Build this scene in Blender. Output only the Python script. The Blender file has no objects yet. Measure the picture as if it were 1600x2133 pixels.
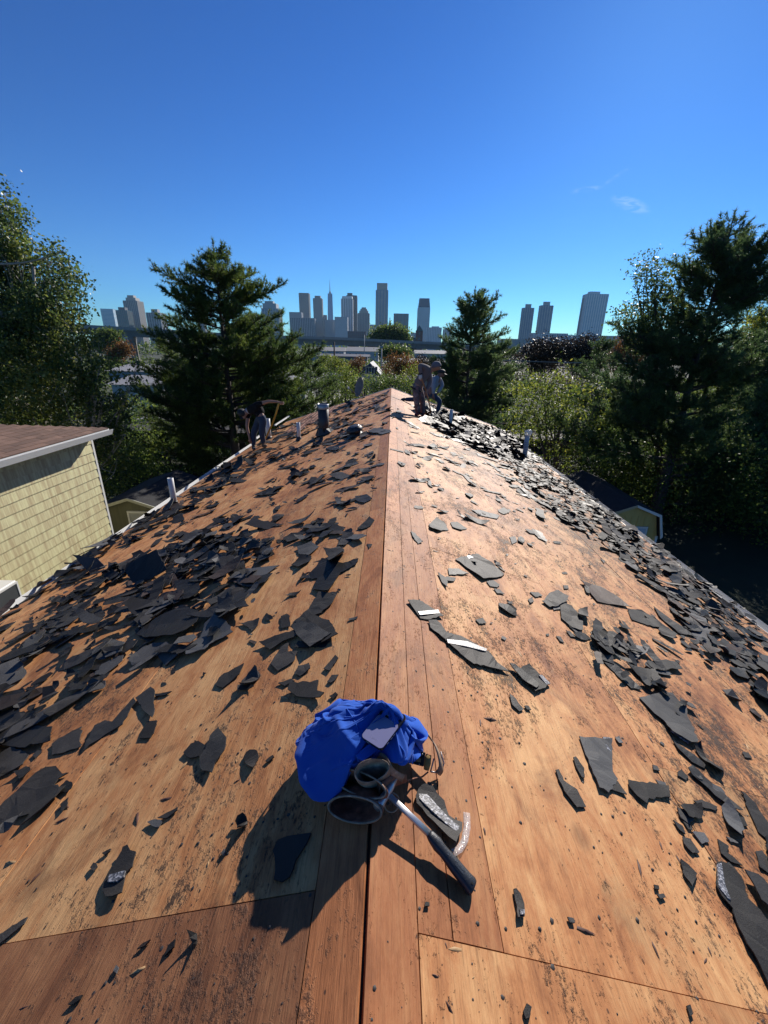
import bpy, bmesh, math, random
import numpy as np
from mathutils import Vector, Matrix, noise as mnoise
rnd = random.Random(11)
rng = np.random.default_rng(7)
sc = bpy.context.scene
R = math.radians
SHADOW_BLACK = 0.0

# ------------------------------------------------------------------ camera
F_PX, CX, CY = 884.0, 800.0, 1066.5
CAM = Vector((0.035, 0.0, 1.35))
dY = Vector((19.0, 339.5, -F_PX)).normalized()
dU = -Vector((-45.0, -2302.0, -F_PX))
dU = (dU - dY * dU.dot(dY)).normalized()
dX = dY.cross(dU)
RW = Matrix((dX, dY, dU))            # rows: world axes in camera space -> camera-to-world rotation
cam_d = bpy.data.cameras.new('camera'); cam = bpy.data.objects.new('camera', cam_d)
sc.collection.objects.link(cam)
cam.matrix_world = Matrix.Translation(CAM) @ RW.to_4x4()
cam_d.sensor_fit = 'HORIZONTAL'; cam_d.sensor_width = 36.0; cam_d.lens = 36.0 * F_PX / 1600.0
cam_d.clip_start = 0.02; cam_d.clip_end = 20000
sc.camera = cam

# ------------------------------------------------------------------ sun and sky
SUN_AZ, SUN_EL = 26.0, 28.8          # degrees, azimuth clockwise from +Y
SUND = Vector((math.sin(R(SUN_AZ)) * math.cos(R(SUN_EL)), math.cos(R(SUN_AZ)) * math.cos(R(SUN_EL)), math.sin(R(SUN_EL))))
sd = bpy.data.lights.new('sun', 'SUN'); sd.energy = 5.0; sd.angle = R(0.53); sd.color = (1.0, 0.93, 0.84)
so = bpy.data.objects.new('sun', sd); sc.collection.objects.link(so)
so.rotation_euler = SUND.to_track_quat('Z', 'Y').to_euler()
w = bpy.data.worlds.new('World'); sc.world = w; w.use_nodes = True
nt = w.node_tree; nt.nodes.clear()
sky = nt.nodes.new('ShaderNodeTexSky'); sky.sky_type = 'NISHITA'; sky.sun_disc = False
sky.sun_elevation = R(SUN_EL); sky.sun_rotation = R(SUN_AZ); sky.altitude = 0
sky.air_density = 1.0; sky.dust_density = 0.08; sky.ozone_density = 3.0
hs = nt.nodes.new('ShaderNodeHueSaturation'); hs.inputs['Saturation'].default_value = 1.08; hs.inputs['Value'].default_value = 1.0
bg = nt.nodes.new('ShaderNodeBackground'); bg.inputs['Strength'].default_value = 0.050
wo = nt.nodes.new('ShaderNodeOutputWorld')
nt.links.new(sky.outputs[0], hs.inputs['Color'])
wb_ = nt.nodes.new('ShaderNodeMix'); wb_.data_type = 'RGBA'; wb_.blend_type = 'MULTIPLY'; wb_.inputs[0].default_value = 1.0
wb_.inputs[7].default_value = (0.47, 0.96, 1.60, 1)          # the phone's cool white balance
nt.links.new(hs.outputs[0], wb_.inputs[6])
# the camera's contrast curve applied to the sky radiance: same hue order, deeper blue overhead
def skymul(src_, k_):
    m_ = nt.nodes.new('ShaderNodeMix'); m_.data_type = 'RGBA'; m_.blend_type = 'MULTIPLY'; m_.inputs[0].default_value = 1.0
    nt.links.new(src_, m_.inputs[6]); m_.inputs[7].default_value = (k_[0], k_[1], k_[2], 1); return m_.outputs[2]
n_g = nt.nodes.new('ShaderNodeGamma'); n_g.inputs['Gamma'].default_value = 1.42
nt.links.new(skymul(wb_.outputs[2], (.0748, .0748, .0748)), n_g.inputs['Color'])
SKYC = skymul(n_g.outputs[0], (28.5, 20.1, 14.5))
# two faint wisps of high cloud low in the sky to the right
tcw = nt.nodes.new('ShaderNodeTexCoord'); cur = SKYC
def wm(op, a_, b_=None, clamp=False):
    m_ = nt.nodes.new('ShaderNodeMath'); m_.operation = op; m_.use_clamp = clamp
    for i_, v_ in enumerate((a_, b_)):
        if v_ is None: continue
        if isinstance(v_, bpy.types.NodeSocket): nt.links.new(v_, m_.inputs[i_])
        else: m_.inputs[i_].default_value = v_
    return m_.outputs[0]
for (az_, el_, waz, wel, sl_, amt) in ((24.6, 13.9, 2.0, .65, .35, .42), (20.0, 15.5, 1.8, .28, -.05, .30), (22.8, 16.3, 1.2, .25, -.5, .20)):
    dv = Vector((math.sin(R(az_)) * math.cos(R(el_)), math.cos(R(az_)) * math.cos(R(el_)), math.sin(R(el_))))
    ha = Vector((math.cos(R(az_)), -math.sin(R(az_)), 0)); va_ = ha.cross(dv)
    def dotn(v_):
        n_ = nt.nodes.new('ShaderNodeVectorMath'); n_.operation = 'DOT_PRODUCT'; nt.links.new(tcw.outputs['Generated'], n_.inputs[0]); n_.inputs[1].default_value = v_; return n_.outputs['Value']
    hx_ = dotn(ha); vx_ = wm('ADD', dotn(va_), wm('MULTIPLY', hx_, sl_))
    ex_ = wm('POWER', wm('DIVIDE', hx_, math.sin(R(waz))), 2.0); ey_ = wm('POWER', wm('DIVIDE', vx_, math.sin(R(wel))), 2.0)
    fall = wm('SUBTRACT', 1.0, wm('ADD', wm('ABSOLUTE', ex_), wm('ABSOLUTE', ey_)), True)
    mpn = nt.nodes.new('ShaderNodeMapping'); mpn.inputs['Scale'].default_value = (1, 1, 3.5); nt.links.new(tcw.outputs['Generated'], mpn.inputs['Vector'])
    nz = nt.nodes.new('ShaderNodeTexNoise'); nz.inputs['Scale'].default_value = 34; nz.inputs['Detail'].default_value = 7; nz.inputs['Roughness'].default_value = .62; nz.inputs['Distortion'].default_value = 1.2; nt.links.new(mpn.outputs[0], nz.inputs['Vector'])
    f_ = wm('MULTIPLY', wm('MULTIPLY', fall, wm('MULTIPLY', wm('SUBTRACT', nz.outputs[0], .40), 5.0, True)), amt, True)
    f_ = wm('MULTIPLY', f_, wm('GREATER_THAN', dotn(dv), .5))
    mc = nt.nodes.new('ShaderNodeMix'); mc.data_type = 'RGBA'; nt.links.new(f_, mc.inputs[0]); nt.links.new(cur, mc.inputs[6]); mc.inputs[7].default_value = (8.5, 11.5, 14.5, 1); cur = mc.outputs[2]
nt.links.new(cur, bg.inputs['Color']); nt.links.new(bg.outputs[0], wo.inputs['Surface'])
vs = sc.view_settings; vs.view_transform = 'Standard'; vs.look = 'None'; vs.gamma = 1.0; vs.use_curve_mapping = False
vs.exposure = 0.58
sc.cycles.use_denoising = True
sc.cycles.max_bounces = 6; sc.cycles.diffuse_bounces = 3; sc.cycles.glossy_bounces = 2
sc.cycles.transparent_max_bounces = 8; sc.cycles.transmission_bounces = 3; sc.cycles.volume_bounces = 0

HAZE_D = 0.00006

# ------------------------------------------------------------------ survey helpers (photo bearings -> world positions)
def ray(px, py):
    d = RW @ Vector(((px - CX) / F_PX, -(py - CY) / F_PX, -1.0))
    return d
def at_y(px, py, y):
    d = ray(px, py); return CAM + d * ((y - CAM.y) / d.y)
def at_z(px, py, z):
    d = ray(px, py); return CAM + d * ((z - CAM.z) / d.z)
def proj(p):
    c = RW.transposed() @ (Vector(p) - CAM)
    if c.z > -1e-3: return (-9999, -9999)
    return (CX + F_PX * c.x / -c.z, CY - F_PX * c.y / -c.z)
TS = 1 / 3.0; TH = math.atan(TS); CT, ST = math.cos(TH), math.sin(TH)
HALF = 4.0; EAVE_U = HALF / CT; Y0, Y1 = -1.6, 16.3
GZ = -5.5
def roof_n(side): return Vector((side * ST, 0, CT))
def on_roof(px, py, lift=0.0):
    d = ray(px, py)
    for side in (-1, 1):
        n = roof_n(side)
        t = (lift - n.dot(CAM)) / n.dot(d)
        p = CAM + d * t
        if p.x * side >= -1e-6: return p, side
    return p, side
def roof_pt(side, u, y, h=0.0):
    return Vector((side * u * CT, y, -u * ST)) + roof_n(side) * h
def roof_z(x, h=0.0): return -abs(x) * TS + h

# ------------------------------------------------------------------ scene-graph helpers
COL = sc.collection
def setp(o, label=None, cat=None, group=None, kind=None):
    if label: o['label'] = label
    if cat: o['category'] = cat
    if group: o['group'] = group
    if kind: o['kind'] = kind
    return o
def empty(name, loc=(0, 0, 0), label=None, cat=None, group=None, rz=0.0):
    o = bpy.data.objects.new(name, None); COL.objects.link(o); o.location = loc; o.rotation_euler = (0, 0, rz)
    o.empty_display_size = 0.1
    return setp(o, label, cat, group)
def link(name, me, parent=None, loc=None):
    o = bpy.data.objects.new(name, me); COL.objects.link(o)
    if parent is not None: o.parent = parent
    if loc is not None: o.location = loc
    return o
def mesh_np(name, V, faces_n, mat, smooth=False):
    """V (n,3); faces_n (m,k) uniform polygons"""
    V = np.asarray(V, dtype=np.float32); Fc = np.asarray(faces_n, dtype=np.int32)
    me = bpy.data.meshes.new(name)
    m, k = Fc.shape
    me.vertices.add(len(V)); me.vertices.foreach_set('co', V.ravel())
    me.loops.add(m * k); me.loops.foreach_set('vertex_index', Fc.ravel())
    me.polygons.add(m); me.polygons.foreach_set('loop_start', np.arange(0, m * k, k, dtype=np.int32))
    if smooth: me.polygons.foreach_set('use_smooth', np.ones(m, dtype=bool))
    me.update(calc_edges=True)
    if mat: me.materials.append(mat)
    return me
class MB:
    def __init__(s): s.v = []; s.f = []
    def add(s, vs_, fs_):
        b = len(s.v); s.v += [Vector(q) for q in vs_]; s.f += [tuple(b + i for i in q) for q in fs_]; return s
    def box(s, c, d, rot=None):
        c = Vector(c); hx, hy, hz = d[0] / 2, d[1] / 2, d[2] / 2
        vs_ = [Vector((x, y, z)) for x in (-hx, hx) for y in (-hy, hy) for z in (-hz, hz)]
        if rot is not None: vs_ = [rot @ q for q in vs_]
        return s.add([c + q for q in vs_], [(0, 1, 3, 2), (4, 6, 7, 5), (0, 4, 5, 1), (2, 3, 7, 6), (0, 2, 6, 4), (1, 5, 7, 3)])
    def bar(s, a, b, w_, h_=None, up=Vector((0, 0, 1))):
        a = Vector(a); b = Vector(b); h_ = h_ or w_
        d = (b - a); L = d.length; d = d / max(L, 1e-9)
        x = d.cross(up); x = x.normalized() if x.length > 1e-4 else Vector((1, 0, 0)); z = x.cross(d)
        M = Matrix((x, d, z)).transposed()
        return s.box((a + b) / 2, (w_, L, h_), M)
    def tube(s, pts, rad, n=8, cap=True, ell=None):
        pts = [Vector(p) for p in pts]
        if not hasattr(rad, '__len__'): rad = [rad] * len(pts)
        b = len(s.v); prev = None
        for i, p in enumerate(pts):
            t = (pts[min(i + 1, len(pts) - 1)] - pts[max(i - 1, 0)])
            t = t.normalized() if t.length > 1e-9 else Vector((0, 0, 1))
            if prev is None:
                a = t.cross(Vector((0, 0, 1)))
                if a.length < 0.05: a = t.cross(Vector((1, 0, 0)))
                a.normalize()
            else:
                a = (prev - t * prev.dot(t)); a.normalize()
            prev = a; c = t.cross(a)
            e = ell or 1.0
            for k in range(n):
                an = 2 * math.pi * k / n
                s.v.append(p + (a * math.cos(an) + c * (math.sin(an) * e)) * rad[i])
        for i in range(len(pts) - 1):
            for k in range(n):
                k2 = (k + 1) % n
                s.f.append((b + i * n + k, b + i * n + k2, b + (i + 1) * n + k2, b + (i + 1) * n + k))
        if cap:
            s.f.append(tuple(b + k for k in range(n))[::-1]); q = b + (len(pts) - 1) * n
            s.f.append(tuple(q + k for k in range(n)))
        return s
    def lathe(s, c, prof, n=24, axis=Vector((0, 0, 1)), cap=True):
        axis = Vector(axis).normalized(); a = axis.cross(Vector((0, 1, 0.01))).normalized(); d = axis.cross(a); c = Vector(c)
        b = len(s.v)
        for r_, h_ in prof:
            for k in range(n):
                an = 2 * math.pi * k / n
                s.v.append(c + axis * h_ + (a * math.cos(an) + d * math.sin(an)) * r_)
        for i in range(len(prof) - 1):
            for k in range(n):
                k2 = (k + 1) % n
                s.f.append((b + i * n + k, b + i * n + k2, b + (i + 1) * n + k2, b + (i + 1) * n + k))
        if cap:
            s.f.append(tuple(b + k for k in range(n))[::-1]); q = b + (len(prof) - 1) * n
            s.f.append(tuple(q + k for k in range(n)))
        return s
    def prism(s, poly, a, b):
        """poly list of Vector on one face, extruded from offset a to offset b (vectors)"""
        n = len(poly); a = Vector(a); b = Vector(b)
        s.add([Vector(p) + a for p in poly] + [Vector(p) + b for p in poly],
              [tuple(range(n))[::-1], tuple(range(n, 2 * n))] + [(i, (i + 1) % n, n + (i + 1) % n, n + i) for i in range(n)])
        return s
    def mesh(s, name, mat, smooth=False, bevel=0.0):
        me = bpy.data.meshes.new(name)
        me.from_pydata([tuple(q) for q in s.v], [], s.f)
        bm = bmesh.new(); bm.from_mesh(me)
        bmesh.ops.recalc_face_normals(bm, faces=bm.faces)
        if bevel > 0:
            try: bmesh.ops.bevel(bm, geom=bm.edges[:], offset=bevel, segments=1, affect='EDGES', profile=0.6)
            except Exception: pass
        bm.to_mesh(me); bm.free()
        if smooth:
            for p in me.polygons: p.use_smooth = True
        me.materials.append(mat)
        return me
    def build(s, name, mat, parent=None, smooth=False, bevel=0.0, inv=True):
        me = s.mesh(name, mat, smooth, bevel)
        o = link(name, me, parent)
        if parent is not None and inv:
            o.matrix_parent_inverse = Matrix.LocRotScale(parent.location, parent.rotation_euler, parent.scale).inverted()
        return o

# ------------------------------------------------------------------ materials
MATS = {}
def nodes_of(name):
    m = bpy.data.materials.new(name); m.use_nodes = True
    t = m.node_tree; b = t.nodes['Principled BSDF']; o = t.nodes['Material Output']
    return m, t, b, o
def N(t, typ, **kw):
    n = t.nodes.new(typ)
    for k, v_ in kw.items(): setattr(n, k, v_)
    return n
def ramp(t, stops, interp='LINEAR'):
    r_ = t.nodes.new('ShaderNodeValToRGB'); e = r_.color_ramp; e.interpolation = interp
    while len(e.elements) < len(stops): e.elements.new(0.5)
    for i, (p, c) in enumerate(stops):
        e.elements[i].position = p; e.elements[i].color = (c[0], c[1], c[2], 1) if hasattr(c, '__len__') else (c, c, c, 1)
    return r_
def noise(t, vec, scale, detail=4, rough=0.55, dist=0.0):
    n = t.nodes.new('ShaderNodeTexNoise'); n.inputs['Scale'].default_value = scale; n.inputs['Detail'].default_value = detail
    n.inputs['Roughness'].default_value = rough; n.inputs['Distortion'].default_value = dist
    if vec is not None: t.links.new(vec, n.inputs['Vector'])
    return n
def mapping(t, src, scale=(1, 1, 1), rot=(0, 0, 0), loc=(0, 0, 0)):
    m = t.nodes.new('ShaderNodeMapping'); m.inputs['Scale'].default_value = scale; m.inputs['Rotation'].default_value = rot
    m.inputs['Location'].default_value = loc; t.links.new(src, m.inputs['Vector']); return m.outputs[0]
def mix(t, fac, a, b, mode='MIX'):
    m = t.nodes.new('ShaderNodeMix'); m.data_type = 'RGBA'; m.blend_type = mode
    for sock, val in ((m.inputs[0], fac), (m.inputs[6], a), (m.inputs[7], b)):
        if hasattr(val, 'links') or isinstance(val, bpy.types.NodeSocket): t.links.new(val, sock)
        elif hasattr(val, '__len__'): sock.default_value = (val[0], val[1], val[2], 1)
        else: sock.default_value = val
    return m.outputs[2]
def mth(t, op, a, b=0.0, clamp=False):
    m = t.nodes.new('ShaderNodeMath'); m.operation = op; m.use_clamp = clamp
    for sock, val in ((m.inputs[0], a), (m.inputs[1], b)):
        if isinstance(val, bpy.types.NodeSocket): t.links.new(val, sock)
        else: sock.default_value = val
    return m.outputs[0]
def bump(t, b, h, strength=0.3, dist=0.01):
    n = t.nodes.new('ShaderNodeBump'); n.inputs['Strength'].default_value = strength; n.inputs['Distance'].default_value = dist
    t.links.new(h, n.inputs['Height']); t.links.new(n.outputs[0], b.inputs['Normal'])
def coord(t, kind='Object'):
    return t.nodes.new('ShaderNodeTexCoord').outputs[kind]
def geo_pos(t): return t.nodes.new('ShaderNodeNewGeometry').outputs['Position']
def simple(name, col, rough=0.6, metal=0.0, var=0.25, scale=8.0, bmp=0.15, spec=0.5, bscale=None, island=0.0):
    if name in MATS: return MATS[name]
    m, t, b, o = nodes_of(name)
    g = geo_pos(t)
    n = noise(t, g, scale, 5, 0.6)
    f = mth(t, 'MULTIPLY_ADD', n.outputs[0], 2 * var); f.node.inputs[2].default_value = 1 - var
    c = mix(t, 1.0, col, f, 'MULTIPLY')
    if island > 0:
        ri = t.nodes.new('ShaderNodeNewGeometry').outputs['Random Per Island']
        q = mth(t, 'MULTIPLY_ADD', ri, 2 * island); q.node.inputs[2].default_value = 1 - island
        c = mix(t, 1.0, c, q, 'MULTIPLY')
    t.links.new(c, b.inputs['Base Color'])
    b.inputs['Roughness'].default_value = rough; b.inputs['Metallic'].default_value = metal
    b.inputs['Specular IOR Level'].default_value = spec
    if bmp > 0:
        n2 = noise(t, g, bscale or scale * 8, 4, 0.6)
        bump(t, b, n2.outputs[0], bmp, 0.004)
    MATS[name] = m; return m

def wood_mat(name, dark, mid, light, gray=0.0, dirt=0.5, pale=0.5, grainw=0.10):
    m, t, b, o = nodes_of(name)
    g = geo_pos(t)
    oi = t.nodes.new('ShaderNodeObjectInfo')
    # per-sheet offset so neighbouring sheets do not share their grain
    off = t.nodes.new('ShaderNodeCombineXYZ')
    t.links.new(mth(t, 'MULTIPLY', oi.outputs['Random'], 37.0), off.inputs[0]); t.links.new(mth(t, 'MULTIPLY', oi.outputs['Random'], 91.0), off.inputs[1])
    va = t.nodes.new('ShaderNodeVectorMath'); va.operation = 'ADD'; t.links.new(g, va.inputs[0]); t.links.new(off.outputs[0], va.inputs[1])
    P = va.outputs[0]
    # warp for wavy cathedral grain
    wv = noise(t, mapping(t, P, (2.2, 0.55, 2.2)), 1.0, 3, 0.5)
    sep = t.nodes.new('ShaderNodeSeparateXYZ'); t.links.new(P, sep.inputs[0])
    gx = mth(t, 'ADD', sep.outputs[0], mth(t, 'MULTIPLY', wv.outputs[0], 0.55))
    cb = t.nodes.new('ShaderNodeCombineXYZ'); t.links.new(gx, cb.inputs[0]); t.links.new(mth(t, 'MULTIPLY', sep.outputs[1], 0.035), cb.inputs[1])
    g1 = noise(t, cb.outputs[0], 34.0, 4, 0.65)
    g2 = noise(t, mapping(t, P, (190, 7.0, 190)), 1.0, 4, 0.7)
    big = noise(t, mapping(t, P, (1.5, 0.8, 1.5)), 1.0, 8, 0.70, 0.5)
    mid_n = noise(t, mapping(t, P, (11, 4.5, 11)), 1.0, 6, 0.72, 0.5)
    r1 = ramp(t, [(0.37, dark), (0.475, mid), (0.60, light)])
    v = mth(t, 'ADD', mth(t, 'MULTIPLY', g1.outputs[0], grainw), mth(t, 'MULTIPLY', big.outputs[0], 0.58 - grainw * .5))
    v = mth(t, 'ADD', v, mth(t, 'MULTIPLY', mid_n.outputs[0], 0.42 - grainw * .5))
    t.links.new(v, r1.inputs[0]); c = r1.outputs[0]
    # fine fibres and weathered pores
    fr = ramp(t, [(0.28, 0.62), (0.46, 0.97), (0.60, 1.04), (0.75, 1.22)]); t.links.new(g2.outputs[0], fr.inputs[0])
    c = mix(t, 1.0, c, fr.outputs[0], 'MULTIPLY')
    # grey-brown weather stains with soft edges
    stn = noise(t, mapping(t, g, (2.6, 1.3, 2.6), (0, 0, .3)), 1.0, 7, 0.72, 1.0); sr = ramp(t, [(0.53, 0.0), (0.66, 0.55)]); t.links.new(stn.outputs[0], sr.inputs[0])
    c = mix(t, sr.outputs[0], c, (dark[0] * .62, dark[1] * .66, dark[2] * .75))
    # scuffs: short pale scratches running across the grain
    scn = noise(t, mapping(t, g, (9, 150, 9), (0, 0, .7)), 1.0, 3, 0.6); scg = noise(t, g, 1.7, 4, .6)
    scr = ramp(t, [(0.68, 0.0), (0.74, 0.35)]); t.links.new(mth(t, 'ADD', mth(t, 'MULTIPLY', scn.outputs[0], .62), mth(t, 'MULTIPLY', scg.outputs[0], .50)), scr.inputs[0])
    c = mix(t, scr.outputs[0], c, light)
    # pale torn veneer
    pn = noise(t, mapping(t, g, (2.0, 1.2, 2.0)), 1.0, 6, 0.68, 0.8)
    pf = ramp(t, [(0.58, 0.0), (0.66, pale)]); t.links.new(pn.outputs[0], pf.inputs[0])
    pc = mix(t, g2.outputs[0], (0.34, 0.19, 0.085), (0.56, 0.38, 0.18))
    c = mix(t, pf.outputs[0], c, pc)
    # knots
    vo = t.nodes.new('ShaderNodeTexVoronoi'); vo.inputs['Scale'].default_value = 1.0
    t.links.new(mapping(t, P, (3.0, 2.2, 0.0)), vo.inputs['Vector'])
    kn = ramp(t, [(0.0, 1.0), (0.07, 0.75), (0.13, 0.0)]); t.links.new(vo.outputs['Distance'], kn.inputs[0])
    c = mix(t, mth(t, 'MULTIPLY', kn.outputs[0], 0.55), c, (dark[0] * 0.55, dark[1] * 0.5, dark[2] * 0.5))
    # tar granule dirt: fine specks gated by streaky large-scale patches, heavier on the right-hand slope
    sx = t.nodes.new('ShaderNodeSeparateXYZ'); t.links.new(g, sx.inputs[0])
    right = mth(t, 'MULTIPLY', mth(t, 'SUBTRACT', sx.outputs[0], 0.25), 0.42, True)
    gate = noise(t, mapping(t, g, (1.5, 0.9, 1.5), (0, 0, 0.5)), 1.0, 5, 0.65, 0.5)
    sp = noise(t, mapping(t, g, (95, 45, 95)), 1.0, 4, 0.75)
    sp2 = noise(t, mapping(t, g, (14, 6, 14)), 1.0, 5, 0.7)
    a = mth(t, 'ADD', mth(t, 'MULTIPLY', gate.outputs[0], 0.34), mth(t, 'MULTIPLY', sp.outputs[0], 0.36))
    a = mth(t, 'ADD', a, mth(t, 'MULTIPLY', sp2.outputs[0], 0.30))
    a = mth(t, 'ADD', a, mth(t, 'MULTIPLY', right, 0.050))
    dr = ramp(t, [(0.535, 0.0), (0.60, dirt)]); t.links.new(a, dr.inputs[0])
    c = mix(t, dr.outputs[0], c, (0.030, 0.024, 0.020))
    # isolated nail holes and specks
    v2 = t.nodes.new('ShaderNodeTexVoronoi'); v2.inputs['Scale'].default_value = 26.0; t.links.new(mapping(t, g, (1, 0.6, 1)), v2.inputs['Vector'])
    v2r = ramp(t, [(0.06, 1.0), (0.10, 0.0)]); t.links.new(v2.outputs['Distance'], v2r.inputs[0])
    sel = ramp(t, [(0.60, 0.0), (0.62, 1.0)]); t.links.new(v2.outputs['Color'], sel.inputs[0])
    c = mix(t, mth(t, 'MULTIPLY', v2r.outputs[0], mth(t, 'MULTIPLY', sel.outputs[0], 0.85)), c, (0.03, 0.022, 0.02))
    # per sheet tint
    q = mth(t, 'MULTIPLY_ADD', oi.outputs['Random'], 0.30); q.node.inputs[2].default_value = 0.85
    c = mix(t, 1.0, c, q, 'MULTIPLY')
    t.links.new(c, b.inputs['Base Color'])
    b.inputs['Roughness'].default_value = 0.62; b.inputs['Specular IOR Level'].default_value = 0.22
    hb = mth(t, 'ADD', mth(t, 'MULTIPLY', g2.outputs[0], 0.6), mth(t, 'MULTIPLY', g1.outputs[0], 0.5))
    hb = mth(t, 'ADD', hb, mth(t, 'MULTIPLY', dr.outputs[0], 0.7))
    bump(t, b, hb, 0.8, 0.005)
    return m
M_ply = wood_mat('plywood', (0.200, 0.070, 0.027), (0.45, 0.195, 0.075), (0.63, 0.355, 0.155), dirt=0.9, pale=0.5)
M_ply_red = wood_mat('plywood_red', (0.1200, 0.0464, 0.0224), (0.2400, 0.1000, 0.0448), (0.3520, 0.1680, 0.0760), dirt=0.6, pale=0.12)
M_plank = wood_mat('pine_plank', (0.2000, 0.0736, 0.0288), (0.3760, 0.1440, 0.0560), (0.5040, 0.2400, 0.1000), dirt=0.6, pale=0.1, grainw=.30)

def shingle_mat(name, col, gran=0.5, rough=0.6, sheen=0.0):
    m, t, b, o = nodes_of(name)
    oc = coord(t); oi = t.nodes.new('ShaderNodeObjectInfo')
    g = geo_pos(t)
    n1 = noise(t, g, 240.0, 3, 0.75); n2 = noise(t, g, 6.0, 4, 0.6); n3 = noise(t, g, 900, 2, 0.8)
    r1 = ramp(t, [(0.42, 1 - gran), (0.60, 1.0), (0.70, 1 + gran * 3.0)]); t.links.new(mth(t, 'ADD', mth(t, 'MULTIPLY', n1.outputs[0], .6), mth(t, 'MULTIPLY', n3.outputs[0], .4)), r1.inputs[0])
    c = mix(t, 1.0, col, r1.outputs[0], 'MULTIPLY')
    f = mth(t, 'MULTIPLY_ADD', n2.outputs[0], 1.0); f.node.inputs[2].default_value = 0.5
    c = mix(t, 1.0, c, f, 'MULTIPLY')
    rd = mth(t, 'MULTIPLY_ADD', oi.outputs['Random'], 0.9); rd.node.inputs[2].default_value = 0.6
    ri = t.nodes.new('ShaderNodeNewGeometry').outputs['Random Per Island']
    rr = mth(t, 'MULTIPLY_ADD', ri, 0.9); rr.node.inputs[2].default_value = 0.6
    c = mix(t, 1.0, c, rd, 'MULTIPLY'); c = mix(t, 1.0, c, rr, 'MULTIPLY')
    # lighter greys on some pieces
    lf = ramp(t, [(0.86, 0.0), (0.95, 0.55)]); t.links.new(oi.outputs['Random'], lf.inputs[0])
    c = mix(t, lf.outputs[0], c, (0.115, 0.118, 0.122))
    t.links.new(c, b.inputs['Base Color'])
    b.inputs['Roughness'].default_value = rough; b.inputs['Specular IOR Level'].default_value = 0.22
    bump(t, b, n1.outputs[0], 0.55, 0.0025)
    return m
M_sh = shingle_mat('granule_shingle', (0.038, 0.035, 0.032))
M_shg = shingle_mat('grey_granule_shingle', (0.088, 0.086, 0.084), gran=0.55)
M_shb = shingle_mat('shingle_back', (0.020, 0.019, 0.018), gran=0.15, rough=0.5)
M_shbr = shingle_mat('brown_shingle', (0.06, 0.042, 0.034))
SHM = [M_sh, M_sh, M_sh, M_shb, M_shb, M_shg, M_shbr, M_shg]
def tape_mat():
    m, t, b, o = nodes_of('adhesive_tape')
    n = noise(t, geo_pos(t), 120, 4, 0.7); r_ = ramp(t, [(0.48, (0.06, 0.06, 0.065)), (0.64, (0.50, 0.50, 0.52))]); t.links.new(n.outputs[0], r_.inputs[0])
    t.links.new(r_.outputs[0], b.inputs['Base Color']); b.inputs['Roughness'].default_value = 0.4; b.inputs['Specular IOR Level'].default_value = 0.5
    bump(t, b, n.outputs[0], 0.5, 0.002); return m
M_tape = tape_mat()
M_felt = simple('roofing_felt', (0.028, 0.028, 0.029), 0.75, var=0.4, scale=3, bmp=0.5, bscale=30)
M_white = simple('white_pvc', (0.55, 0.55, 0.53), 0.45, var=0.12, scale=9, bmp=0.05)
M_whitem = simple('white_painted_metal', (0.62, 0.62, 0.60), 0.35, var=0.1, scale=4, bmp=0.05)
M_steel = simple('weathered_galvanised', (0.30, 0.30, 0.31), 0.42, metal=0.7, var=0.35, scale=9, bmp=0.15)
M_black = simple('black_rubber', (0.022, 0.023, 0.026), 0.5, var=0.25, scale=30, bmp=0.2, bscale=300)
M_tar = simple('tarred_metal', (0.028, 0.026, 0.026), 0.5, var=0.6, scale=12, bmp=0.4, bscale=60)

# ================================================================== GROUND AND LARGE STRUCTURE
def ground_mat():
    m, t, b, o = nodes_of('ground'); g = geo_pos(t)
    n1 = noise(t, g, 0.15, 6, 0.65); n2 = noise(t, g, 3.0, 5, 0.7)
    r_ = ramp(t, [(0.35, (0.012, 0.018, 0.008)), (0.52, (0.026, 0.036, 0.013)), (0.68, (0.05, 0.042, 0.028))]); t.links.new(n1.outputs[0], r_.inputs[0])
    f = mth(t, 'MULTIPLY_ADD', n2.outputs[0], 1.2); f.node.inputs[2].default_value = 0.4
    t.links.new(mix(t, 1.0, r_.outputs[0], f, 'MULTIPLY'), b.inputs['Base Color']); b.inputs['Roughness'].default_value = 0.95
    bump(t, b, n2.outputs[0], 0.6, 0.05); return m
M_ground = ground_mat()
mb = MB(); mb.add([(-9000, -600, GZ), (9000, -600, GZ), (9000, 9500, GZ), (-9000, 9500, GZ)], [(0, 1, 2, 3)])
setp(mb.build('ground', M_ground), kind='structure')
# rougher lawn near the house
nx, ny = 90, 70
gx_, gy_ = np.meshgrid(np.linspace(-34, 34, nx), np.linspace(-2, 52, ny))
gz_ = np.array([mnoise.noise(Vector((a * .25, b * .25, 3))) * .18 + mnoise.noise(Vector((a * 1.3, b * 1.3, 9))) * .06 for a, b in zip(gx_.ravel(), gy_.ravel())])
Vg = np.stack([gx_.ravel(), gy_.ravel(), GZ + .30 + gz_], 1)
ed = (gx_.ravel() < -33.5) | (gx_.ravel() > 33.5) | (gy_.ravel() < -1.5) | (gy_.ravel() > 51.5)
Vg[ed, 2] = GZ - .05
idx = np.arange(nx * ny).reshape(ny, nx)
Fg = np.stack([idx[:-1, :-1].ravel(), idx[:-1, 1:].ravel(), idx[1:, 1:].ravel(), idx[1:, :-1].ravel()], 1)
M_lawn = simple('lawn', (0.016, 0.026, 0.009), 0.95, var=0.6, scale=1.5, bmp=0.8, bscale=40)
setp(link('lawn', mesh_np('lawn', Vg, Fg, M_lawn, True)), kind='structure')

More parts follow.
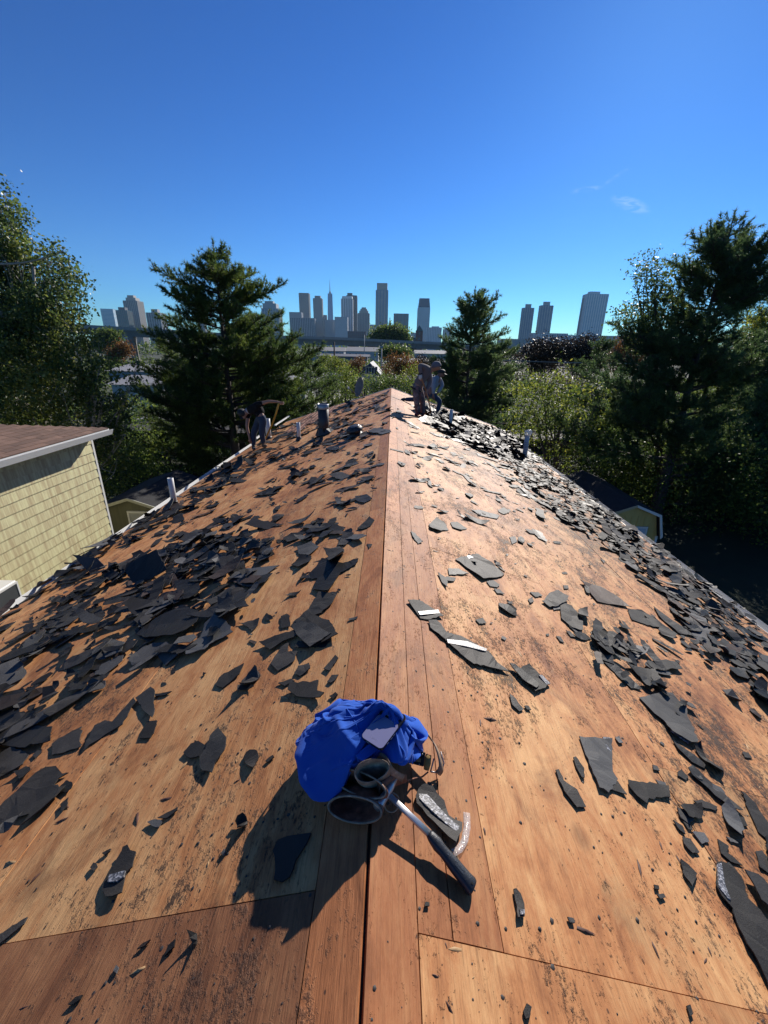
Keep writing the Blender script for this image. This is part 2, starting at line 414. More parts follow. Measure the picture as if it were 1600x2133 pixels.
# ---------------- our house with the stripped roof
house = empty('house', (0, 7.3, GZ), 'house being re-roofed, its plywood deck bare and covered with torn shingles', 'house')
M_wall = simple('house_siding', (0.45, 0.44, 0.40), 0.7, var=0.1)
wb = MB(); wb.box((0, (Y0 + Y1) / 2, (GZ - 1.55) / 2 - 0.05), (7.3, Y1 - Y0 - .5, -1.55 - GZ))
wb.add([(-3.6, Y0 + .26, -1.6), (3.6, Y0 + .26, -1.6), (0, Y0 + .26, -.16), (-3.6, Y1 - .26, -1.6), (3.6, Y1 - .26, -1.6), (0, Y1 - .26, -.16)], [(0, 1, 2), (3, 5, 4)])
wb.build('wall', M_wall, house)
M_rafter = simple('dark_rafters', (0.03, 0.018, 0.012), 0.9, var=0.3, bmp=0)
roof = MB()
for side in (-1, 1):
    a = roof_pt(side, 0, Y0, -.012); 
    P4 = [roof_pt(side, 0.0, Y0, -.0155), roof_pt(side, EAVE_U - .02, Y0, -.0155), roof_pt(side, EAVE_U - .02, Y1, -.0155), roof_pt(side, 0.0, Y1, -.0155)]
    roof.prism(P4, (0, 0, 0), (0, 0, -.10))
ro = roof.build('roof', M_rafter, house)
def sheet(side, u0, u1, ya, yb, mat, name='plywood_sheet', gap=0.0016, lift=0.0):
    th = .0125; m_ = MB()
    nn = roof_n(side)
    q = [roof_pt(side, u0 + gap, ya + gap, lift), roof_pt(side, u1 - gap, ya + gap, lift), roof_pt(side, u1 - gap, yb - gap, lift), roof_pt(side, u0 + gap, yb - gap, lift)]
    j = [rnd.uniform(-.0012, .0012) for _ in q]
    q = [a_ + nn * b_ for a_, b_ in zip(q, j)]
    m_.prism(q, nn * -th, (0, 0, 0))
    o = m_.build(name, mat, ro, inv=False)
    return o
G3 = 0.004
# ridge planks
for side, w_ in ((-1, .150), (1, .143)):
    y = Y0
    for L in (1.55 + rnd.uniform(0, .2), 3.6, 3.6, 3.6, 3.6, 4):
        y2 = min(Y1, y + L)
        if y2 - y > .05: sheet(side, .006 if side < 0 else .004, w_, y, y2, M_plank if side > 0 else M_plank, 'ridge_plank', gap=G3 if False else .002, lift=(.003 if side < 0 else 0))
        y = y2
# right slope
for (a, b) in ((.143, .240), (.240, .384)):
    y = .63
    for L in (3.66, 3.66, 3.66, 3.66, 3):
        y2 = min(Y1, y + L)
        if y2 - y > .05: sheet(1, a, b, y, y2, M_plank, 'roof_plank', gap=.0016 if y < 1 else .0006)
        y = y2
sheet(1, .143, 1.36, -1.6, .63, M_ply)
def rows(side, us, ystart, mat, first=None):
    for k, (u0, u1) in enumerate(us):
        y = ystart[k]
        while y < Y1 - .02:
            ya, yb = max(y, Y0), min(y + 2.44, Y1)
            if yb - ya > .04:
                mm = first if (first and k == 0 and yb < 1.2) else mat
                sheet(side, u0, u1, ya, yb, mm, lift=rnd.uniform(-.0008, .0008))
            y += 2.44
rows(1, [(.384, 1.36)], [.63], M_ply)
rows(1, [(1.36, 2.58), (2.58, 3.80), (3.80, EAVE_U)], [-1.0, -.35, -2.2], M_ply)
sheet(-1, .150, 1.37, -1.6, .715, M_ply_red)
rows(-1, [(.150, 1.37)], [.715], M_ply)
sheet(-1, 1.37, 2.59, -1.6, .55, M_ply)
rows(-1, [(1.37, 2.59), (2.59, 3.81), (3.81, EAVE_U)], [.55, -1.9, -.7], M_ply)
# fascias and gutters
for side in (-1, 1):
    m_ = MB(); m_.box((side * (HALF + .012), (Y0 + Y1) / 2, -HALF * TS - .10), (.022, Y1 - Y0, .16)); m_.build('fascia', M_whitem, house)
def gutter(side, ya, yb, name='gutter'):
    x0 = side * (HALF + .026); z = -HALF * TS - .02
    pr = [(0, 0), (0, -.10), (.05, -.12), (.10, -.10), (.125, -.01), (.115, -.005), (.112, -.012), (.092, -.092), (.05, -.110), (.008, -.092), (.008, 0)]
    m_ = MB(); m_.prism([Vector((x0 + side * a_, ya, z + b_)) for a_, b_ in pr], (0, 0, 0), (0, yb - ya, 0))
    return m_.build(name, M_whitem, house)
for (a, b) in ((Y0, 3.0), (3.004, 6.0), (6.004, 9.0), (9.004, 12.9)): gutter(-1, a, b)
gutter(1, Y0, 8.0); gutter(1, 8.004, Y1)
m_ = MB()      # gable rake trim at the far end
for side in (-1, 1):
    m_.prism([roof_pt(side, 0, Y1 + .004, .015), roof_pt(side, EAVE_U, Y1 + .004, .015), roof_pt(side, EAVE_U, Y1 + .004, -.15), roof_pt(side, 0, Y1 + .004, -.15)], (0, 0, 0), (0, .03, 0))
m_.build('rake_board', M_whitem, house)
# old red-brown boards left along the far left edge of the deck
M_redb = simple('old_red_board', (0.16, 0.055, 0.03), 0.7, var=0.4, scale=14, bmp=0.3)
for k in range(7):
    u = 2.05 + k * .19; y = 14.2 + .3 * (k % 3)
    m_ = MB(); q = [roof_pt(-1, u, y - 1.6 - .25 * k, .020 + .004), roof_pt(-1, u + .13, y - 1.6 - .25 * k, .024), roof_pt(-1, u + .13, Y1, .024), roof_pt(-1, u, Y1, .024)]
    m_.prism(q, roof_n(-1) * -.022, (0, 0, 0)); m_.build('eave_board', M_redb, ro, inv=False)

# ---------------- pale yellow neighbour house on the left
XW, ZE = -7.0, -.62
nh = empty('neighbour_house', (XW - 4, 4, GZ), 'pale yellow clapboard house with brown shingle roof left of the bare roof', 'house')
def siding_mat(name, a_, b_, sc_, alt=(0.46, 0.40, 0.19)):
    m, t, b, o = nodes_of(name); g = geo_pos(t)
    n1 = noise(t, mapping(t, g, (sc_, sc_, .55)), 1.0, 4, 0.6); n2 = noise(t, g, .8, 3, .5)
    oi = t.nodes.new('ShaderNodeObjectInfo')
    v = t.nodes.new('ShaderNodeVectorMath'); v.operation = 'ADD'; t.links.new(g, v.inputs[0])
    cb = t.nodes.new('ShaderNodeCombineXYZ'); t.links.new(mth(t, 'MULTIPLY', oi.outputs['Random'], 40), cb.inputs[1]); t.links.new(cb.outputs[0], v.inputs[1])
    n3 = noise(t, mapping(t, v.outputs[0], (sc_ * .4, sc_ * .4, .2)), 1.0, 3, 0.6)
    r_ = ramp(t, [(0.40, a_), (0.58, b_)]); t.links.new(mth(t, 'ADD', mth(t, 'MULTIPLY', n1.outputs[0], .5), mth(t, 'MULTIPLY', n3.outputs[0], .5)), r_.inputs[0])
    c = mix(t, mth(t, 'MULTIPLY', n2.outputs[0], .25), r_.outputs[0], alt)
    t.links.new(c, b.inputs['Base Color']); b.inputs['Roughness'].default_value = .6
    bump(t, b, n1.outputs[0], 0.35, 0.006); return m
M_side = siding_mat('yellow_cedar_siding', (0.37, 0.30, 0.175), (0.57, 0.55, 0.32), 22)
core = MB(); core.box((XW - 4.03, 3.37, (GZ + ZE) / 2), (7.98, 12.70, ZE - GZ)); core.build('wall', M_side, nh)
cz = ZE - .13; k = 0
while cz > GZ + .2:
    m_ = MB(); top, bot = cz + .1, cz - .1
    m_.prism([Vector((XW - .03, -3, top)), Vector((XW - .03, -3, bot)), Vector((XW + .020, -3, bot)), Vector((XW + .004, -3, top - .006))], (0, 0, 0), (0, 12.72, 0))
    m_.build('siding_course', M_side, nh); cz -= .2003
m_ = MB(); m_.box((XW - .01, 9.76, (GZ + ZE) / 2), (.06, .06, ZE - GZ)); m_.build('corner_trim', M_whitem, nh)
m_ = MB(); m_.box((XW + .20, 3.42, ZE - .012), (.44, 12.84, .02)); m_.build('soffit', simple('soffit', (.50, .50, .40), .7), nh)
m_ = MB(); m_.prism([Vector((XW + .42, -3, z_)) if q_ == 0 else Vector((XW + q_, -3, z_)) for q_, z_ in ((.40, ZE + .10), (.40, ZE - .02), (.47, ZE - .02), (.52, ZE + .10), (.505, ZE + .10), (.46, ZE), (.415, ZE), (.415, ZE + .10))], (0, 0, 0), (0, 12.86, 0))
m_.build('gutter', M_whitem, nh)
m_ = MB(); m_.box((XW - 4, 9.87, ZE + .04), (8.8, .03, .13)); m_.build('fascia', M_whitem, nh)
# hip roof: eave at x=XW+.42, y=11.12, pitch .2
PR = .20; ex, ey, ez = XW + .42, 9.85, ZE + .11
M_rf = simple('brown_roof_base', (0.10, 0.06, 0.045), .9, bmp=0)
rt = 4.3
hb = MB(); hb.add([(ex, -3, ez), (ex, ey, ez), (ex - rt, ey - rt, ez + rt * PR), (ex - rt, -3, ez + rt * PR), (ex - 2 * rt, ey, ez), (ex - 2 * rt, -3, ez)],
       [(0, 1, 2, 3), (1, 4, 2), (3, 2, 4, 5), (0, 3, 5), (0, 5, 4, 1)])
hb.build('roof', M_rf, nh)
M_tab = simple('brown_shingle_tab', (0.150, 0.088, 0.062), 0.85, var=0.25, scale=60, bmp=0.3, island=0.28)
tb = MB(); pn = Vector((PR, 0, 1)).normalized(); dn = Vector((1, 0, -PR)).normalized()
c = 0; u = .02
slope_len = rt * math.sqrt(1 + PR * PR)
while u < slope_len:
    y = -3 + (c % 2) * .15 + rnd.uniform(0, .1); d0 = Vector((ex, 0, ez)) - dn * u
    while y < ey - (u + .07) / math.sqrt(1 + PR * PR):
        L = rnd.choice((.16, .24, .3)); y2 = min(y + L, ey - (u - .0) / math.sqrt(1 + PR * PR) + .02)
        hgt = rnd.uniform(.007, .013)
        p0 = Vector((d0.x, y, d0.z)); 
        q = [p0 + dn * .01, p0 + dn * .01 + Vector((0, y2 - y - .006, 0)), p0 - dn * .14 + Vector((0, y2 - y - .006, 0)), p0 - dn * .14]
        tb.add([q[0] + pn * hgt, q[1] + pn * hgt, q[2] + pn * .003, q[3] + pn * .003, q[0], q[1]], [(0, 1, 2, 3), (0, 4, 5, 1)])
        y = y2
    u += .14; c += 1
setp(tb.build('shingle_tabs', M_tab, nh), kind='stuff')
# cooling unit fixed on the yellow wall
pA = at_y(16, 1228, 6.0)
ac = empty('air_conditioner', (XW + .33, 5.9, -3.75), 'white boxed air conditioner on the yellow wall above the gutter', 'air conditioner')
az = -2.76; ay = 6.03; xc = XW + .31
ac.location = (xc, ay, az)
m_ = MB(); m_.box((xc, ay, az), (.56, .58, .50)); m_.build('casing', M_whitem, ac, bevel=.012)
m_ = MB(); m_.box((xc + .284, ay, az - .01), (.012, .50, .40)); m_.build('grille', simple('dark_grille', (.05, .055, .06), .5), ac)
for zz in (.215, -.235):
    m_ = MB(); m_.box((xc + .29, ay, az + zz), (.02, .58, .03)); m_.build('frame', M_whitem, ac)
for yy in (-.275, .275):
    m_ = MB(); m_.box((xc + .29, ay + yy, az - .01), (.018, .03, .42)); m_.build('frame', M_whitem, ac)

# ---------------- olive garden shed (behind yellow house)
M_olive = siding_mat('olive_siding', (0.085, 0.085, 0.055), (0.12, 0.12, 0.078), 9, (.10, .10, .06))
M_dkroof = shingle_mat('dark_roof_shingle', (0.030, 0.031, 0.034), rough=.75)
gs = empty('garden_shed', (-7.85, 13.4, GZ), 'small olive gable shed with dark roof beside the yellow house', 'shed')
A = at_y(269, 1036, 12.0); gx0, gz0 = A.x, A.z
m_ = MB(); hw = .95
m_.prism([Vector((gx0 - hw, 12.05, GZ)), Vector((gx0 + hw, 12.05, GZ)), Vector((gx0 + hw, 12.05, gz0 - .36)), Vector((gx0, 12.05, gz0 - .05)), Vector((gx0 - hw, 12.05, gz0 - .36))], (0, 0, 0), (0, 2.9, 0)); m_.build('wall', M_olive, gs)
for sd_ in (-1, 1):
    m_ = MB(); m_.prism([Vector((gx0 - sd_ * .0, 11.9, gz0 + .01)), Vector((gx0 + sd_ * 1.12, 11.9, gz0 - .36)), Vector((gx0 + sd_ * 1.12, 11.9, gz0 - .40)), Vector((gx0, 11.9, gz0 - .03))], (0, 0, 0), (0, 3.2, 0)); m_.build('roof_panel', M_dkroof, gs)
    m_ = MB(); m_.prism([Vector((gx0 + sd_ * .002, 11.87, gz0 + .015)), Vector((gx0 + sd_ * 1.14, 11.87, gz0 - .36)), Vector((gx0 + sd_ * 1.14, 11.87, gz0 - .45)), Vector((gx0 + sd_ * .002, 11.87, gz0 - .075))], (0, 0, 0), (0, .028, 0)); m_.build('rake_trim', simple('cream_trim', (.38, .38, .30), .6), gs)
dp = at_y(268, 1070, 12.0)
m_ = MB(); m_.box((dp.x + .40, 12.035, dp.z - .9), (.78, .03, 1.9)); m_.build('door', simple('shed_door', (.32, .33, .33), .6), gs)
m_ = MB(); m_.box((dp.x + .40, 12.02, dp.z + .05), (.9, .05, .06)); m_.box((dp.x - .02, 12.02, dp.z - .93), (.06, .05, 1.9)); m_.box((dp.x + .82, 12.02, dp.z - .93), (.06, .05, 1.9)); m_.build('door_frame', M_whitem, gs)

# ---------------- yellow gambrel shed on the right
M_ysh = siding_mat('yellow_board', (0.44, 0.30, 0.085), (0.54, 0.38, 0.12), 5)
ys = empty('garden_shed', (7.5, 14, GZ), 'yellow gambrel shed with black shingle roof below the right eave', 'shed')
A = at_y(1323, 1049, 12.3); x0, z0 = A.x, A.z
prof = [(-.98, -1.02), (-.78, -.30), (0, 0), (.78, -.30), (.98, -1.02)]
m_ = MB(); m_.prism([Vector((x0 - .9, 12.3, GZ)), Vector((x0 + .9, 12.3, GZ))] + [Vector((x0 + a_ * .93, 12.3, z0 + b_ - .03)) for a_, b_ in prof[::-1]], (0, 0, 0), (0, 3.7, 0)); m_.build('wall', M_ysh, ys)
for i in range(4):
    (a0, b0), (a1, b1) = prof[i], prof[i + 1]
    m_ = MB(); m_.prism([Vector((x0 + a0, 12.15, z0 + b0)), Vector((x0 + a1, 12.15, z0 + b1)), Vector((x0 + a1 * .965, 12.15, z0 + b1 - .035)), Vector((x0 + a0 * .965, 12.15, z0 + b0 - .035))], (0, 0, 0), (0, 4.0, 0)); m_.build('roof_panel', M_dkroof, ys)
    m_ = MB(); m_.prism([Vector((x0 + a0 * 1.01, 12.12, z0 + b0 + .005)), Vector((x0 + a1 * 1.01, 12.12, z0 + b1 + .005)), Vector((x0 + a1 * .95, 12.12, z0 + b1 - .065)), Vector((x0 + a0 * .95, 12.12, z0 + b0 - .065))], (0, 0, 0), (0, .026, 0)); m_.build('trim', M_whitem if i > 1 else simple('tan_trim', (.4, .33, .2), .6), ys)
m_ = MB()
for k in range(9): m_.box((x0 - .8 + k * .2, 12.292, z0 - 1.6), (.012, .012, 2.4 - (.5 if abs(k - 4) > 2 else .0)))
m_.build('batten', M_ysh, ys)
for sx in (-.9, .9):
    m_ = MB(); m_.box((x0 + sx, 12.285, (z0 - 1.05 + GZ) / 2), (.07, .03, z0 - 1.05 - GZ)); m_.build('corner_board', M_whitem, ys)
dq = at_y(1331, 1099, 12.3)
m_ = MB(); m_.box((dq.x - .05, 12.275, dq.z - .65), (.50, .03, 1.3)); m_.build('window', simple('pale_blue_pane', (.36, .45, .55), .2), ys)
m_ = MB(); m_.box((dq.x - .05, 12.262, dq.z + .02), (.60, .04, .055)); m_.box((dq.x + .22, 12.262, dq.z - .66), (.055, .04, 1.3)); m_.box((dq.x - .32, 12.262, dq.z - .66), (.055, .04, 1.3)); m_.build('window_frame', M_whitem, ys)

# ---------------- dark rail trestle behind the garden
M_rust = simple('dark_trestle_steel', (0.020, 0.017, 0.015), 0.8, var=0.4, scale=2, bmp=0.3)
tr = empty('rail_trestle', (0, 24, GZ), 'dark rail trestle with handrail crossing behind the pines', 'bridge')
tz = at_y(330, 892, 24).z
def tbox(nm, c_, d_, mat=M_rust): m_ = MB(); m_.box(c_, d_); return m_.build(nm, mat, tr)
tbox('girder', (3, 23.2, tz - .45), (60, .12, .8)); tbox('girder', (3, 25.6, tz - .45), (60, .12, .8))
tbox('deck', (3, 24.4, tz), (60, 2.9, .08))
for k in range(2): tbox('handrail', (3, 22.95, tz + .45 + .4 * k), (60, .04, .05))
for k in range(31): tbox('rail_post', (-27 + k * 2, 22.95, tz + .45), (.05, .05, .82))
for k in range(11):
    xk = -26 + k * 5.6
    for yy in (23.2, 25.6): tbox('trestle_leg', (xk, yy, (tz - .85 + GZ) / 2), (.28, .28, tz - .85 - GZ))
    m_ = MB(); m_.bar((xk, 23.2, GZ + .3), (xk, 25.6, tz - .9), .1); m_.build('cross_brace', M_rust, tr)
# lattice lower rail seen near the grass
gm = empty('picnic_rack', (-9.6, 21.5, GZ), 'weathered dark timber rack standing on the grass left of the roof', 'rack')
for k in range(4):
    m_ = MB(); m_.box((-11.5 + 1.3 * k, 21.4, GZ + .75), (.12, .12, 1.5)); m_.build('post', M_rust, gm)
for k in range(3):
    m_ = MB(); m_.box((-9.55, 21.33, GZ + .55 + .42 * k), (4.3, .05, .12)); m_.build('rail', M_rust, gm)

# ================================================================== FAR CITY
def twin(name, glass, frame): return simple(name, glass, .25, var=.15, scale=.02, bmp=0), frame
def cm(name, c_, r_=.6): return simple(name, c_, r_, var=.12, scale=.03, bmp=0)
G_blue = cm('blue_glass', (.06, .13, .24), .15); G_pale = cm('pale_glass', (.24, .40, .52), .12); G_dark = cm('dark_glass', (.03, .045, .07), .2)
C_tan = cm('tan_concrete', (.33, .31, .28)); C_grey = cm('grey_concrete', (.32, .335, .35)); C_brown = cm('brown_concrete', (.15, .14, .145)); C_white = cm('white_concrete', (.66, .67, .68)); C_dk = cm('dark_cladding', (.06, .062, .07)); C_brick = cm('red_brick', (.17, .06, .045)); G_teal = cm('teal_glass', (.06, .14, .16), .2)
def tower(label, x0, x1, yt, Y, body, frame, crown=None, depth=.8, vert=5, floors=True, taper=1.0, steps=None, name='tower_block', vt=.35, rot=0.0):
    a = at_y(x0, yt, Y); b = at_y(x1, yt, Y); W = b.x - a.x; cx = (a.x + b.x) / 2; H = (a.z + b.z) / 2 - GZ; Dp = W * depth
    o = empty(name, (cx, Y + Dp / 2, GZ), label, 'tower', 'city towers on the skyline', rz=rot)
    def put(nm, boxes, mat, kind=None):
        m_ = MB()
        for c_, d_ in boxes: m_.box(c_, d_)
        q = link(nm, m_.mesh(nm, mat), o)
        if kind: q['kind'] = kind
        return q
    if taper != 1.0:
        m_ = MB(); r0, r1 = W / 2, W / 2 * taper
        m_.add([(-r0, -r0, 0), (r0, -r0, 0), (r0, r0, 0), (-r0, r0, 0), (0, -r1, H), (r1, 0, H), (0, r1, H), (-r1, 0, H)],
               [(0, 3, 2, 1), (4, 5, 6, 7), (0, 1, 4), (1, 5, 4), (1, 2, 5), (2, 6, 5), (2, 3, 6), (3, 7, 6), (3, 0, 7), (0, 4, 7)])
        link('body', m_.mesh('body', body), o)
    else:
        put('body', [((0, 0, H / 2), (W, Dp, H))], body)
    fh = 3.9 if H > 60 else 3.4
    if floors and taper == 1.0:
        n = int(H / fh); e = .5
        put('floor_bands', [((0, 0, fh * (k + .9)), (W + e, Dp + e, fh * .28)) for k in range(n)], frame, 'stuff')
    if vert and taper == 1.0:
        bx = []
        for k in range(vert + 1):
            xx = -W / 2 + W * k / vert; bx.append(((xx, -Dp / 2 - .4, H / 2), (W / vert * vt, .8, H * .995)))
        nv = max(2, int(vert * depth))
        for k in range(nv + 1):
            yy = -Dp / 2 + Dp * k / nv
            for sx in (-1, 1): bx.append(((sx * (W / 2 + .4), yy, H / 2), (.8, Dp / nv * vt, H * .993)))
        put('piers', bx, frame, 'stuff')
    if crown:
        z = H
        for (w_, h_, dx_) in crown:
            hp = h_ * Y / F_PX * 1.07
            put('crown', [((dx_ * W, 0, z + hp / 2), (W * w_, Dp * w_, hp))], frame); z += hp
    return o, W, H, Dp
tower('pale slanted glass tower at the far left end of the skyline', 208, 232, 643, 1500, G_pale, C_white, vert=0, vt=.1, rot=.15)
tower('blue glass slab beside the pale glass tower', 229, 245, 647, 1560, G_blue, C_grey, vert=4, floors=False)
tower('dark teal glass tower with stepped brown top left of the tall tan block', 241, 264, 646, 1450, G_teal, C_dk, crown=[(.6, 5, -.05)], vert=6, vt=.2)
tower('tall reddish concrete apartment tower with stepped crown on the left', 256, 285, 626, 1600, C_brown, C_tan, crown=[(.7, 5, 0), (.45, 4, -.05)], vert=8, vt=.3)
tower('dark glass block with square penthouse seen beside the big pine', 304, 333, 651, 1500, G_dark, C_grey, crown=[(.45, 6, 0)], vert=6, vt=.2)
tower('narrow dark tower showing through the big pine', 411, 422, 644, 1700, C_dk, C_grey, vert=3)
tower('blue glass tower with stepped pale crown right of the big pine', 545, 580, 642, 1500, G_blue, C_grey, crown=[(.8, 8, -.05), (.5, 4, -.1)], vert=6, vt=.25)
tower('low grey slab below the square topped brown tower', 603, 627, 650, 2050, C_grey, C_grey, vert=6)
tower('square topped brown concrete tower left of the slim tan tower', 622.5, 642.5, 610, 2200, C_brown, C_tan, vert=9, vt=.35)
tower('broad grey apartment block with many balconies', 604, 655, 662, 1800, G_dark, C_grey, vert=14, depth=.3, vt=.3)
tower('slim tan tower with rounded top', 652.5, 670, 621, 1900, C_tan, C_tan, crown=[(.7, 4, 0)], vert=5, vt=.4)
tower('plain dark slab between the slim tan tower and the spire', 670, 680, 656, 2300, C_dk, C_grey, vert=3)
o, W, H, Dp = tower('tapering blue glass skyscraper with a long spire, farthest of the skyline', 680, 693.5, 611, 3400, cm('sky_glass', (.12, .22, .38), .12), C_grey, taper=.72, vert=0, name='skyscraper')
q = at_y(686, 581, 3400).z - GZ
m_ = MB(); m_.lathe((0, 0, H), [(W * .18, 0), (W * .18, 12), (W * .07, 14), (W * .05, (q - H) * .5), (W * .012, q - H)], 8); link('spire', m_.mesh('spire', C_grey), o)
tower('wide pale office block with white striped end', 697, 724, 660, 1750, C_grey, C_white, vert=0, depth=.5)
tower('grey office wing left of the pale striped block', 677, 698, 666, 1800, C_grey, C_grey, vert=6, depth=.4)
tower('white fronted high tower with dark side left of centre', 711, 734, 622, 2000, C_grey, C_white, crown=[(.9, 4, .02)], vert=5, vt=.35, floors=False)
tower('dark slab tower rising behind the white fronted tower', 722, 743, 615, 2080, G_dark, C_dk, crown=[(.5, 4, -.2)], vert=6)
tower('tan tower with stepped rounded crown and setbacks', 746, 769, 652, 1900, C_brown, C_tan, crown=[(.8, 4, 0), (.6, 3, 0), (.4, 2.5, 0)], vert=7, vt=.3)
tower('pale blue sliver tower behind the stepped tan tower', 743, 750, 653, 2300, G_pale, C_white, vert=2)
tower('tallest dark blue glass tower in the middle of the skyline', 783.5, 808.5, 604, 2100, G_blue, C_tan, crown=[(.88, 11, 0)], vert=4, vt=.22, depth=1.0)
tower('small grey tower left of the tallest dark tower', 771, 782, 676, 2000, C_grey, C_white, vert=3)
o_, W_, H_, D_ = tower('faint stepped grey tower right of the tallest dark tower', 808, 816, 678, 2700, C_grey, C_grey, crown=[(.7, 4, 0), (.45, 4, 0), (.2, 5, 0)], vert=0)
tower('low grey block in the gap right of the tallest tower', 811, 822, 677, 2600, C_white, C_grey, vert=3)
tower('teal and blue glass block with flat roof right of centre', 821, 851, 653, 1900, G_teal, C_dk, vert=4, vt=.18, depth=.7)
o_, W_, H_, D_ = tower('tall pale glass tower with chamfered dark crown', 871.5, 896, 640, 2200, G_pale, C_grey, vert=6, vt=.12, depth=1.0)
m_ = MB(); h3 = (at_y(884, 621, 2200).z - GZ - H_)
m_.add([(-W_ / 2, -D_ / 2, H_), (W_ / 2, -D_ / 2, H_), (W_ / 2, D_ / 2, H_), (-W_ / 2, D_ / 2, H_), (-W_ * .42, -D_ * .42, H_ + h3), (W_ * .42, -D_ * .42, H_ + h3), (W_ * .42, D_ * .42, H_ + h3), (-W_ * .42, D_ * .42, H_ + h3)], [(0, 1, 2, 3), (4, 7, 6, 5), (0, 4, 5, 1), (1, 5, 6, 2), (2, 6, 7, 3), (3, 7, 4, 0)])
link('crown', m_.mesh('crown', G_dark), o_)
tower('pale apartment row right of the brick clock tower', 889, 920, 682, 1700, C_grey, C_white, crown=[(.5, 2, .1)], vert=9, vt=.3, depth=.3)
tower('small pale block at the edge of the middle pine', 924, 940, 686, 1700, C_white, C_grey, vert=4, depth=.5)
tower('small white building in front of the chamfered glass tower', 856, 866, 693, 1500, C_white, C_grey, vert=3, depth=.6)
tower('low brick apartment block beside the pale striped office', 725, 762, 690, 1100, C_brick, C_brown, vert=9, depth=.3)
tower('left one of the twin dark blue towers on the right', 1090, 1113, 641, 1700, G_blue, C_grey, crown=[(.5, 6, 0)], vert=5, vt=.2, depth=.4)
tower('right one of the twin dark blue towers on the right', 1127, 1153, 636, 1700, G_blue, C_grey, crown=[(.5, 6, 0)], vert=5, vt=.2, depth=.4)
tower('broad pale gridded tower leaning out at the right of the skyline', 1224, 1268, 612, 1600, G_pale, C_white, crown=[(.5, 4, -.1)], vert=9, vt=.45, depth=.5)
tower('dark glass flank tower joined to the pale gridded tower', 1217, 1226, 620, 1620, G_dark, C_grey, vert=2)
tower('long low white building with dark windows under the twin towers', 1110, 1183, 694, 900, C_white, C_grey, vert=14, depth=.3, vt=.25, name='low_block')
tower('long low pinkish warehouse reaching towards the right trees', 1184, 1322, 699, 880, cm('pale_brick', (.36, .29, .26)), C_white, vert=18, depth=.2, vt=.2, name='low_block')
tower('low grey depot behind the dark maple row', 1040, 1112, 706, 850, C_tan, C_grey, vert=8, depth=.2, name='low_block')
# brick church tower and dark hall
ch = empty('church', (0, 0, 0), 'red brick church tower with pyramid roof beside a dark hall', 'church')
A = at_y(866.5, 690, 650); B = at_y(880.5, 690, 650); W = B.x - A.x; cx = (A.x + B.x) / 2; ch.location = (cx, 650, GZ)
def chput(nm, m_, mat): return link(nm, m_.mesh(nm, mat), ch)
Hc = A.z - GZ
m_ = MB(); m_.box((0, 0, Hc / 2), (W, W, Hc)); chput('wall', m_, C_brick)
m_ = MB(); m_.add([(-W * .55, -W * .55, Hc), (W * .55, -W * .55, Hc), (W * .55, W * .55, Hc), (-W * .55, W * .55, Hc), (0, 0, Hc + W * .85)], [(0, 1, 2, 3), (0, 4, 1), (1, 4, 2), (2, 4, 3), (3, 4, 0)]); chput('roof', m_, cm('verdigris', (.10, .13, .10)))
A2 = at_y(842, 703, 650)
m_ = MB(); m_.box(((A2.x - cx) / 2 - W / 4, 0, (A2.z - GZ) / 2), (abs(A2.x - cx) - W / 2, 14, A2.z - GZ)); chput('hall', m_, C_dk)
for k in range(3):
    m_ = MB(); m_.box((0, -W / 2 - .1, Hc - 3 - k * 7), (W * .3, .3, 3.4)); chput('window', m_, G_dark)

# ================================================================== VIADUCT
M_conc = simple('viaduct_concrete', (0.20, 0.185, 0.165), .85, var=.3, scale=.6, bmp=.3, bscale=6)
M_conc2 = simple('viaduct_barrier', (0.30, 0.29, 0.27), .85, var=.2, scale=.6, bmp=.2)
via = empty('viaduct', (0, 190, GZ), 'long grey concrete viaduct crossing in front of the skyline', 'bridge')
vp = []
for px_, pt, Y in ((-260, 655, 150), (40, 668, 163), (207, 678, 172), (330, 685, 180), (520, 697, 192), (700, 702, 205), (860, 710, 218), (930, 713.5, 226), (1100, 722, 240), (1340, 733, 262)):
    vp.append(at_y(px_, pt, Y))
def strip(off_n, w_, dz0, dz1, mat, nm, pts=vp):
    m_ = MB()
    for i in range(len(pts) - 1):
        a, b = pts[i], pts[i + 1]; d = (b - a); n_ = Vector((-d.y, d.x, 0)).normalized()
        q = []
        for p in (a, b):
            for o_ in (off_n, off_n + w_):
                for z_ in (dz0, dz1): q.append(p + n_ * o_ + Vector((0, 0, z_)))
        m_.add(q, [(0, 1, 3, 2), (4, 6, 7, 5), (0, 4, 5, 1), (2, 3, 7, 6), (0, 2, 6, 4), (1, 5, 7, 3)])
    return m_.build(nm, mat, via)
strip(0, .35, -1.05, 0, M_conc2, 'barrier'); strip(9.65, .35, -1.05, 0, M_conc2, 'barrier')
strip(-.3, 10.6, -1.45, -1.05, M_conc, 'deck')
for k in range(5): strip(.4 + k * 2.2, .5, -3.3, -1.45, M_conc, 'girder')
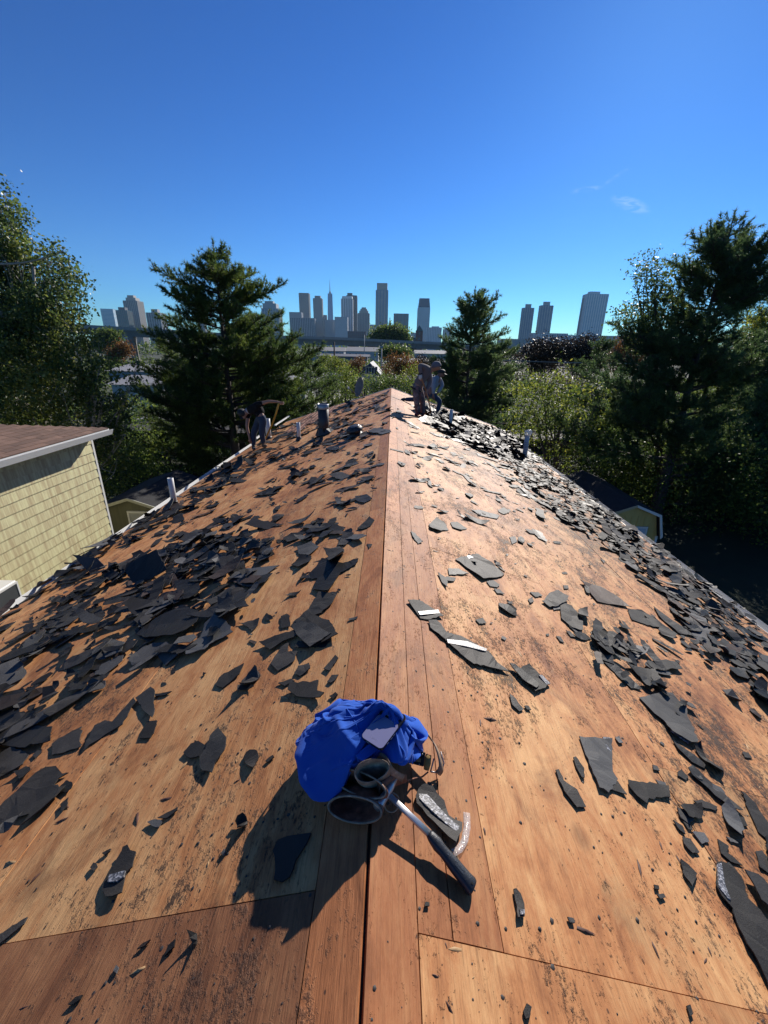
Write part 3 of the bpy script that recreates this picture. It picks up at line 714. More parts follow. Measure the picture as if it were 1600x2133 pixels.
for px_ in (-150, 100, 268, 420, 583, 745, 872, 1010, 1180):
    # pier at this bearing
    best = None
    for i in range(len(vp) - 1):
        for t_ in np.linspace(0, 1, 40):
            p = vp[i].lerp(vp[i + 1], float(t_)); e = abs(proj(p)[0] - px_)
            if best is None or e < best[0]: best = (e, p.copy(), (vp[i + 1] - vp[i]).normalized())
    _, p, d = best; n_ = Vector((-d.y, d.x, 0)).normalized(); zt = p.z - 3.3
    M_ = Matrix((d, n_, Vector((0, 0, 1)))).transposed()
    m_ = MB(); m_.box(p + n_ * 4.8 + Vector((0, 0, -4.0)), (1.7, 10.6, 1.4), M_); m_.build('pier_cap', M_conc, via)
    for q_ in (.9, 8.7):
        m_ = MB(); c_ = p + n_ * q_; m_.box(Vector((c_.x, c_.y, (zt - 1.4 + GZ) / 2)), (1.6, 1.6, zt - 1.4 - GZ), M_); m_.build('pier', M_conc, via)
# lamp mast right of the middle pine skyline
def pole(nm, lab, cat, base, top, r0, mat, arms=(), kind=None):
    o_ = empty(nm, base, lab, cat)
    m_ = MB(); m_.tube([base, top], [r0, r0 * .6], 8); m_.build('pole', mat, o_, smooth=True)
    for (a, b, r_, n2) in arms:
        m_ = MB(); m_.bar(a, b, r_); m_.build(n2, mat, o_)
    return o_
def down(px, py, Y, z=GZ): p = at_y(px, py, Y); return Vector((p.x, Y, z)), p
M_pole = simple('weathered_pole', (0.10, 0.075, 0.055), .9, var=.3); M_pole2 = simple('grey_pole', (.30, .30, .29), .6)
b_, t_ = down(941, 672, 215); pole('street_lamp', 'thin curved street lamp on the viaduct beside the middle pine', 'street lamp', Vector((b_.x, 222, at_y(930, 713, 222).z - 1)), t_, .14, M_pole2, [(t_, t_ + Vector((2.6, 0, .5)), .16, 'lamp_arm')])
b_, t_ = down(696, 712, 62); pole('utility_pole', 'dark wooden utility pole with crossarm above the bright bushes', 'utility pole', b_, t_, .16, M_pole, [(t_ + Vector((-.9, 0, -1.9)), t_ + Vector((.9, 0, -1.9)), .12, 'crossarm'), (t_ + Vector((-.2, 0, -2.2)), t_ + Vector((.5, 0, -2.0)), .35, 'transformer')])
b_, t_ = down(795, 723, 80); pole('utility_pole', 'pale utility pole standing left of the orange tree', 'utility pole', b_, t_, .16, M_pole2, [(t_ + Vector((-.3, 0, 0)), t_ + Vector((.3, 0, .1)), .3, 'lamp_head')])
b_, t_ = down(759, 697, 150); pole('flag_pole', 'tall thin grey mast in front of the viaduct left of the pale pole', 'mast', b_, t_, .18, M_pole2)
b_, t_ = down(355, 682, 130); pole('flag_pole', 'white mast standing beside the viaduct left of the big pine', 'mast', b_, t_, .2, M_whitem)
# overhead wires
def wire(lab, a, b, sag, r_=.02):
    pts = [a.lerp(b, k / 14) - Vector((0, 0, sag * 4 * (k / 14) * (1 - k / 14))) for k in range(15)]
    m_ = MB(); m_.tube(pts, r_, 4); o_ = m_.build('overhead_wire', M_pole2); setp(o_, lab, 'wire')
wire('long pale overhead wire crossing the dark trees on the right', at_y(1040, 750, 38), at_y(1660, 752, 38), .25, .028)
wire('overhead wire running from the middle pine to the orange tree', at_y(700, 768, 60), at_y(1100, 752, 60), .4, .02)

# ---------------- mid-distance houses and sheds
def lowhouse(lab, x0, x1, yt, yb, Y, wallc, roofc, dep=9, hroof=1.4, cat='house', rot=0, win=3, wallbottom=None):
    a = at_y(x0, yb, Y); b = at_y(x1, yb, Y); W = b.x - a.x; cx = (a.x + b.x) / 2; ze = a.z
    o_ = empty('distant_house', (cx, Y, GZ), lab, cat, rz=rot)
    H = ze - GZ
    m_ = MB(); m_.box((0, dep / 2, H / 2), (W, dep, H)); link('wall', m_.mesh('wall', wallc), o_)
    hr = at_y(x0, yt, Y + dep / 2).z - ze
    m_ = MB(); e = .35
    m_.add([(-W / 2 - e, -e, H), (W / 2 + e, -e, H), (W / 2 + e, dep + e, H), (-W / 2 - e, dep + e, H), (-W / 2 - e, dep / 2, H + hr), (W / 2 + e, dep / 2, H + hr)], [(0, 1, 5, 4), (2, 3, 4, 5), (0, 4, 3), (1, 2, 5), (0, 3, 2, 1)])
    link('roof', m_.mesh('roof', roofc), o_)
    for k in range(win):
        xx = -W / 2 + W * (k + .5) / win
        m_ = MB(); m_.box((xx, -.04, H - 1.2), (min(1.3, W / win * .5), .06, 1.0)); fr = link('window', m_.mesh('window', M_whitem), o_)
        m_ = MB(); m_.box((xx, -.08, H - 1.2), (min(1.1, W / win * .4), .04, .8)); link('pane', m_.mesh('pane', G_dark), fr)
    return o_
M_roofg = simple('pale_grey_roof', (.24, .24, .245), .75, var=.2, scale=.4); M_wallb = simple('pale_blue_wall', (.22, .26, .30), .7); M_wallw = simple('white_wall', (.40, .40, .39), .7)
lowhouse('low pale blue trailer home with broad grey roof behind the poplar', 226, 345, 756, 772, 46, M_wallb, M_roofg, dep=10, win=4)
lowhouse('white walled trailer home under the grey roof left of the big pine', 232, 330, 780, 800, 36, M_wallw, M_roofg, dep=7, win=3)
lowhouse('long trailer home with pale grey roof right of the big pine', 500, 636, 771, 797, 34, M_wallw, M_roofg, dep=13, win=4, rot=-.10)
lowhouse('white trailer home half hidden below the big pine', 300, 400, 858, 872, 27, M_wallw, M_roofg, dep=4, win=2)
lowhouse('grey roofed bungalow behind the hooded worker', 830, 905, 778, 790, 46, M_wallw, M_roofg, dep=8, win=2)
lowhouse('low white depot under the viaduct in the middle', 722, 788, 722, 731, 170, M_wallw, M_roofg, dep=10, win=5, cat='building')
lowhouse('low pale warehouse under the viaduct left of the church', 640, 716, 722, 730, 190, M_wallb, M_roofg, dep=12, win=5, cat='building')
lowhouse('long dark brown warehouse in front of the viaduct', 660, 765, 736, 741, 110, C_brown, C_dk, dep=10, win=6, cat='building')
lowhouse('low white roofed depot right of the church', 866, 935, 729, 736, 150, M_wallw, M_roofg, dep=10, win=5, cat='building')
lowhouse('flat tan warehouse behind the orange tree', 830, 925, 746, 753, 95, C_tan, M_roofg, dep=10, win=4, cat='building')
# white gabled cottage with bay window
A = at_y(753, 779, 50); B = at_y(789, 779, 50); P_ = at_y(771, 757, 50); W = B.x - A.x; cx = (A.x + B.x) / 2
ct = empty('cottage', (cx, 50, GZ), 'white gabled cottage with a dark shuttered window above the ridge', 'house')
m_ = MB(); H = A.z - GZ; hp = P_.z - GZ
m_.prism([Vector((-W / 2, 0, 0)), Vector((W / 2, 0, 0)), Vector((W / 2, 0, H)), Vector((0, 0, hp)), Vector((-W / 2, 0, H))], (0, 0, 0), (0, 8, 0)); link('wall', m_.mesh('wall', M_wallw), ct)
for sx in (-1, 1):
    m_ = MB(); m_.prism([Vector((0, -.3, hp + .02)), Vector((sx * (W / 2 + .3), -.3, H - .16)), Vector((sx * (W / 2 + .3), -.3, H - .08)), Vector((0, -.3, hp + .10))], (0, 0, 0), (0, 8.6, 0)); link('roof_panel', m_.mesh('roof_panel', M_roofg), ct)
wz = at_y(771, 772, 50).z - GZ
m_ = MB(); m_.box((0, -.1, wz), (1.0, .15, .85)); fr = link('window', m_.mesh('window', M_whitem), ct)
for sx in (-.3, 0, .3):
    m_ = MB(); m_.box((sx, -.2, wz), (.22, .04, .62)); link('pane', m_.mesh('pane', G_dark), fr)
for sx in (-.68, .68):
    m_ = MB(); m_.box((sx, -.06, wz), (.28, .08, .85)); link('shutter', m_.mesh('shutter', C_dk), ct)
m_ = MB(); m_.lathe((0, -.02, wz + .43), [(.55, 0), (.5, .08), (.3, .17), (.01, .2)], 12); link('window_hood', m_.mesh('window_hood', C_dk), ct)

# ================================================================== VEGETATION
def leaf_mat(name, c1, c2, c3, trans=.35, rough=.55, spec=.25):
    m, t, b, o = nodes_of(name); g = geo_pos(t)
    n1 = noise(t, g, .55, 4, .6); ri = t.nodes.new('ShaderNodeNewGeometry').outputs['Random Per Island']
    v = mth(t, 'ADD', mth(t, 'MULTIPLY', n1.outputs[0], .7), mth(t, 'MULTIPLY', ri, .32))
    r_ = ramp(t, [(0.36, c1), (0.52, c2), (0.70, c3)]); t.links.new(v, r_.inputs[0])
    t.links.new(r_.outputs[0], b.inputs['Base Color']); b.inputs['Roughness'].default_value = rough; b.inputs['Specular IOR Level'].default_value = spec
    tr_ = t.nodes.new('ShaderNodeBsdfTranslucent')
    hs_ = t.nodes.new('ShaderNodeHueSaturation'); hs_.inputs['Value'].default_value = 1.5; hs_.inputs['Hue'].default_value = .485
    t.links.new(r_.outputs[0], hs_.inputs['Color']); t.links.new(hs_.outputs[0], tr_.inputs['Color'])
    ms = t.nodes.new('ShaderNodeMixShader'); ms.inputs[0].default_value = trans
    t.links.new(b.outputs[0], ms.inputs[1]); t.links.new(tr_.outputs[0], ms.inputs[2]); t.links.new(ms.outputs[0], o.inputs['Surface'])
    return m
L_pop = leaf_mat('poplar_leaf', (.034, .060, .022), (.072, .120, .032), (.135, .165, .036), .48, .42, .4)
L_pop2 = leaf_mat('yellowing_poplar_leaf', (.036, .062, .017), (.082, .122, .027), (.18, .185, .034), .48, .42, .4)
L_yel = leaf_mat('yellow_green_leaf', (.050, .085, .016), (.12, .165, .024), (.22, .23, .035), .52, .55)
L_grn = leaf_mat('green_leaf', (.032, .060, .017), (.070, .120, .026), (.14, .185, .034), .50, .5)
L_org = leaf_mat('orange_leaf', (.07, .045, .018), (.15, .085, .025), (.24, .12, .03), .35, .5)
L_dk = leaf_mat('dark_purple_leaf', (.018, .018, .012), (.035, .028, .018), (.06, .036, .022), .2, .5)
L_pin = leaf_mat('pine_needle', (.024, .050, .016), (.056, .104, .024), (.13, .175, .032), .50, .5, .35)
L_pind = leaf_mat('dark_pine_needle', (.028, .060, .026), (.060, .112, .040), (.115, .165, .050), .50, .5, .35)
M_bark = simple('bark', (.055, .042, .034), .9, var=.4, scale=6, bmp=.6, bscale=20)
M_birch = simple('pale_bark', (.30, .28, .24), .8, var=.4, scale=5, bmp=.4)
def quads_from(C, size, aspect=.7, up_bias=.0, gen=rng):
    n = len(C); d = gen.normal(size=(n, 3)); d /= np.linalg.norm(d, axis=1)[:, None]
    e = gen.normal(size=(n, 3)); e[:, 2] -= up_bias; e -= d * (d * e).sum(1)[:, None]; e /= np.linalg.norm(e, axis=1)[:, None]
    f = np.cross(d, e); s = (size * gen.uniform(.6, 1.35, n))[:, None]
    V = np.empty((n, 4, 3)); V[:, 0] = C - e * s * .5; V[:, 1] = C + f * s * aspect * .5 - e * s * .05 + d * s * .08; V[:, 2] = C + e * s * .55; V[:, 3] = C - f * s * aspect * .5 - e * s * .05 + d * s * .08
    return V.reshape(-1, 3), np.arange(n * 4).reshape(n, 4)
def crown_points(blobs, per_m3, twig=.22, leaf_per=22, flat=.85, surf=.55):
    """blobs: (Vector centre, radius). Twigs scattered in each lobe (more towards its outside); leaves round each twig."""
    out = []; tw = []
    for c, r in blobs:
        n = max(3, int(per_m3 * 4.19 * r ** 3 * flat))
        d = rng.normal(size=(n, 3)); d /= np.linalg.norm(d, axis=1)[:, None]
        rad = r * rng.uniform(0, 1, n) ** (1 / (3 + 3 * surf))
        # uneven outline
        ph = rng.uniform(0, 6.28, 3)
        k = 1 + .22 * np.sin(3 * d[:, 0] + ph[0]) * np.sin(4 * d[:, 2] + ph[1]) + .16 * np.sin(7 * d[:, 1] + ph[2]) + rng.normal(size=n) * .09
        p = d * (rad * k)[:, None]; p[:, 2] *= flat; p += np.array(c)
        tw.append(p)
    tw = np.concatenate(tw)
    L = tw[:, None, :] + rng.normal(size=(len(tw), leaf_per, 3)) * twig * np.array([1, 1, .75])
    return tw, L.reshape(-1, 3)
def px_blobs(lst, Y, jit=1.0):
    out = []
    for b_ in lst:
        px_, py_, r_ = b_[:3]; yy = Y + (b_[3] if len(b_) > 3 else rnd.uniform(-jit, jit))
        c = at_y(px_, py_, yy); e = at_y(px_ + r_, py_, yy); out.append((c, (e - c).length))
    return out
def limb_curve(a, b, lift=.25, n=7, wob=.04):
    L = (b - a).length; mid = a.lerp(b, .45) + Vector((0, 0, -L * lift * .35)) + Vector((rnd.uniform(-1, 1), rnd.uniform(-1, 1), rnd.uniform(-1, 1))) * L * wob
    return [a * ((1 - t_) ** 2) + mid * (2 * t_ * (1 - t_)) + b * t_ ** 2 for t_ in [k / (n - 1) for k in range(n)]]
def leafy_tree(lab, blobs, base, mat, leaf=.085, per=5.0, lp=22, twig=.2, trunk_r=.16, bark=None, group=None, name='leafy_tree', flat=.9, limbs=True, ntr=1, cat='tree', surf=.6, asp=.75):
    o_ = empty(name, base, lab, cat, group)
    tw, L = crown_points(blobs, per * 2.2, twig, int(lp * 1.35), flat, surf)
    V, Fq = quads_from(L, leaf, asp)
    q = link('crown', mesh_np('crown', V - np.array(base), Fq, mat), o_); q['kind'] = 'stuff'
    if limbs:
        m_ = MB(); base = Vector(base)
        cen = sum((c for c, r in blobs), Vector()) / len(blobs)
        for j in range(ntr):
            top = Vector((cen.x, cen.y, cen.z)) + Vector((rnd.uniform(-.5, .5), rnd.uniform(-.5, .5), 0)) * (ntr - 1)
            b0 = base + Vector((rnd.uniform(-.25, .25) * (ntr > 1), rnd.uniform(-.2, .2) * (ntr > 1), 0))
            sp = limb_curve(b0, top, .0, 8, .03); m_.tube([p - base for p in sp], [trunk_r * (1 - .6 * k / 7) for k in range(8)], 8)
            for c, r in blobs[j::ntr]:
                s_ = sp[rnd.randint(2, 7)] if c.z > sp[2].z else sp[1]
                cv = limb_curve(s_, c, .3); m_.tube([p - base for p in cv], [trunk_r * .38 * (1 - .8 * k / 6) for k in range(7)], 5)
                for k in range(4):
                    e = c + Vector((rnd.gauss(0, 1), rnd.gauss(0, 1), rnd.gauss(.2, .8))).normalized() * r * .9
                    cv2 = limb_curve(cv[rnd.randint(3, 6)], e, .1, 5); m_.tube([p - base for p in cv2], [trunk_r * .15 * (1 - .8 * k2 / 4) for k2 in range(5)], 4)
        link('trunk', m_.mesh('trunk', bark or M_bark, smooth=True), o_)
    return o_
def needles(C, D, length, width, per, spread=.75):
    """tufts: at C, axis D; per blades each"""
    n = len(C); C = np.repeat(C, per, 0); D = np.repeat(D, per, 0)
    d = D + rng.normal(size=C.shape) * spread; d /= np.linalg.norm(d, axis=1)[:, None]
    s = np.cross(d, rng.normal(size=d.shape)); s /= np.linalg.norm(s, axis=1)[:, None]
    L = (length * rng.uniform(.6, 1.2, len(C)))[:, None]
    V = np.empty((len(C), 3, 3)); V[:, 0] = C - s * width * .5; V[:, 1] = C + s * width * .5; V[:, 2] = C + d * L
    return V.reshape(-1, 3), np.arange(len(C) * 3).reshape(-1, 3)
def pine(lab, base, top, tips, mat, tuft=.17, width=.022, per=15, step=.072, trunk_r=.22, fill=0, fill_r=3.0, name='pine_tree', group=None, asc=.30, start=.14, side_len=.36, zmin=None):
    base = Vector(base); top = Vector(top); o_ = empty(name, base, lab, 'tree', group)
    m_ = MB(); H = top.z - base.z
    ax = [base.lerp(top, k / 9) for k in range(10)]
    m_.tube([p - base for p in ax], [trunk_r * (1 - k / 9.3) ** 1.4 + .008 for k in range(10)], 9)
    tips = list(tips)
    for k in range(fill):
        f = rnd.random() ** .8; z = base.z + H * (.22 + .74 * f); an = rnd.uniform(0, 6.283); rr = (fill_r * (1 - f) ** .7 * rnd.uniform(.6, 1.05) + .5) * (1 if k % 2 else .45)
        c = base.lerp(top, (z - base.z) / H); tips.append(c + Vector((math.cos(an) * rr, math.sin(an) * rr, rr * rnd.uniform(.1, .5))))
    for k in range(18):
        f = rnd.uniform(.70, .97); c = base.lerp(top, f); an = rnd.uniform(0, 6.283); rr = (1 - f) * H * .34 + .18
        tips.append(c + Vector((math.cos(an) * rr, math.sin(an) * rr, rr * .8)))
    CC, DD = [], []
    def foliage(path, s0, s1):
        segs = [(path[i], path[i + 1]) for i in range(len(path) - 1)]; tot = sum((b - a).length for a, b in segs); acc = 0
        for a, b in segs:
            L = (b - a).length; n = max(1, int(L / step)); d = (b - a).normalized()
            for j in range(n):
                f = (acc + L * j / n) / tot
                if s0 <= f <= s1:
                    CC.append(a.lerp(b, (j + rnd.random()) / n)); DD.append(d)
            acc += L
    foliage([top - Vector((0, 0, H * .12)), top], 0, 1)
    for tp in tips:
        tp = Vector(tp); hz = math.hypot(tp.x - base.x, tp.y - base.y)
        z0 = max(base.z + H * .08, min(tp.z - asc * hz - .1, top.z - .5)); s_ = base.lerp(top, (z0 - base.z) / H)
        L = (tp - s_).length; up = max(0, (tp.z - s_.z) / max(L, .01))
        mid = s_.lerp(tp, .5) + Vector((0, 0, -L * .13)) + Vector((rnd.gauss(0, .05), rnd.gauss(0, .05), rnd.gauss(0, .03))) * L
        path = [s_ * ((1 - t_) ** 2) + mid * (2 * t_ * (1 - t_)) + tp * t_ ** 2 for t_ in [k / 9 for k in range(10)]]
        m_.tube([p - base for p in path], [max(.012, min(.07, L * .02)) * (1 - .85 * k / 9) for k in range(10)], 5)
        foliage(path, .45, 1)
        nb = max(5, int(L / .085))
        for j in range(nb):
            f = start + (1 - start) * (j + rnd.random()) / nb; i = min(8, int(f * 9)); p = path[i].lerp(path[i + 1], f * 9 - i); d = (path[i + 1] - path[i]).normalized()
            side = d.cross(Vector((0, 0, 1))); side = side.normalized() if side.length > .05 else Vector((1, 0, 0))
            u_ = side.cross(d)
            an = rnd.uniform(0, 6.283); lat = side * math.cos(an) * 1.0 + u_ * (math.sin(an) * .6 + .12)
            bl = L * side_len * (1.02 - f) * rnd.uniform(.55, 1.2) + .22
            e = p + (d * .75 + lat * .75).normalized() * bl + Vector((0, 0, bl * .18))
            pm = p.lerp(e, .5) + d * bl * .08
            sub = [p, pm, e]; foliage(sub, .12, 1)
            if bl > .7:
                for k in range(int(bl / .3)):
                    q = p.lerp(e, .3 + .7 * rnd.random()); v_ = (e - p).normalized(); sd2 = v_.cross(Vector((rnd.gauss(0, 1), rnd.gauss(0, 1), rnd.gauss(0, 1)))).normalized()
                    foliage([q, q + (v_ * .7 + sd2 * .7) * rnd.uniform(.2, .4)], 0, 1)
            m_.tube([q - base for q in sub], [.016, .011, .005], 3, cap=False)
    C = np.array([tuple(c - base) for c in CC]); D = np.array([tuple(d) for d in DD])
    V, Ft = needles(C, D, tuft, width, per)
    q = link('foliage', mesh_np('foliage', V, Ft, mat), o_); q['kind'] = 'stuff'
    link('trunk', m_.mesh('trunk', M_bark, smooth=True), o_)
    print('pine', lab[:30], 'tufts', len(C), 'tris', len(Ft))
    return o_
def tips_px(lst, Y, sp=1.6):
    return [at_y(a, b, Y + (c_[0] if c_ else rnd.uniform(-sp, sp))) for a, b, *c_ in lst]

# big white pine left of centre
PY = 20.0
tp = at_y(443, 500, PY); 
pine('broad white pine with upswept limbs left of the skyline', (tp.x, PY, GZ + .15), tp, tips_px([
    (415, 545), (392, 560, .3), (320, 558, -.5), (338, 600), (352, 640), (400, 610), (478, 530), (468, 512), (500, 555), (530, 568), (546, 592), (592, 590, .2), (588, 650), (560, 690), (620, 700), (672, 722, .3), (640, 762),
    (600, 790), (300, 690, -.6), (330, 722), (290, 758), (286, 800), (322, 830), (296, 862), (380, 842), (450, 832), (500, 800), (610, 838), (680, 822, -.4), (655, 800), (560, 850), (640, 868), (420, 905), (352, 905), (470, 880), (530, 900), (590, 890),
    (430, 700), (480, 690), (390, 740), (520, 740), (440, 780), (350, 780), (375, 690), (500, 640), (455, 600), (520, 620), (410, 660), (460, 560), (560, 740), (480, 740), (540, 790), (640, 830), (300, 920), (540, 660), (330, 660, .8), (380, 880), (460, 930), (610, 745)], PY), L_pin, fill=70, fill_r=4.2, trunk_r=.26)
# medium pine right of the workers
PY = 24.0; tp = at_y(990, 600, PY)
pine('rounded young pine right of the hooded worker', (tp.x, PY, GZ + .15), tp, tips_px([
    (1010, 610), (960, 628), (1038, 618), (1048, 656), (1030, 640), (952, 672), (1056, 690), (925, 722), (1078, 728), (1092, 762), (930, 752), (1066, 792), (1104, 800), (938, 800), (1000, 800), (970, 700), (1020, 700), (990, 660), (1000, 740), (960, 770), (1040, 760), (1010, 840), (950, 850), (1070, 840), (1100, 870), (1000, 880), (1050, 900)], PY, 1.2), L_pind, fill=75, fill_r=3.1, trunk_r=.2, start=.1)
# tall pine on the right
PY = 17.0; tp = at_y(1532, 440, PY)
pine('tall dark pine with a spiky leader near the right edge', (tp.x, PY, GZ + .15), tp, tips_px([
    (1500, 482), (1492, 520), (1470, 505), (1442, 512), (1420, 560), (1556, 492), (1562, 530), (1552, 505), (1512, 540), (1604, 548, .2), (1576, 598, .3), (1630, 600), (1600, 700), (1440, 600), (1400, 640), (1290, 700, .5), (1282, 745), (1258, 790), (1300, 850), (1310, 890), (1560, 760), (1600, 800), (1480, 820), (1450, 870), (1500, 900), (1640, 880), (1380, 780), (1350, 820), (1400, 900), (1340, 760), (1540, 640), (1460, 700), (1500, 720), (1560, 880), (1650, 760), (1330, 940), (1420, 960), (1560, 960), (1460, 1000), (1640, 1000), (1380, 700), (1450, 780), (1530, 820), (1600, 940)], PY, 1.6), L_pind, fill=80, fill_r=4.4, trunk_r=.27)
# second pine behind, off to the right
PY = 21.0; tp = at_y(1690, 520, PY)
pine('broad pine cut by the right edge behind the tall dark pine', (tp.x, PY, GZ + .15), tp, tips_px([(1600, 640), (1580, 700), (1560, 780), (1600, 760), (1540, 860), (1580, 900), (1640, 700), (1700, 700), (1600, 850), (1560, 940), (1620, 980)], PY, 1.6), L_pind, fill=40, fill_r=5, trunk_r=.25, step=.11)
PY = 27.0; tp = at_y(1262, 705, PY)
pine('short dark pine between the maple row and the orange tree', (tp.x, PY, GZ + .15), tp, tips_px([(1240, 740), (1290, 750), (1225, 780), (1310, 780), (1330, 820), (1220, 830), (1280, 800), (1260, 760), (1300, 860), (1250, 870), (1340, 870)], PY, 1.2), L_pind, fill=26, fill_r=3, trunk_r=.16, step=.11)
PY = 27.0; tp = at_y(645, 735, PY)
pine('low spreading pine bough tree above the steel flue', (tp.x, PY, GZ + .15), tp, tips_px([(600, 770), (680, 745), (620, 800), (670, 800), (560, 850), (600, 850), (650, 850), (700, 790)], PY, 1.0), L_pin, fill=14, fill_r=2.4, trunk_r=.14, step=.10)

# poplar group at the far left
pob = px_blobs([(-15, 440, 45), (8, 400, 20), (24, 450, 30), (30, 500, 42), (45, 560, 50), (75, 600, 45), (-20, 560, 70), (-10, 650, 80), (128, 525, 16), (124, 560, 34), (105, 545, 22), (140, 590, 36), (142, 640, 36), (110, 650, 50), (60, 660, 55)], 17)
leafy_tree('tall poplar with glossy dark leaves at the left edge', pob, Vector((at_y(70, 900, 17).x, 17, GZ + .15)), L_pop, leaf=.105, per=11, lp=22, twig=.18, bark=M_birch, ntr=3, trunk_r=.13)
pob = px_blobs([(30, 740, 80), (60, 720, 60), (120, 720, 60), (150, 690, 32), (170, 755, 46), (196, 712, 20), (205, 770, 36), (120, 800, 70), (212, 825, 48), (40, 830, 80), (170, 868, 62), (240, 870, 36), (262, 842, 20), (100, 900, 60), (225, 935, 42), (238, 985, 34), (228, 1030, 30), (180, 930, 50), (262, 905, 26), (-30, 780, 80), (-20, 880, 70), (208, 735, 22), (286, 760, 10), (282, 790, 14)], 15.5)
leafy_tree('broad leafy tree with sunlit yellow green leaves behind the yellow house', pob, Vector((at_y(150, 1000, 15.5).x, 15.5, GZ + .15)), L_pop2, leaf=.10, per=8, lp=20, twig=.16, bark=M_birch, ntr=3, trunk_r=.12)
pob = px_blobs([(270, 960, 30), (300, 985, 26), (335, 975, 24), (240, 1010, 26), (365, 990, 18), (390, 1000, 18), (310, 1010, 24)], 16, .6)
leafy_tree('low bright shrub beside the dark garden rack', pob, Vector((pob[0][0].x, 16, GZ + .15)), L_grn, leaf=.08, per=9, lp=18, name='shrub', cat='shrub', trunk_r=.05)
# right side broadleaf trees
pob = px_blobs([(1345, 545, 22), (1370, 560, 26), (1325, 575, 16), (1340, 610, 28), (1380, 600, 32), (1308, 650, 20), (1340, 660, 36), (1390, 650, 40), (1300, 690, 14), (1345, 710, 30), (1400, 700, 40), (1290, 670, 9), (1420, 560, 26), (1450, 540, 22)], 18.5)
leafy_tree('airy broadleaf tree with small dark leaves beside the tall pine', pob, Vector((at_y(1400, 1000, 18.5).x, 18.5, GZ + .15)), L_pop, leaf=.09, per=14, lp=22, twig=.2, trunk_r=.1, ntr=2)
pob = px_blobs([(1125, 790, 28), (1100, 812, 36), (1165, 792, 34), (1190, 815, 34), (1140, 830, 42), (1070, 830, 34), (1090, 865, 36), (1150, 875, 44), (1205, 850, 36), (1240, 835, 22), (1245, 870, 32), (1120, 910, 36), (1170, 930, 36), (1225, 910, 36), (1200, 965, 30), (1262, 905, 24), (1255, 820, 14), (1085, 890, 26)], 17.5)
leafy_tree('sunlit yellow green tree rising beyond the right eave', pob, Vector((at_y(1160, 1000, 17.5).x, 17.5, GZ + .15)), L_yel, leaf=.11, per=5.5, lp=16, surf=.2, twig=.2, trunk_r=.08, ntr=4, asp=.55)
pob = px_blobs([(1290, 880, 44), (1340, 905, 50), (1300, 940, 48), (1380, 960, 54), (1260, 960, 36), (1320, 990, 48), (1440, 940, 60), (1500, 980, 66), (1420, 1020, 60), (1570, 940, 70), (1560, 1030, 66), (1640, 1000, 80), (1360, 1040, 40), (1480, 1070, 60), (1580, 1100, 60)], 19.5, 1.2)
leafy_tree('dark tangled thicket under the right hand pines', pob, Vector((at_y(1400, 1100, 19.5).x, 19.5, GZ + .15)), L_grn, leaf=.11, per=6, lp=20, twig=.26, trunk_r=.1, ntr=5, name='thicket')
pob = px_blobs([(1560, 700, 40), (1600, 690, 44), (1520, 740, 30), (1620, 740, 60), (1590, 650, 22), (1560, 780, 50), (1640, 840, 70), (1600, 880, 50), (1480, 830, 40)], 22)
leafy_tree('tree with yellowing leaves behind the tall pine at the right edge', pob, Vector((at_y(1580, 1000, 22).x, 22, GZ + .15)), L_yel, leaf=.10, per=7, lp=20, trunk_r=.14)
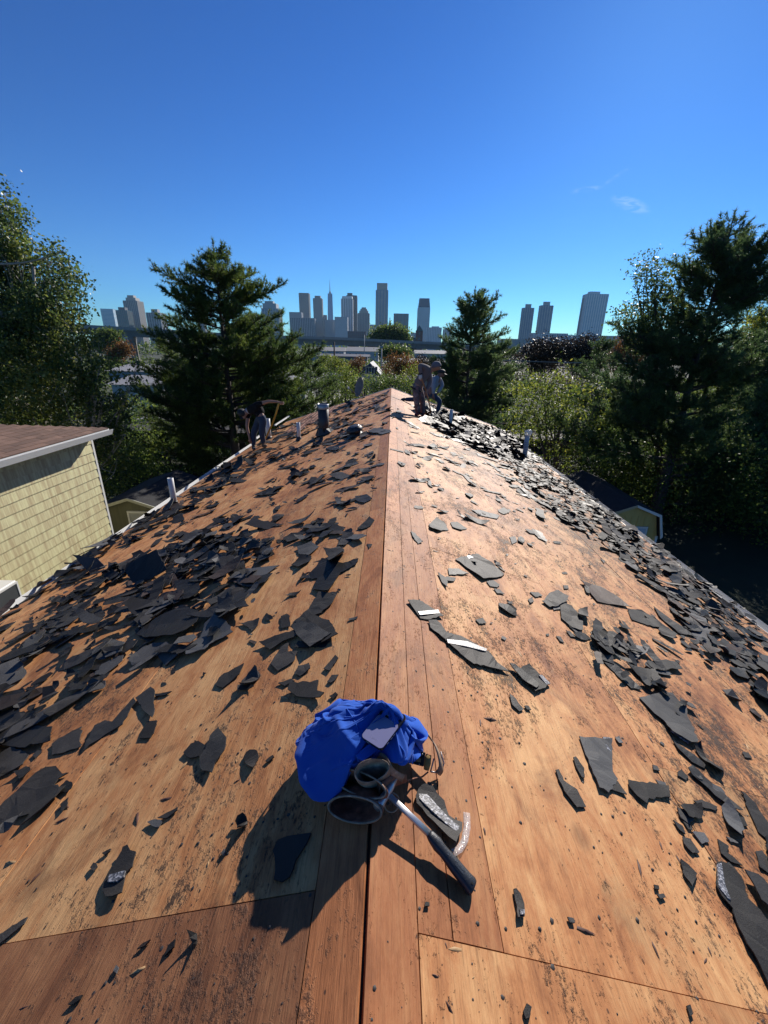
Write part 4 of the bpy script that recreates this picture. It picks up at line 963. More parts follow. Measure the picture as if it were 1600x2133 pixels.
# rows behind
for (nm, lab, lst, Y, mt, lf, pr) in (
    ('maple_tree', 'dark purple leaved maple at the left of the row beyond the trees', [(1110, 738, 26), (1140, 728, 26), (1165, 735, 22), (1130, 755, 28)], 46, L_dk, .16, 2.6),
    ('maple_tree', 'dark purple leaved maple at the right of the row below the gridded tower', [(1190, 728, 24), (1220, 722, 24), (1245, 730, 20), (1205, 750, 28), (1235, 755, 26)], 46, L_dk, .16, 2.6),
    ('maple_tree', 'orange maple in front of the pinkish warehouse', [(1300, 718, 18), (1325, 712, 18), (1345, 722, 18), (1280, 735, 20), (1320, 745, 26), (1290, 760, 22)], 55, L_org, .17, 2.4),
    ('leafy_tree', 'rust coloured tree standing beside the white cottage', [(822, 758, 17), (842, 752, 15), (808, 768, 13), (860, 765, 15), (835, 775, 19), (880, 772, 14), (815, 745, 8)], 44, L_org, .11, 5.5),
    ('leafy_tree', 'small golden tree left of the white cottage', [(738, 762, 12), (748, 752, 10), (728, 770, 12), (752, 770, 9)], 60, L_org, .13, 6),
    ('leafy_tree', 'dark shrubby tree with purple leaves behind the rust coloured tree', [(878, 752, 11), (892, 758, 11), (868, 760, 9)], 62, L_dk, .14, 6),
    ('leafy_tree', 'bright yellow bush above the satellite dish', [(715, 772, 12), (728, 785, 14), (705, 790, 14), (742, 795, 12)], 33, L_yel, .10, 10),
    ('leafy_tree', 'dark round bush left of the satellite dish', [(690, 790, 18), (668, 775, 18), (700, 805, 16), (725, 812, 15), (745, 815, 13), (680, 815, 16), (650, 800, 16)], 30, L_grn, .09, 10),
    ('leafy_tree', 'yellow topped bush beside the dark utility pole', [(680, 752, 14), (700, 760, 14), (665, 762, 12), (715, 765, 10)], 42, L_yel, .11, 7),
    ('leafy_tree', 'green bush below the shuttered cottage window', [(752, 790, 10), (768, 790, 10), (785, 788, 10), (740, 800, 11), (762, 800, 10)], 30, L_grn, .09, 12),
    ('leafy_tree', 'green bush directly beyond the roof peak', [(790, 800, 18), (812, 795, 18), (835, 800, 17), (775, 808, 14), (800, 815, 14), (850, 808, 15), (866, 800, 13)], 26, L_grn, .08, 12),
    ('leafy_tree', 'light green bush left of the hooded worker', [(858, 778, 12), (868, 770, 10), (850, 790, 12), (875, 785, 10), (845, 775, 8)], 34, L_yel, .09, 10),
    ('leafy_tree', 'round green tree rising behind the viaduct in the middle', [(800, 700, 14), (818, 696, 14), (836, 702, 12), (785, 706, 10), (810, 715, 18), (830, 722, 16), (790, 722, 14)], 250, L_grn, .8, .30),
    ('leafy_tree', 'green tree under the viaduct left of the church', [(806, 735, 12), (824, 738, 12), (840, 734, 10)], 130, L_grn, .4, 1.2),
    ('leafy_tree', 'brown green shrub before the viaduct piers at left', [(246, 735, 12), (258, 728, 12), (238, 742, 10)], 90, L_org, .3, 2),
    ('leafy_tree', 'green tree tucked under the viaduct at left', [(222, 705, 14), (236, 700, 10), (212, 715, 12)], 150, L_grn, .5, .8),
):
    bl = px_blobs(lst, Y, Y * .02); leafy_tree(lab, bl, Vector((bl[0][0].x, Y, GZ)), mt, leaf=lf * 1.1, per=pr * 2.2, lp=16, twig=lf * 2.2, trunk_r=.1 if Y < 100 else .4, name=nm)
# far-off belts of woodland and dark brush (each reads as one mass)
def belt(nm, x0, x1, Y, dY, h, n, leaf, mat, hump=1.0, kind='stuff'):
    blobs = []
    xx = x0
    while xx < x1:
        r_ = h * rnd.uniform(.38, .6); blobs.append((Vector((xx, Y + rnd.uniform(-dY, dY), GZ + h * rnd.uniform(.25, .62))), r_)); xx += r_ * rnd.uniform(.5, 1.0)
    cs = np.array([tuple(c) for c, r in blobs]); rs = np.array([r for c, r in blobs])
    ii = rng.integers(0, len(cs), n); d = rng.normal(size=(n, 3)); d /= np.linalg.norm(d, axis=1)[:, None]
    P = cs[ii] + d * (rs[ii] * rng.uniform(.55, 1.12, n))[:, None]; P = P[P[:, 2] > GZ - .1]
    V, Fq = quads_from(P, leaf, .8)
    setp(link(nm, mesh_np(nm, V, Fq, mat)), kind=kind)
belt('far_woodland', -420, -20, 330, 30, 9, 9000, 1.5, L_grn)
belt('far_woodland', -20, 420, 340, 30, 9, 9000, 1.5, L_grn)
belt('far_woodland', 20, 300, 190, 20, 8, 14000, .75, L_dk)
belt('far_brush', -90, -12, 85, 12, 4.6, 22000, .34, L_grn)
belt('far_brush', -14, 26, 92, 10, 4.6, 18000, .34, L_grn)
belt('far_brush', -34, 14, 56, 5, 4.3, 26000, .22, L_grn)
belt('far_brush', -20, 10, 40, 3, 3.9, 26000, .16, L_pop2)
belt('far_brush', 16, 90, 62, 10, 4.3, 22000, .26, L_dk)
belt('garden_hedge', 5, 40, 29, 2.0, 5.8, 70000, .13, L_grn)
belt('garden_hedge', 10, 40, 22, 1.5, 4.6, 60000, .11, L_grn)
belt('garden_hedge', -34, -12, 29, 1.6, 3.4, 26000, .13, L_grn)
belt('garden_hedge', -12, 8, 28, 1.6, 3.5, 30000, .11, L_grn)
belt('garden_hedge', 12.5, 30, 15, 2.5, 4.0, 60000, .10, L_grn)
belt('garden_hedge', -26, -11, 20, 2.0, 3.8, 36000, .11, L_grn)

# ================================================================== HAZE (closed box of thin air round everything; the sky stays outside)
hz_m = bpy.data.materials.new('haze'); hz_m.use_nodes = True; ht = hz_m.node_tree; ht.nodes.clear()
ho_ = ht.nodes.new('ShaderNodeOutputMaterial'); pv = ht.nodes.new('ShaderNodeVolumePrincipled'); pv.inputs['Color'].default_value = (.45, .72, 1, 1)
pv.inputs['Density'].default_value = HAZE_D; pv.inputs['Anisotropy'].default_value = 0; ht.links.new(pv.outputs[0], ho_.inputs['Volume'])
mb = MB(); mb.box((0, 1900, (GZ - 1 + 660) / 2), (8800, 4600, 660 - GZ + 1))
hz = mb.build('haze', hz_m); setp(hz, kind='stuff')

# ================================================================== THINGS STANDING ON THE ROOF
def stand(px, py):
    p, s_ = on_roof(px, py); return p, s_
def pipe(lab, px, pyb, pyt, r_, mat=M_white, cap=None, name='vent_pipe', lean=(0, 0)):
    p, s_ = stand(px, pyb); h = at_y(px, pyt, p.y).z - p.z
    o_ = empty(name, p, lab, 'vent pipe')
    top = Vector((lean[0], lean[1], h))
    m_ = MB(); m_.lathe((0, 0, -.05), [(r_, 0), (r_, h + .05), (r_ * .84, h + .052), (r_ * .84, h - .12)], 20, axis=(top + Vector((0, 0, .0001))))
    link('pipe', m_.mesh('pipe', mat, True), o_)
    m_ = MB(); m_.lathe((0, 0, -.02), [(r_ * 1.9, 0), (r_ * 1.7, .03), (r_ * 1.15, .07), (r_ * 1.12, .10), (r_ * .98, .10)], 18); link('flashing_collar', m_.mesh('flashing_collar', M_tar, True), o_)
    return o_, p, h
pipe('tall white vent pipe nearest the left gutter', 364, 1052, 996, .048)
pipe('thin white vent pipe left of the large steel flue', 623, 916, 880, .045)
pipe('stout white vent pipe right behind the worker in the black shirt', 560, 914, 872, .075)
pipe('white vent pipe beside the heap in front of the kneeling worker', 938, 888, 853, .045)
o_, p, h = pipe('ribbed vent pipe with a plastic bag crumpled on its top', 1092, 956, 905, .055, mat=simple('grey_pvc', (.42, .42, .43), .5, var=.25, scale=14))
m_ = MB()
for k in range(9): m_.lathe((0, 0, .08 + k * .04), [(.056, 0), (.060, .004), (.060, .014), (.056, .018)], 16, cap=False)
setp(link('rib', m_.mesh('rib', simple('grey_rib', (.25, .25, .26), .6)), o_), kind='stuff')
def glassy(name, col, alpha, rough=.2):
    m, t, b, o = nodes_of(name); b.inputs['Base Color'].default_value = (*col, 1); b.inputs['Roughness'].default_value = rough; b.inputs['Alpha'].default_value = alpha
    b.inputs['Specular IOR Level'].default_value = .9; n = noise(t, geo_pos(t), 60, 3, .6); bump(t, b, n.outputs[0], .8, .01); return m
M_bag = glassy('clear_plastic', (.8, .78, .72), .55, .15)
bm = bmesh.new(); bmesh.ops.create_icosphere(bm, subdivisions=3, radius=.085)
for v in bm.verts:
    n_ = mnoise.noise(v.co * 22) * .035 + abs(mnoise.noise(v.co * 45)) * .03; v.co += v.co.normalized() * n_; v.co.z *= .85
me = bpy.data.meshes.new('plastic_bag'); bm.to_mesh(me); bm.free(); me.materials.append(M_bag)
q = link('plastic_bag', me, None, p + Vector((.015, 0, h + .045))); setp(q, 'crumpled clear plastic bag stuffed on the ribbed vent pipe', 'plastic bag')
# large steel flue
p, _ = stand(675, 906); h = at_y(675, 841, p.y).z - p.z
fl = empty('chimney_flue', p, 'large tarred steel flue with a pale metal cap on the left slope', 'flue')
r_ = (at_y(684, 880, p.y) - at_y(662, 880, p.y)).length / 2
m_ = MB(); m_.lathe((0, 0, -.12), [(r_, 0), (r_, h * .86 + .12), (r_ * .9, h * .86 + .121)], 24); link('pipe', m_.mesh('pipe', M_tar, True), fl)
m_ = MB(); m_.lathe((0, 0, h * .84), [(r_ * 1.04, 0), (r_ * 1.06, .02), (r_ * 1.06, h * .15), (r_ * .94, h * .16), (r_ * .9, h * .10), (r_ * .88, 0)], 24, cap=False); link('cap', m_.mesh('cap', M_steel, True), fl)
for an, ss in ((.5, 1), (2.7, 1), (4.2, .8), (5.6, .9)):
    m_ = MB(); a = Vector((math.cos(an), math.sin(an), 0)); b = Vector((-a.y, a.x, 0))
    zf = lambda v_: -abs(v_.x + p.x) * TS - p.z
    q1, q2, q3 = a * r_ * .9 - b * .12, a * r_ * .9 + b * .12, a * r_ * 2.0 * ss
    q1.z = zf(q1) + .01; q2.z = zf(q2) + .01; q3.z = zf(q3) + .03
    m_.prism([q1, q3, q2, a * r_ * .98 + b * .05 + Vector((0, 0, .16)), a * r_ * .98 - b * .05 + Vector((0, 0, .16))][:5], (0, 0, 0), a * .006 + Vector((0, 0, .004))); link('flashing_flap', m_.mesh('flashing_flap', M_tar), fl)
# squat round roof ventilator
p, _ = stand(742, 908); rv = empty('roof_ventilator', p, 'squat round black roof ventilator pulled loose near the ridge', 'ventilator'); rv.rotation_euler = (R(8), R(-14), 0)
r_ = .155
m_ = MB(); m_.lathe((0, 0, -.01), [(r_ * 1.1, 0), (r_ * 1.12, .03), (r_ * .78, .05), (r_ * .76, .12)], 24); link('base', m_.mesh('base', M_tar, True), rv)
m_ = MB(); m_.lathe((0, 0, .10), [(r_ * 1.0, 0), (r_ * 1.02, .045), (r_ * .8, .085), (r_ * .4, .105), (.001, .11)], 24); link('hood', m_.mesh('hood', M_black, True), rv)
m_ = MB(); m_.lathe((.02, 0, .19), [(.07, 0), (.088, .004), (.088, .012), (.07, .016)], 20, cap=False); link('rim', m_.mesh('rim', M_steel, True), rv)
# satellite dish
p, _ = stand(757, 829); dsh = empty('satellite_dish', p, 'grey satellite dish seen edge-on at the far left of the ridge', 'satellite dish')
c_ = at_y(748, 806, p.y) - p; rr = (at_y(748, 784, p.y) - at_y(748, 826, p.y)).length / 2
ax_ = Vector((-.86, -.42, .22)).normalized()
bm_ = MB(); prof = [(rr * math.sin(a), -rr * .16 * math.cos(a)) for a in np.linspace(.03, 1.5, 8)]
bm_.lathe(c_, [(r1, z1) for r1, z1 in prof] + [(rr, .012)] + [(r1 * .97, z1 + .012) for r1, z1 in prof[::-1]], 28, axis=ax_, cap=False)
link('reflector', bm_.mesh('reflector', simple('dish_grey', (.16, .165, .17), .5), True), dsh)
m_ = MB(); m_.tube([Vector((0, 0, 0)), Vector((0, 0, .10)), c_ * .6, c_ - ax_ * .06], .018, 8); link('mast', m_.mesh('mast', M_steel, True), dsh)
m_ = MB(); e_ = c_ + ax_ * .42 + Vector((0, 0, -.12)); m_.tube([c_ - Vector((0, 0, rr * .9)), e_], .012, 6); link('feed_arm', m_.mesh('feed_arm', M_steel, True), dsh)
m_ = MB(); m_.box(e_, (.05, .09, .07)); link('receiver', m_.mesh('receiver', simple('receiver_grey', (.4, .4, .4), .5), bevel=.006), dsh)
m_ = MB(); m_.box((0, 0, .012), (.14, .18, .012), Matrix.Rotation(-TH, 3, 'Y')); link('foot', m_.mesh('foot', M_rust), dsh)

# ================================================================== LOOSE BATTENS, PIPES AND FELT
def plank_on_roof(lab, a, b, w_, th, mat, name, cat, lift=.012, tilt=0):
    p0, s0 = on_roof(*a); p1, s1 = on_roof(*b); n_ = roof_n(s0); d = (p1 - p0).normalized(); sd_ = d.cross(n_)
    c0 = (p0 + p1) / 2
    M_ = Matrix((sd_, d, n_)).transposed()
    m_ = MB(); m_.box((0, 0, 0), (w_, (p1 - p0).length, th))
    o_ = link(name, m_.mesh(name, mat), None, c0 + n_ * (lift + th / 2)); o_.rotation_euler = M_.to_euler(); setp(o_, lab, cat); return o_
M_bat = simple('old_batten', (.20, .085, .045), .75, var=.5, scale=12, bmp=.3)
plank_on_roof('long brown batten lying across the left slope to the ridge', (728, 866), (808, 830), .07, .03, M_bat, 'batten', 'batten', .03)
plank_on_roof('thin pale batten beside the satellite dish foot', (700, 852), (752, 832), .04, .02, simple('pale_batten', (.36, .2, .1), .7, var=.3), 'batten', 'batten', .03)
plank_on_roof('white plastic strip poking over the left gutter beside the worker', (574, 890), (604, 870), .06, .05, M_white, 'gutter_scrap', 'gutter piece', .05)
plank_on_roof('short white gutter scrap near the feet of the worker in black', (534, 918), (548, 908), .08, .05, M_white, 'gutter_scrap', 'gutter piece', .04)
plank_on_roof('curled white flashing lying on the far right slope', (1040, 911), (1082, 927), .09, .03, M_white, 'flashing_scrap', 'flashing', .06)

# ================================================================== SHINGLE SCRAPS
NSC = [0]
def torn(poly, jag, gen):
    out = []
    n = len(poly)
    for i in range(n):
        a, b = poly[i], poly[(i + 1) % n]; L = math.hypot(b[0] - a[0], b[1] - a[1]); out.append(a)
        k = int(L / max(jag * 3.2, .012)); k = min(k, 7)
        tornedge = gen.random() < .72
        for j in range(1, k):
            t_ = j / k; nx_, ny_ = -(b[1] - a[1]) / L, (b[0] - a[0]) / L; r_ = gen.gauss(0, jag * .55) if tornedge else 0
            out.append((a[0] + (b[0] - a[0]) * t_ + nx_ * r_, a[1] + (b[1] - a[1]) * t_ + ny_ * r_))
    return out
def scrap_mesh(poly, th, curl, gen, mat, name='shingle_scrap'):
    """poly: local xy outline (m). A thin, slightly warped slab; curl lifts the outline."""
    bm = bmesh.new()
    vs_ = [bm.verts.new((x, y, 0)) for x, y in poly]
    try: f = bm.faces.new(vs_)
    except Exception: bm.free(); return None
    if f.normal.z < 0 or f.calc_area() == 0: pass
    bm.normal_update()
    if f.normal.z < 0: f.normal_flip()
    bmesh.ops.triangulate(bm, faces=[f])
    size = max(max(abs(x), abs(y)) for x, y in poly)
    if size > .10:
        es = [e for e in bm.edges if e.calc_length() > size * .55 and not e.is_boundary]
        if es: bmesh.ops.subdivide_edges(bm, edges=es, cuts=1); bmesh.ops.triangulate(bm, faces=bm.faces[:])
    ret = bmesh.ops.extrude_face_region(bm, geom=bm.faces[:])
    up = [g_ for g_ in ret['geom'] if isinstance(g_, bmesh.types.BMVert)]
    for v in up: v.co.z += th
    an = gen.uniform(0, 6.28); ca, sa = math.cos(an), math.sin(an); sx_, sy_ = gen.uniform(-50, 50), gen.uniform(-50, 50)
    for v in bm.verts:
        u = v.co.x * ca + v.co.y * sa; w_ = (u / max(size, .01))
        v.co.z += curl * w_ * w_ * (1 if gen is None else 1) + abs(mnoise.noise(Vector((v.co.x * 9 + sx_, v.co.y * 9 + sy_, 0)))) * min(.018, size * .06)
    bmesh.ops.recalc_face_normals(bm, faces=bm.faces)
    me = bpy.data.meshes.new(name); bm.to_mesh(me); bm.free(); me.materials.append(mat); return me
def hero(tag_, pts, lab, mat=None, lift=.002, curl=None, strip=None, jag=.006, th=.0045, name='shingle_scrap', cat='shingle', tilt=0):
    ox, oy = {'A': (0, 1000), 'B': (800, 1000), 'L': (0, 1450), 'R': (800, 1450)}[tag_]
    w3 = [on_roof(ox + x / 2, oy + y / 2)[0] for x, y in pts]
    c_ = sum(w3, Vector()) / len(w3); side = 1 if c_.x > 0 else -1
    ex_ = Vector((side * CT, 0, -ST)); ey_ = Vector((0, 1, 0)); n_ = roof_n(side)
    if side < 0: ex_ = Vector((CT, 0, ST))
    loc = [((q - c_).dot(ex_), (q - c_).dot(ey_)) for q in w3]
    g = random.Random(hash(tag_ + lab) % 9999 if False else sum(map(ord, lab)) * 7 + len(pts))
    size = max(math.hypot(*q) for q in loc)
    me = scrap_mesh(torn(loc, jag if size > .08 else jag * .5, g), th, (curl if curl is not None else g.uniform(0, .02) * min(1, size / .15)), g, mat or M_sh, name)
    if me is None: return
    if strip:
        o_ = link(name, me)
    else: o_ = link(name, me)
    o_.matrix_world = Matrix.Translation(c_ + n_ * (lift + .0008)) @ Matrix((ex_, ey_, n_)).transposed().to_4x4() @ Matrix.Rotation(tilt, 4, 'X')
    setp(o_, lab, cat)
    if strip:
        w3 = [on_roof(ox + x / 2, oy + y / 2)[0] for x, y in strip]; ls = [((q - c_).dot(ex_), (q - c_).dot(ey_)) for q in w3]
        bm = bmesh.new(); n1 = len(ls); zt = th + .008
        lo = [bm.verts.new((x, y, zt - .006)) for x, y in ls]; hi = [bm.verts.new((x, y, zt)) for x, y in ls]
        bm.faces.new(lo[::-1]); bm.faces.new(hi)
        for i in range(n1): bm.faces.new((lo[i], lo[(i + 1) % n1], hi[(i + 1) % n1], hi[i]))
        bmesh.ops.recalc_face_normals(bm, faces=bm.faces)
        ms_ = bpy.data.meshes.new('adhesive_strip'); bm.to_mesh(ms_); bm.free(); ms_.materials.append(M_tape)
        link('adhesive_strip', ms_, o_)
    NSC[0] += 1
    return o_
H = hero
# --- near left
H('L', [(220,205),(250,180),(345,130),(335,185),(340,215),(270,240),(220,250)], 'flat diamond shaped shingle scrap alone left of the long ragged strip')
H('L', [(355,230),(365,195),(400,130),(440,105),(470,110),(560,10),(570,25),(515,125),(440,165),(375,210)], 'long ragged shingle strip pointing up to the granulated triangle', M_shb)
H('L', [(585,180),(600,140),(620,108),(658,105),(645,150),(630,178)], 'small four sided shingle scrap below the granulated triangle')
H('L', [(768,240),(800,205),(830,192),(868,215),(840,260),(790,262)], 'dark five sided scrap touching the tall speckled oval scrap', M_shb)
H('L', [(838,260),(862,228),(880,180),(915,140),(948,180),(945,215),(900,290),(890,330),(850,320),(836,300)], 'tall speckled oval shingle scrap left of the blue hoodie', M_shg, lift=.006)
H('L', [(1015,265),(1030,240),(1045,232),(1075,235),(1080,260),(1060,310),(1035,295)], 'folded arrow shaped scrap left of the blue hoodie', curl=.02)
H('L', [(1108,275),(1140,250),(1145,258),(1120,280)], 'tiny scrap right beside the folded arrow shaped one')
H('L', [(662,515),(700,490),(745,468),(742,480),(700,512)], 'slim pointed shingle sliver left of the dark shadow', M_shb)
H('L', [(618,530),(650,518),(680,530),(665,552),(635,545)], 'small flat scrap below the slim pointed sliver')
H('L', [(985,530),(1000,515),(1025,505),(1035,540),(1015,572),(995,560)], 'small curled scrap at the left edge of the hoodie shadow', curl=.03)
H('L', [(430,810),(440,770),(460,740),(490,690),(515,655),(520,640),(540,630),(572,655),(560,690),(555,715),(530,740),(525,760),(520,800),(518,830),(480,845),(450,845)], 'boot shaped shingle scrap with a shiny band on the near left sheet', M_sh, strip=[(465,755),(530,738),(524,765),(500,782),(458,785)])
H('L', [(0,1000),(110,930),(120,926),(105,955),(0,1040)], 'pointed shingle strip at the left picture edge near the bottom')
H('L', [(800,1000),(825,995),(832,1050),(820,1070),(808,1040)], 'small upright sliver on the red sheet, right of the other two', curl=.02)
H('L', [(690,1090),(705,1045),(735,1018),(730,1050)], 'thin dark flake in the middle of the red sheet', M_shb)
H('L', [(290,1290),(320,1260),(350,1250),(340,1270),(305,1292)], 'little dark flake at the bottom left of the red sheet')
H('L', [(478,1150),(490,1125),(500,1135),(490,1160)], 'tiny grey chip on the red sheet above the bottom left flake', M_shg)
H('L', [(575,1060),(600,1035),(632,1020),(610,1045)], 'red brown splinter sliver on the red sheet', M_shbr)
H('L', [(0,490),(30,455),(80,410),(160,335),(200,310),(240,300),(265,330),(290,325),(250,350),(230,380),(285,385),(240,440),(140,520),(100,548),(130,500),(80,510),(0,545)], 'big jagged sheet of torn shingle at the left edge, lowest one', M_sh, curl=.02)
H('L', [(0,140),(60,128),(100,125),(225,135),(218,195),(150,215),(90,225),(0,210)], 'broad dark shingle slab at the left edge below the heap', M_shb, lift=.010)
H('L', [(0,250),(60,215),(125,250),(100,290),(70,310),(0,345)], 'wedge shaped shingle under the broad dark slab at the left edge', M_sh, lift=.004)
H('L', [(255,455),(290,428),(282,460),(262,485)], 'small scrap right of the big jagged sheet')
H('L', [(138,250),(160,230),(178,235),(150,262)], 'small rounded chip between the diamond scrap and the left edge')
H('L', [(-60,20),(0,-5),(100,-25),(120,0),(60,70),(110,75),(185,60),(130,110),(60,128),(-60,150)], 'wide fan of torn shingle at the left edge of the heap', M_shb, lift=.006, curl=.03)
H('L', [(380,720),(395,700),(410,715),(395,735)], 'tiny flake above the boot shaped scrap')
H('L', [(430,660),(465,640),(462,652),(440,668)], 'short dark twig-like chip left of the boot shaped scrap')
H('L', [(925,660),(938,640),(945,655),(935,672)], 'crumb of grey shingle left of the shadow outline', M_shg)
H('L', [(1140,650),(1160,605),(1200,590),(1300,575),(1280,620),(1235,690),(1210,760),(1180,780),(1145,770),(1150,700)], 'black patch added as darkness within the shadow of the hoodie', M_shb)  # deeper shade inside the hoodie shadow, built as a black scrap shape
# --- near right
H('R', [(135,400),(150,385),(185,382),(215,420),(245,445),(265,505),(320,535),(318,555),(315,575),(300,600),(290,625),(260,600),(200,530),(130,455)], 'shingle scrap with glittering tar stripe right behind the hammer', M_sh, strip=[(137,412),(160,408),(215,470),(262,520),(305,555),(298,580),(250,545),(180,480),(140,440)], lift=.004, curl=.012)
H('R', [(810,172),(860,180),(940,190),(945,250),(950,320),(970,350),(930,410),(890,390),(860,310),(830,230)], 'large rectangular shingle with a white shiny corner on the right slope', M_sh, strip=[(905,178),(936,182),(942,240),(925,232)], curl=.01)
H('R', [(940,352),(970,360),(1008,415),(945,395)], 'triangle scrap at the foot of the large rectangular shingle')
H('R', [(712,312),(725,310),(745,355),(800,395),(838,465),(800,470),(745,400)], 'long leaf shaped scrap left of the large rectangular shingle')
H('R', [(785,260),(795,258),(805,270),(830,305),(832,345),(820,345),(795,295)], 'thin scrap between the leaf shaped and the rectangular shingle', M_shb)
H('R', [(1012,355),(1060,362),(1120,370),(1175,385),(1185,430),(1130,425),(1100,430),(1090,455),(1050,425),(1015,385)], 'broad granulated scrap right of the large rectangular shingle', M_sh)
H('R', [(1125,355),(1165,368),(1170,382),(1135,372)], 'small chip leaning on the broad granulated scrap', lift=.008)
H('R', [(1060,10),(1110,0),(1150,-8),(1190,0),(1220,30),(1250,50),(1260,90),(1290,140),(1300,200),(1270,205),(1190,160),(1160,110),(1120,80)], 'very large granulated shingle slab high on the right slope', M_sh, curl=.02, strip=[(1188,150),(1210,148),(1275,200),(1262,204)])
H('R', [(1200,190),(1240,215),(1290,250),(1335,290),(1330,305),(1280,280),(1220,225)], 'narrow scrap just below the very large slab', M_shb)
H('R', [(1285,215),(1300,210),(1340,265),(1412,310),(1395,335),(1340,300)], 'curled strip with a rolled end right of the narrow scrap', curl=.05)
H('R', [(1480,400),(1500,410),(1540,450),(1600,540),(1640,600),(1640,640),(1600,610),(1555,570),(1510,470)], 'long shingle piece running off the right edge in the middle', M_sh)
H('R', [(1380,700),(1430,700),(1480,760),(1500,800),(1510,850),(1560,900),(1640,1000),(1640,1260),(1600,1230),(1550,1120),(1500,1040),(1460,940),(1445,890),(1400,840),(1378,800)], 'huge granulated shingle sheet at the lower right edge', M_sh, curl=.03, strip=[(1378,710),(1396,705),(1412,800),(1435,860),(1420,850),(1385,805)])
H('R', [(1485,740),(1540,760),(1600,820),(1640,860),(1640,930),(1600,905),(1550,870),(1520,800)], 'second shingle overlapping the huge sheet at the right edge', M_shb, lift=.022)
H('R', [(1230,685),(1260,705),(1300,745),(1290,770),(1275,800),(1240,740)], 'kite shaped scrap left of the huge sheet')
H('R', [(535,810),(545,808),(565,830),(580,870),(580,925),(550,930)], 'bottle shaped scrap with a tar tip below the hammer handle', M_sh, strip=[(556,900),(576,900),(576,920),(558,922)])
H('R', [(760,925),(785,930),(790,950),(770,948)], 'small oval chip right of the bottle shaped scrap', M_shg)
H('R', [(575,1320),(590,1285),(610,1300),(600,1345),(585,1350)], 'small pebble like scrap at the bottom of the right sheet')
H('R', [(1255,1295),(1270,1290),(1282,1330),(1268,1340)], 'dark crumb near the bottom right corner')
H('R', [(1285,440),(1320,435),(1385,465),(1380,480),(1330,470)], 'thin wavy scrap in the right cluster, the highest one')
H('R', [(1360,370),(1400,385),(1415,405),(1425,425),(1400,445),(1370,410)], 'cup shaped scrap above the right cluster')
H('R', [(1215,470),(1250,475),(1270,500),(1285,520),(1270,540),(1230,510)], 'rounded scrap at the left of the right cluster')
H('R', [(1240,590),(1270,600),(1310,655),(1280,660),(1245,620)], 'narrow scrap at the lower left of the right cluster')
H('R', [(1280,570),(1330,575),(1350,610),(1320,620)], 'grey scrap in the centre of the right cluster', M_shg)
H('R', [(1385,600),(1430,630),(1425,655),(1490,710),(1440,695),(1400,660)], 'long forked scrap just above the huge sheet')
H('R', [(1200,520),(1240,545),(1252,580),(1225,560)], 'slender scrap beside the rounded one in the right cluster', M_shb)
H('R', [(520,-5),(545,15),(578,60),(560,68),(530,40)], 'small triangular scrap standing alone right of the hoodie', M_shb)
H('R', [(582,45),(600,45),(610,62),(592,60)], 'tiny chip beside the lone triangular scrap')
H('R', [(1220,320),(1235,310),(1265,340),(1255,355),(1220,335)], 'curved chip below the curled strip')
H('R', [(1115,290),(1135,295),(1145,315),(1120,310)], 'small grey chip above the broad granulated scrap', M_shg)
H('R', [(960,175),(975,170),(992,198),(975,200)], 'small pale chip beside the white shiny corner', M_shg)
H('R', [(1490,235),(1515,240),(1530,262),(1500,258)], 'flat oval chip far right above the right cluster')
H('R', [(1465,505),(1495,510),(1510,545),(1480,550),(1462,530)], 'small square scrap right of the forked scrap')
H('R', [(1545,650),(1570,648),(1600,690),(1600,745),(1560,720)], 'small slab at the right edge above the second overlapping shingle')
H('R', [(1120,790),(1140,795),(1142,810),(1124,808)], 'upper of two tiny chips on the bare right sheet')
H('R', [(1132,830),(1160,828),(1168,842),(1145,850)], 'lower of two tiny chips on the bare right sheet', M_shg)
H('R', [(170,862),(185,865),(186,880),(165,880)], 'small tar lump beside the plank joint below the hoodie')
H('R', [(1440,540),(1470,560),(1492,585),(1465,570)], 'narrow pointed scrap in the right cluster')
H('R', [(1420,590),(1450,600),(1475,620),(1440,612)], 'grey pointed scrap under the narrow pointed one', M_shg)
# --- mid left
H('A', [(1265,415),(1320,370),(1345,335),(1430,350),(1495,330),(1485,355),(1420,390),(1370,475),(1305,460),(1325,412)], 'large torn shingle with faint chalk lines near the ridge', M_shb, curl=.02)
H('A', [(1300,520),(1330,475),(1410,470),(1385,520),(1340,560),(1240,605),(1220,600),(1290,540)], 'speckled shingle below the one with chalk lines', M_sh)
H('A', [(1310,700),(1415,655),(1375,590),(1310,570),(1255,600)], 'dark granulated shingle under the pale grey slab', M_sh, lift=.003)
H('A', [(1220,615),(1260,600),(1320,615),(1385,650),(1300,715),(1240,655)], 'pale grey granulated slab on the stack left of the ridge', M_shg, lift=.014, curl=.015)
H('A', [(1085,685),(1150,660),(1240,630),(1255,650),(1170,690),(1130,720)], 'winged scrap left of the pale grey slab', lift=.010, curl=.03)
H('A', [(1130,770),(1150,735),(1175,700),(1205,680),(1200,720),(1240,715),(1225,760),(1160,800)], 'paw shaped granulated scrap below the winged scrap')
H('A', [(900,860),(915,830),(935,810),(1020,770),(1000,815),(930,870)], 'spearhead shaped granulated scrap in the middle of the left slope')
H('A', [(1010,840),(1040,815),(1075,795),(1088,820),(1060,850),(1015,882)], 'folded scrap with an upturned edge beside the spearhead', curl=.05)
H('A', [(1230,815),(1245,780),(1290,765),(1295,790),(1255,820)], 'small scrap above the granulated pair near the hoodie')
H('A', [(1205,885),(1215,860),(1330,838),(1325,885),(1358,900),(1340,920),(1240,908)], 'granulated pair of stuck shingles above the blue hoodie', strip=None, lift=.005)
H('A', [(1160,850),(1215,832),(1230,840),(1190,862)], 'thin chip left of the granulated pair')
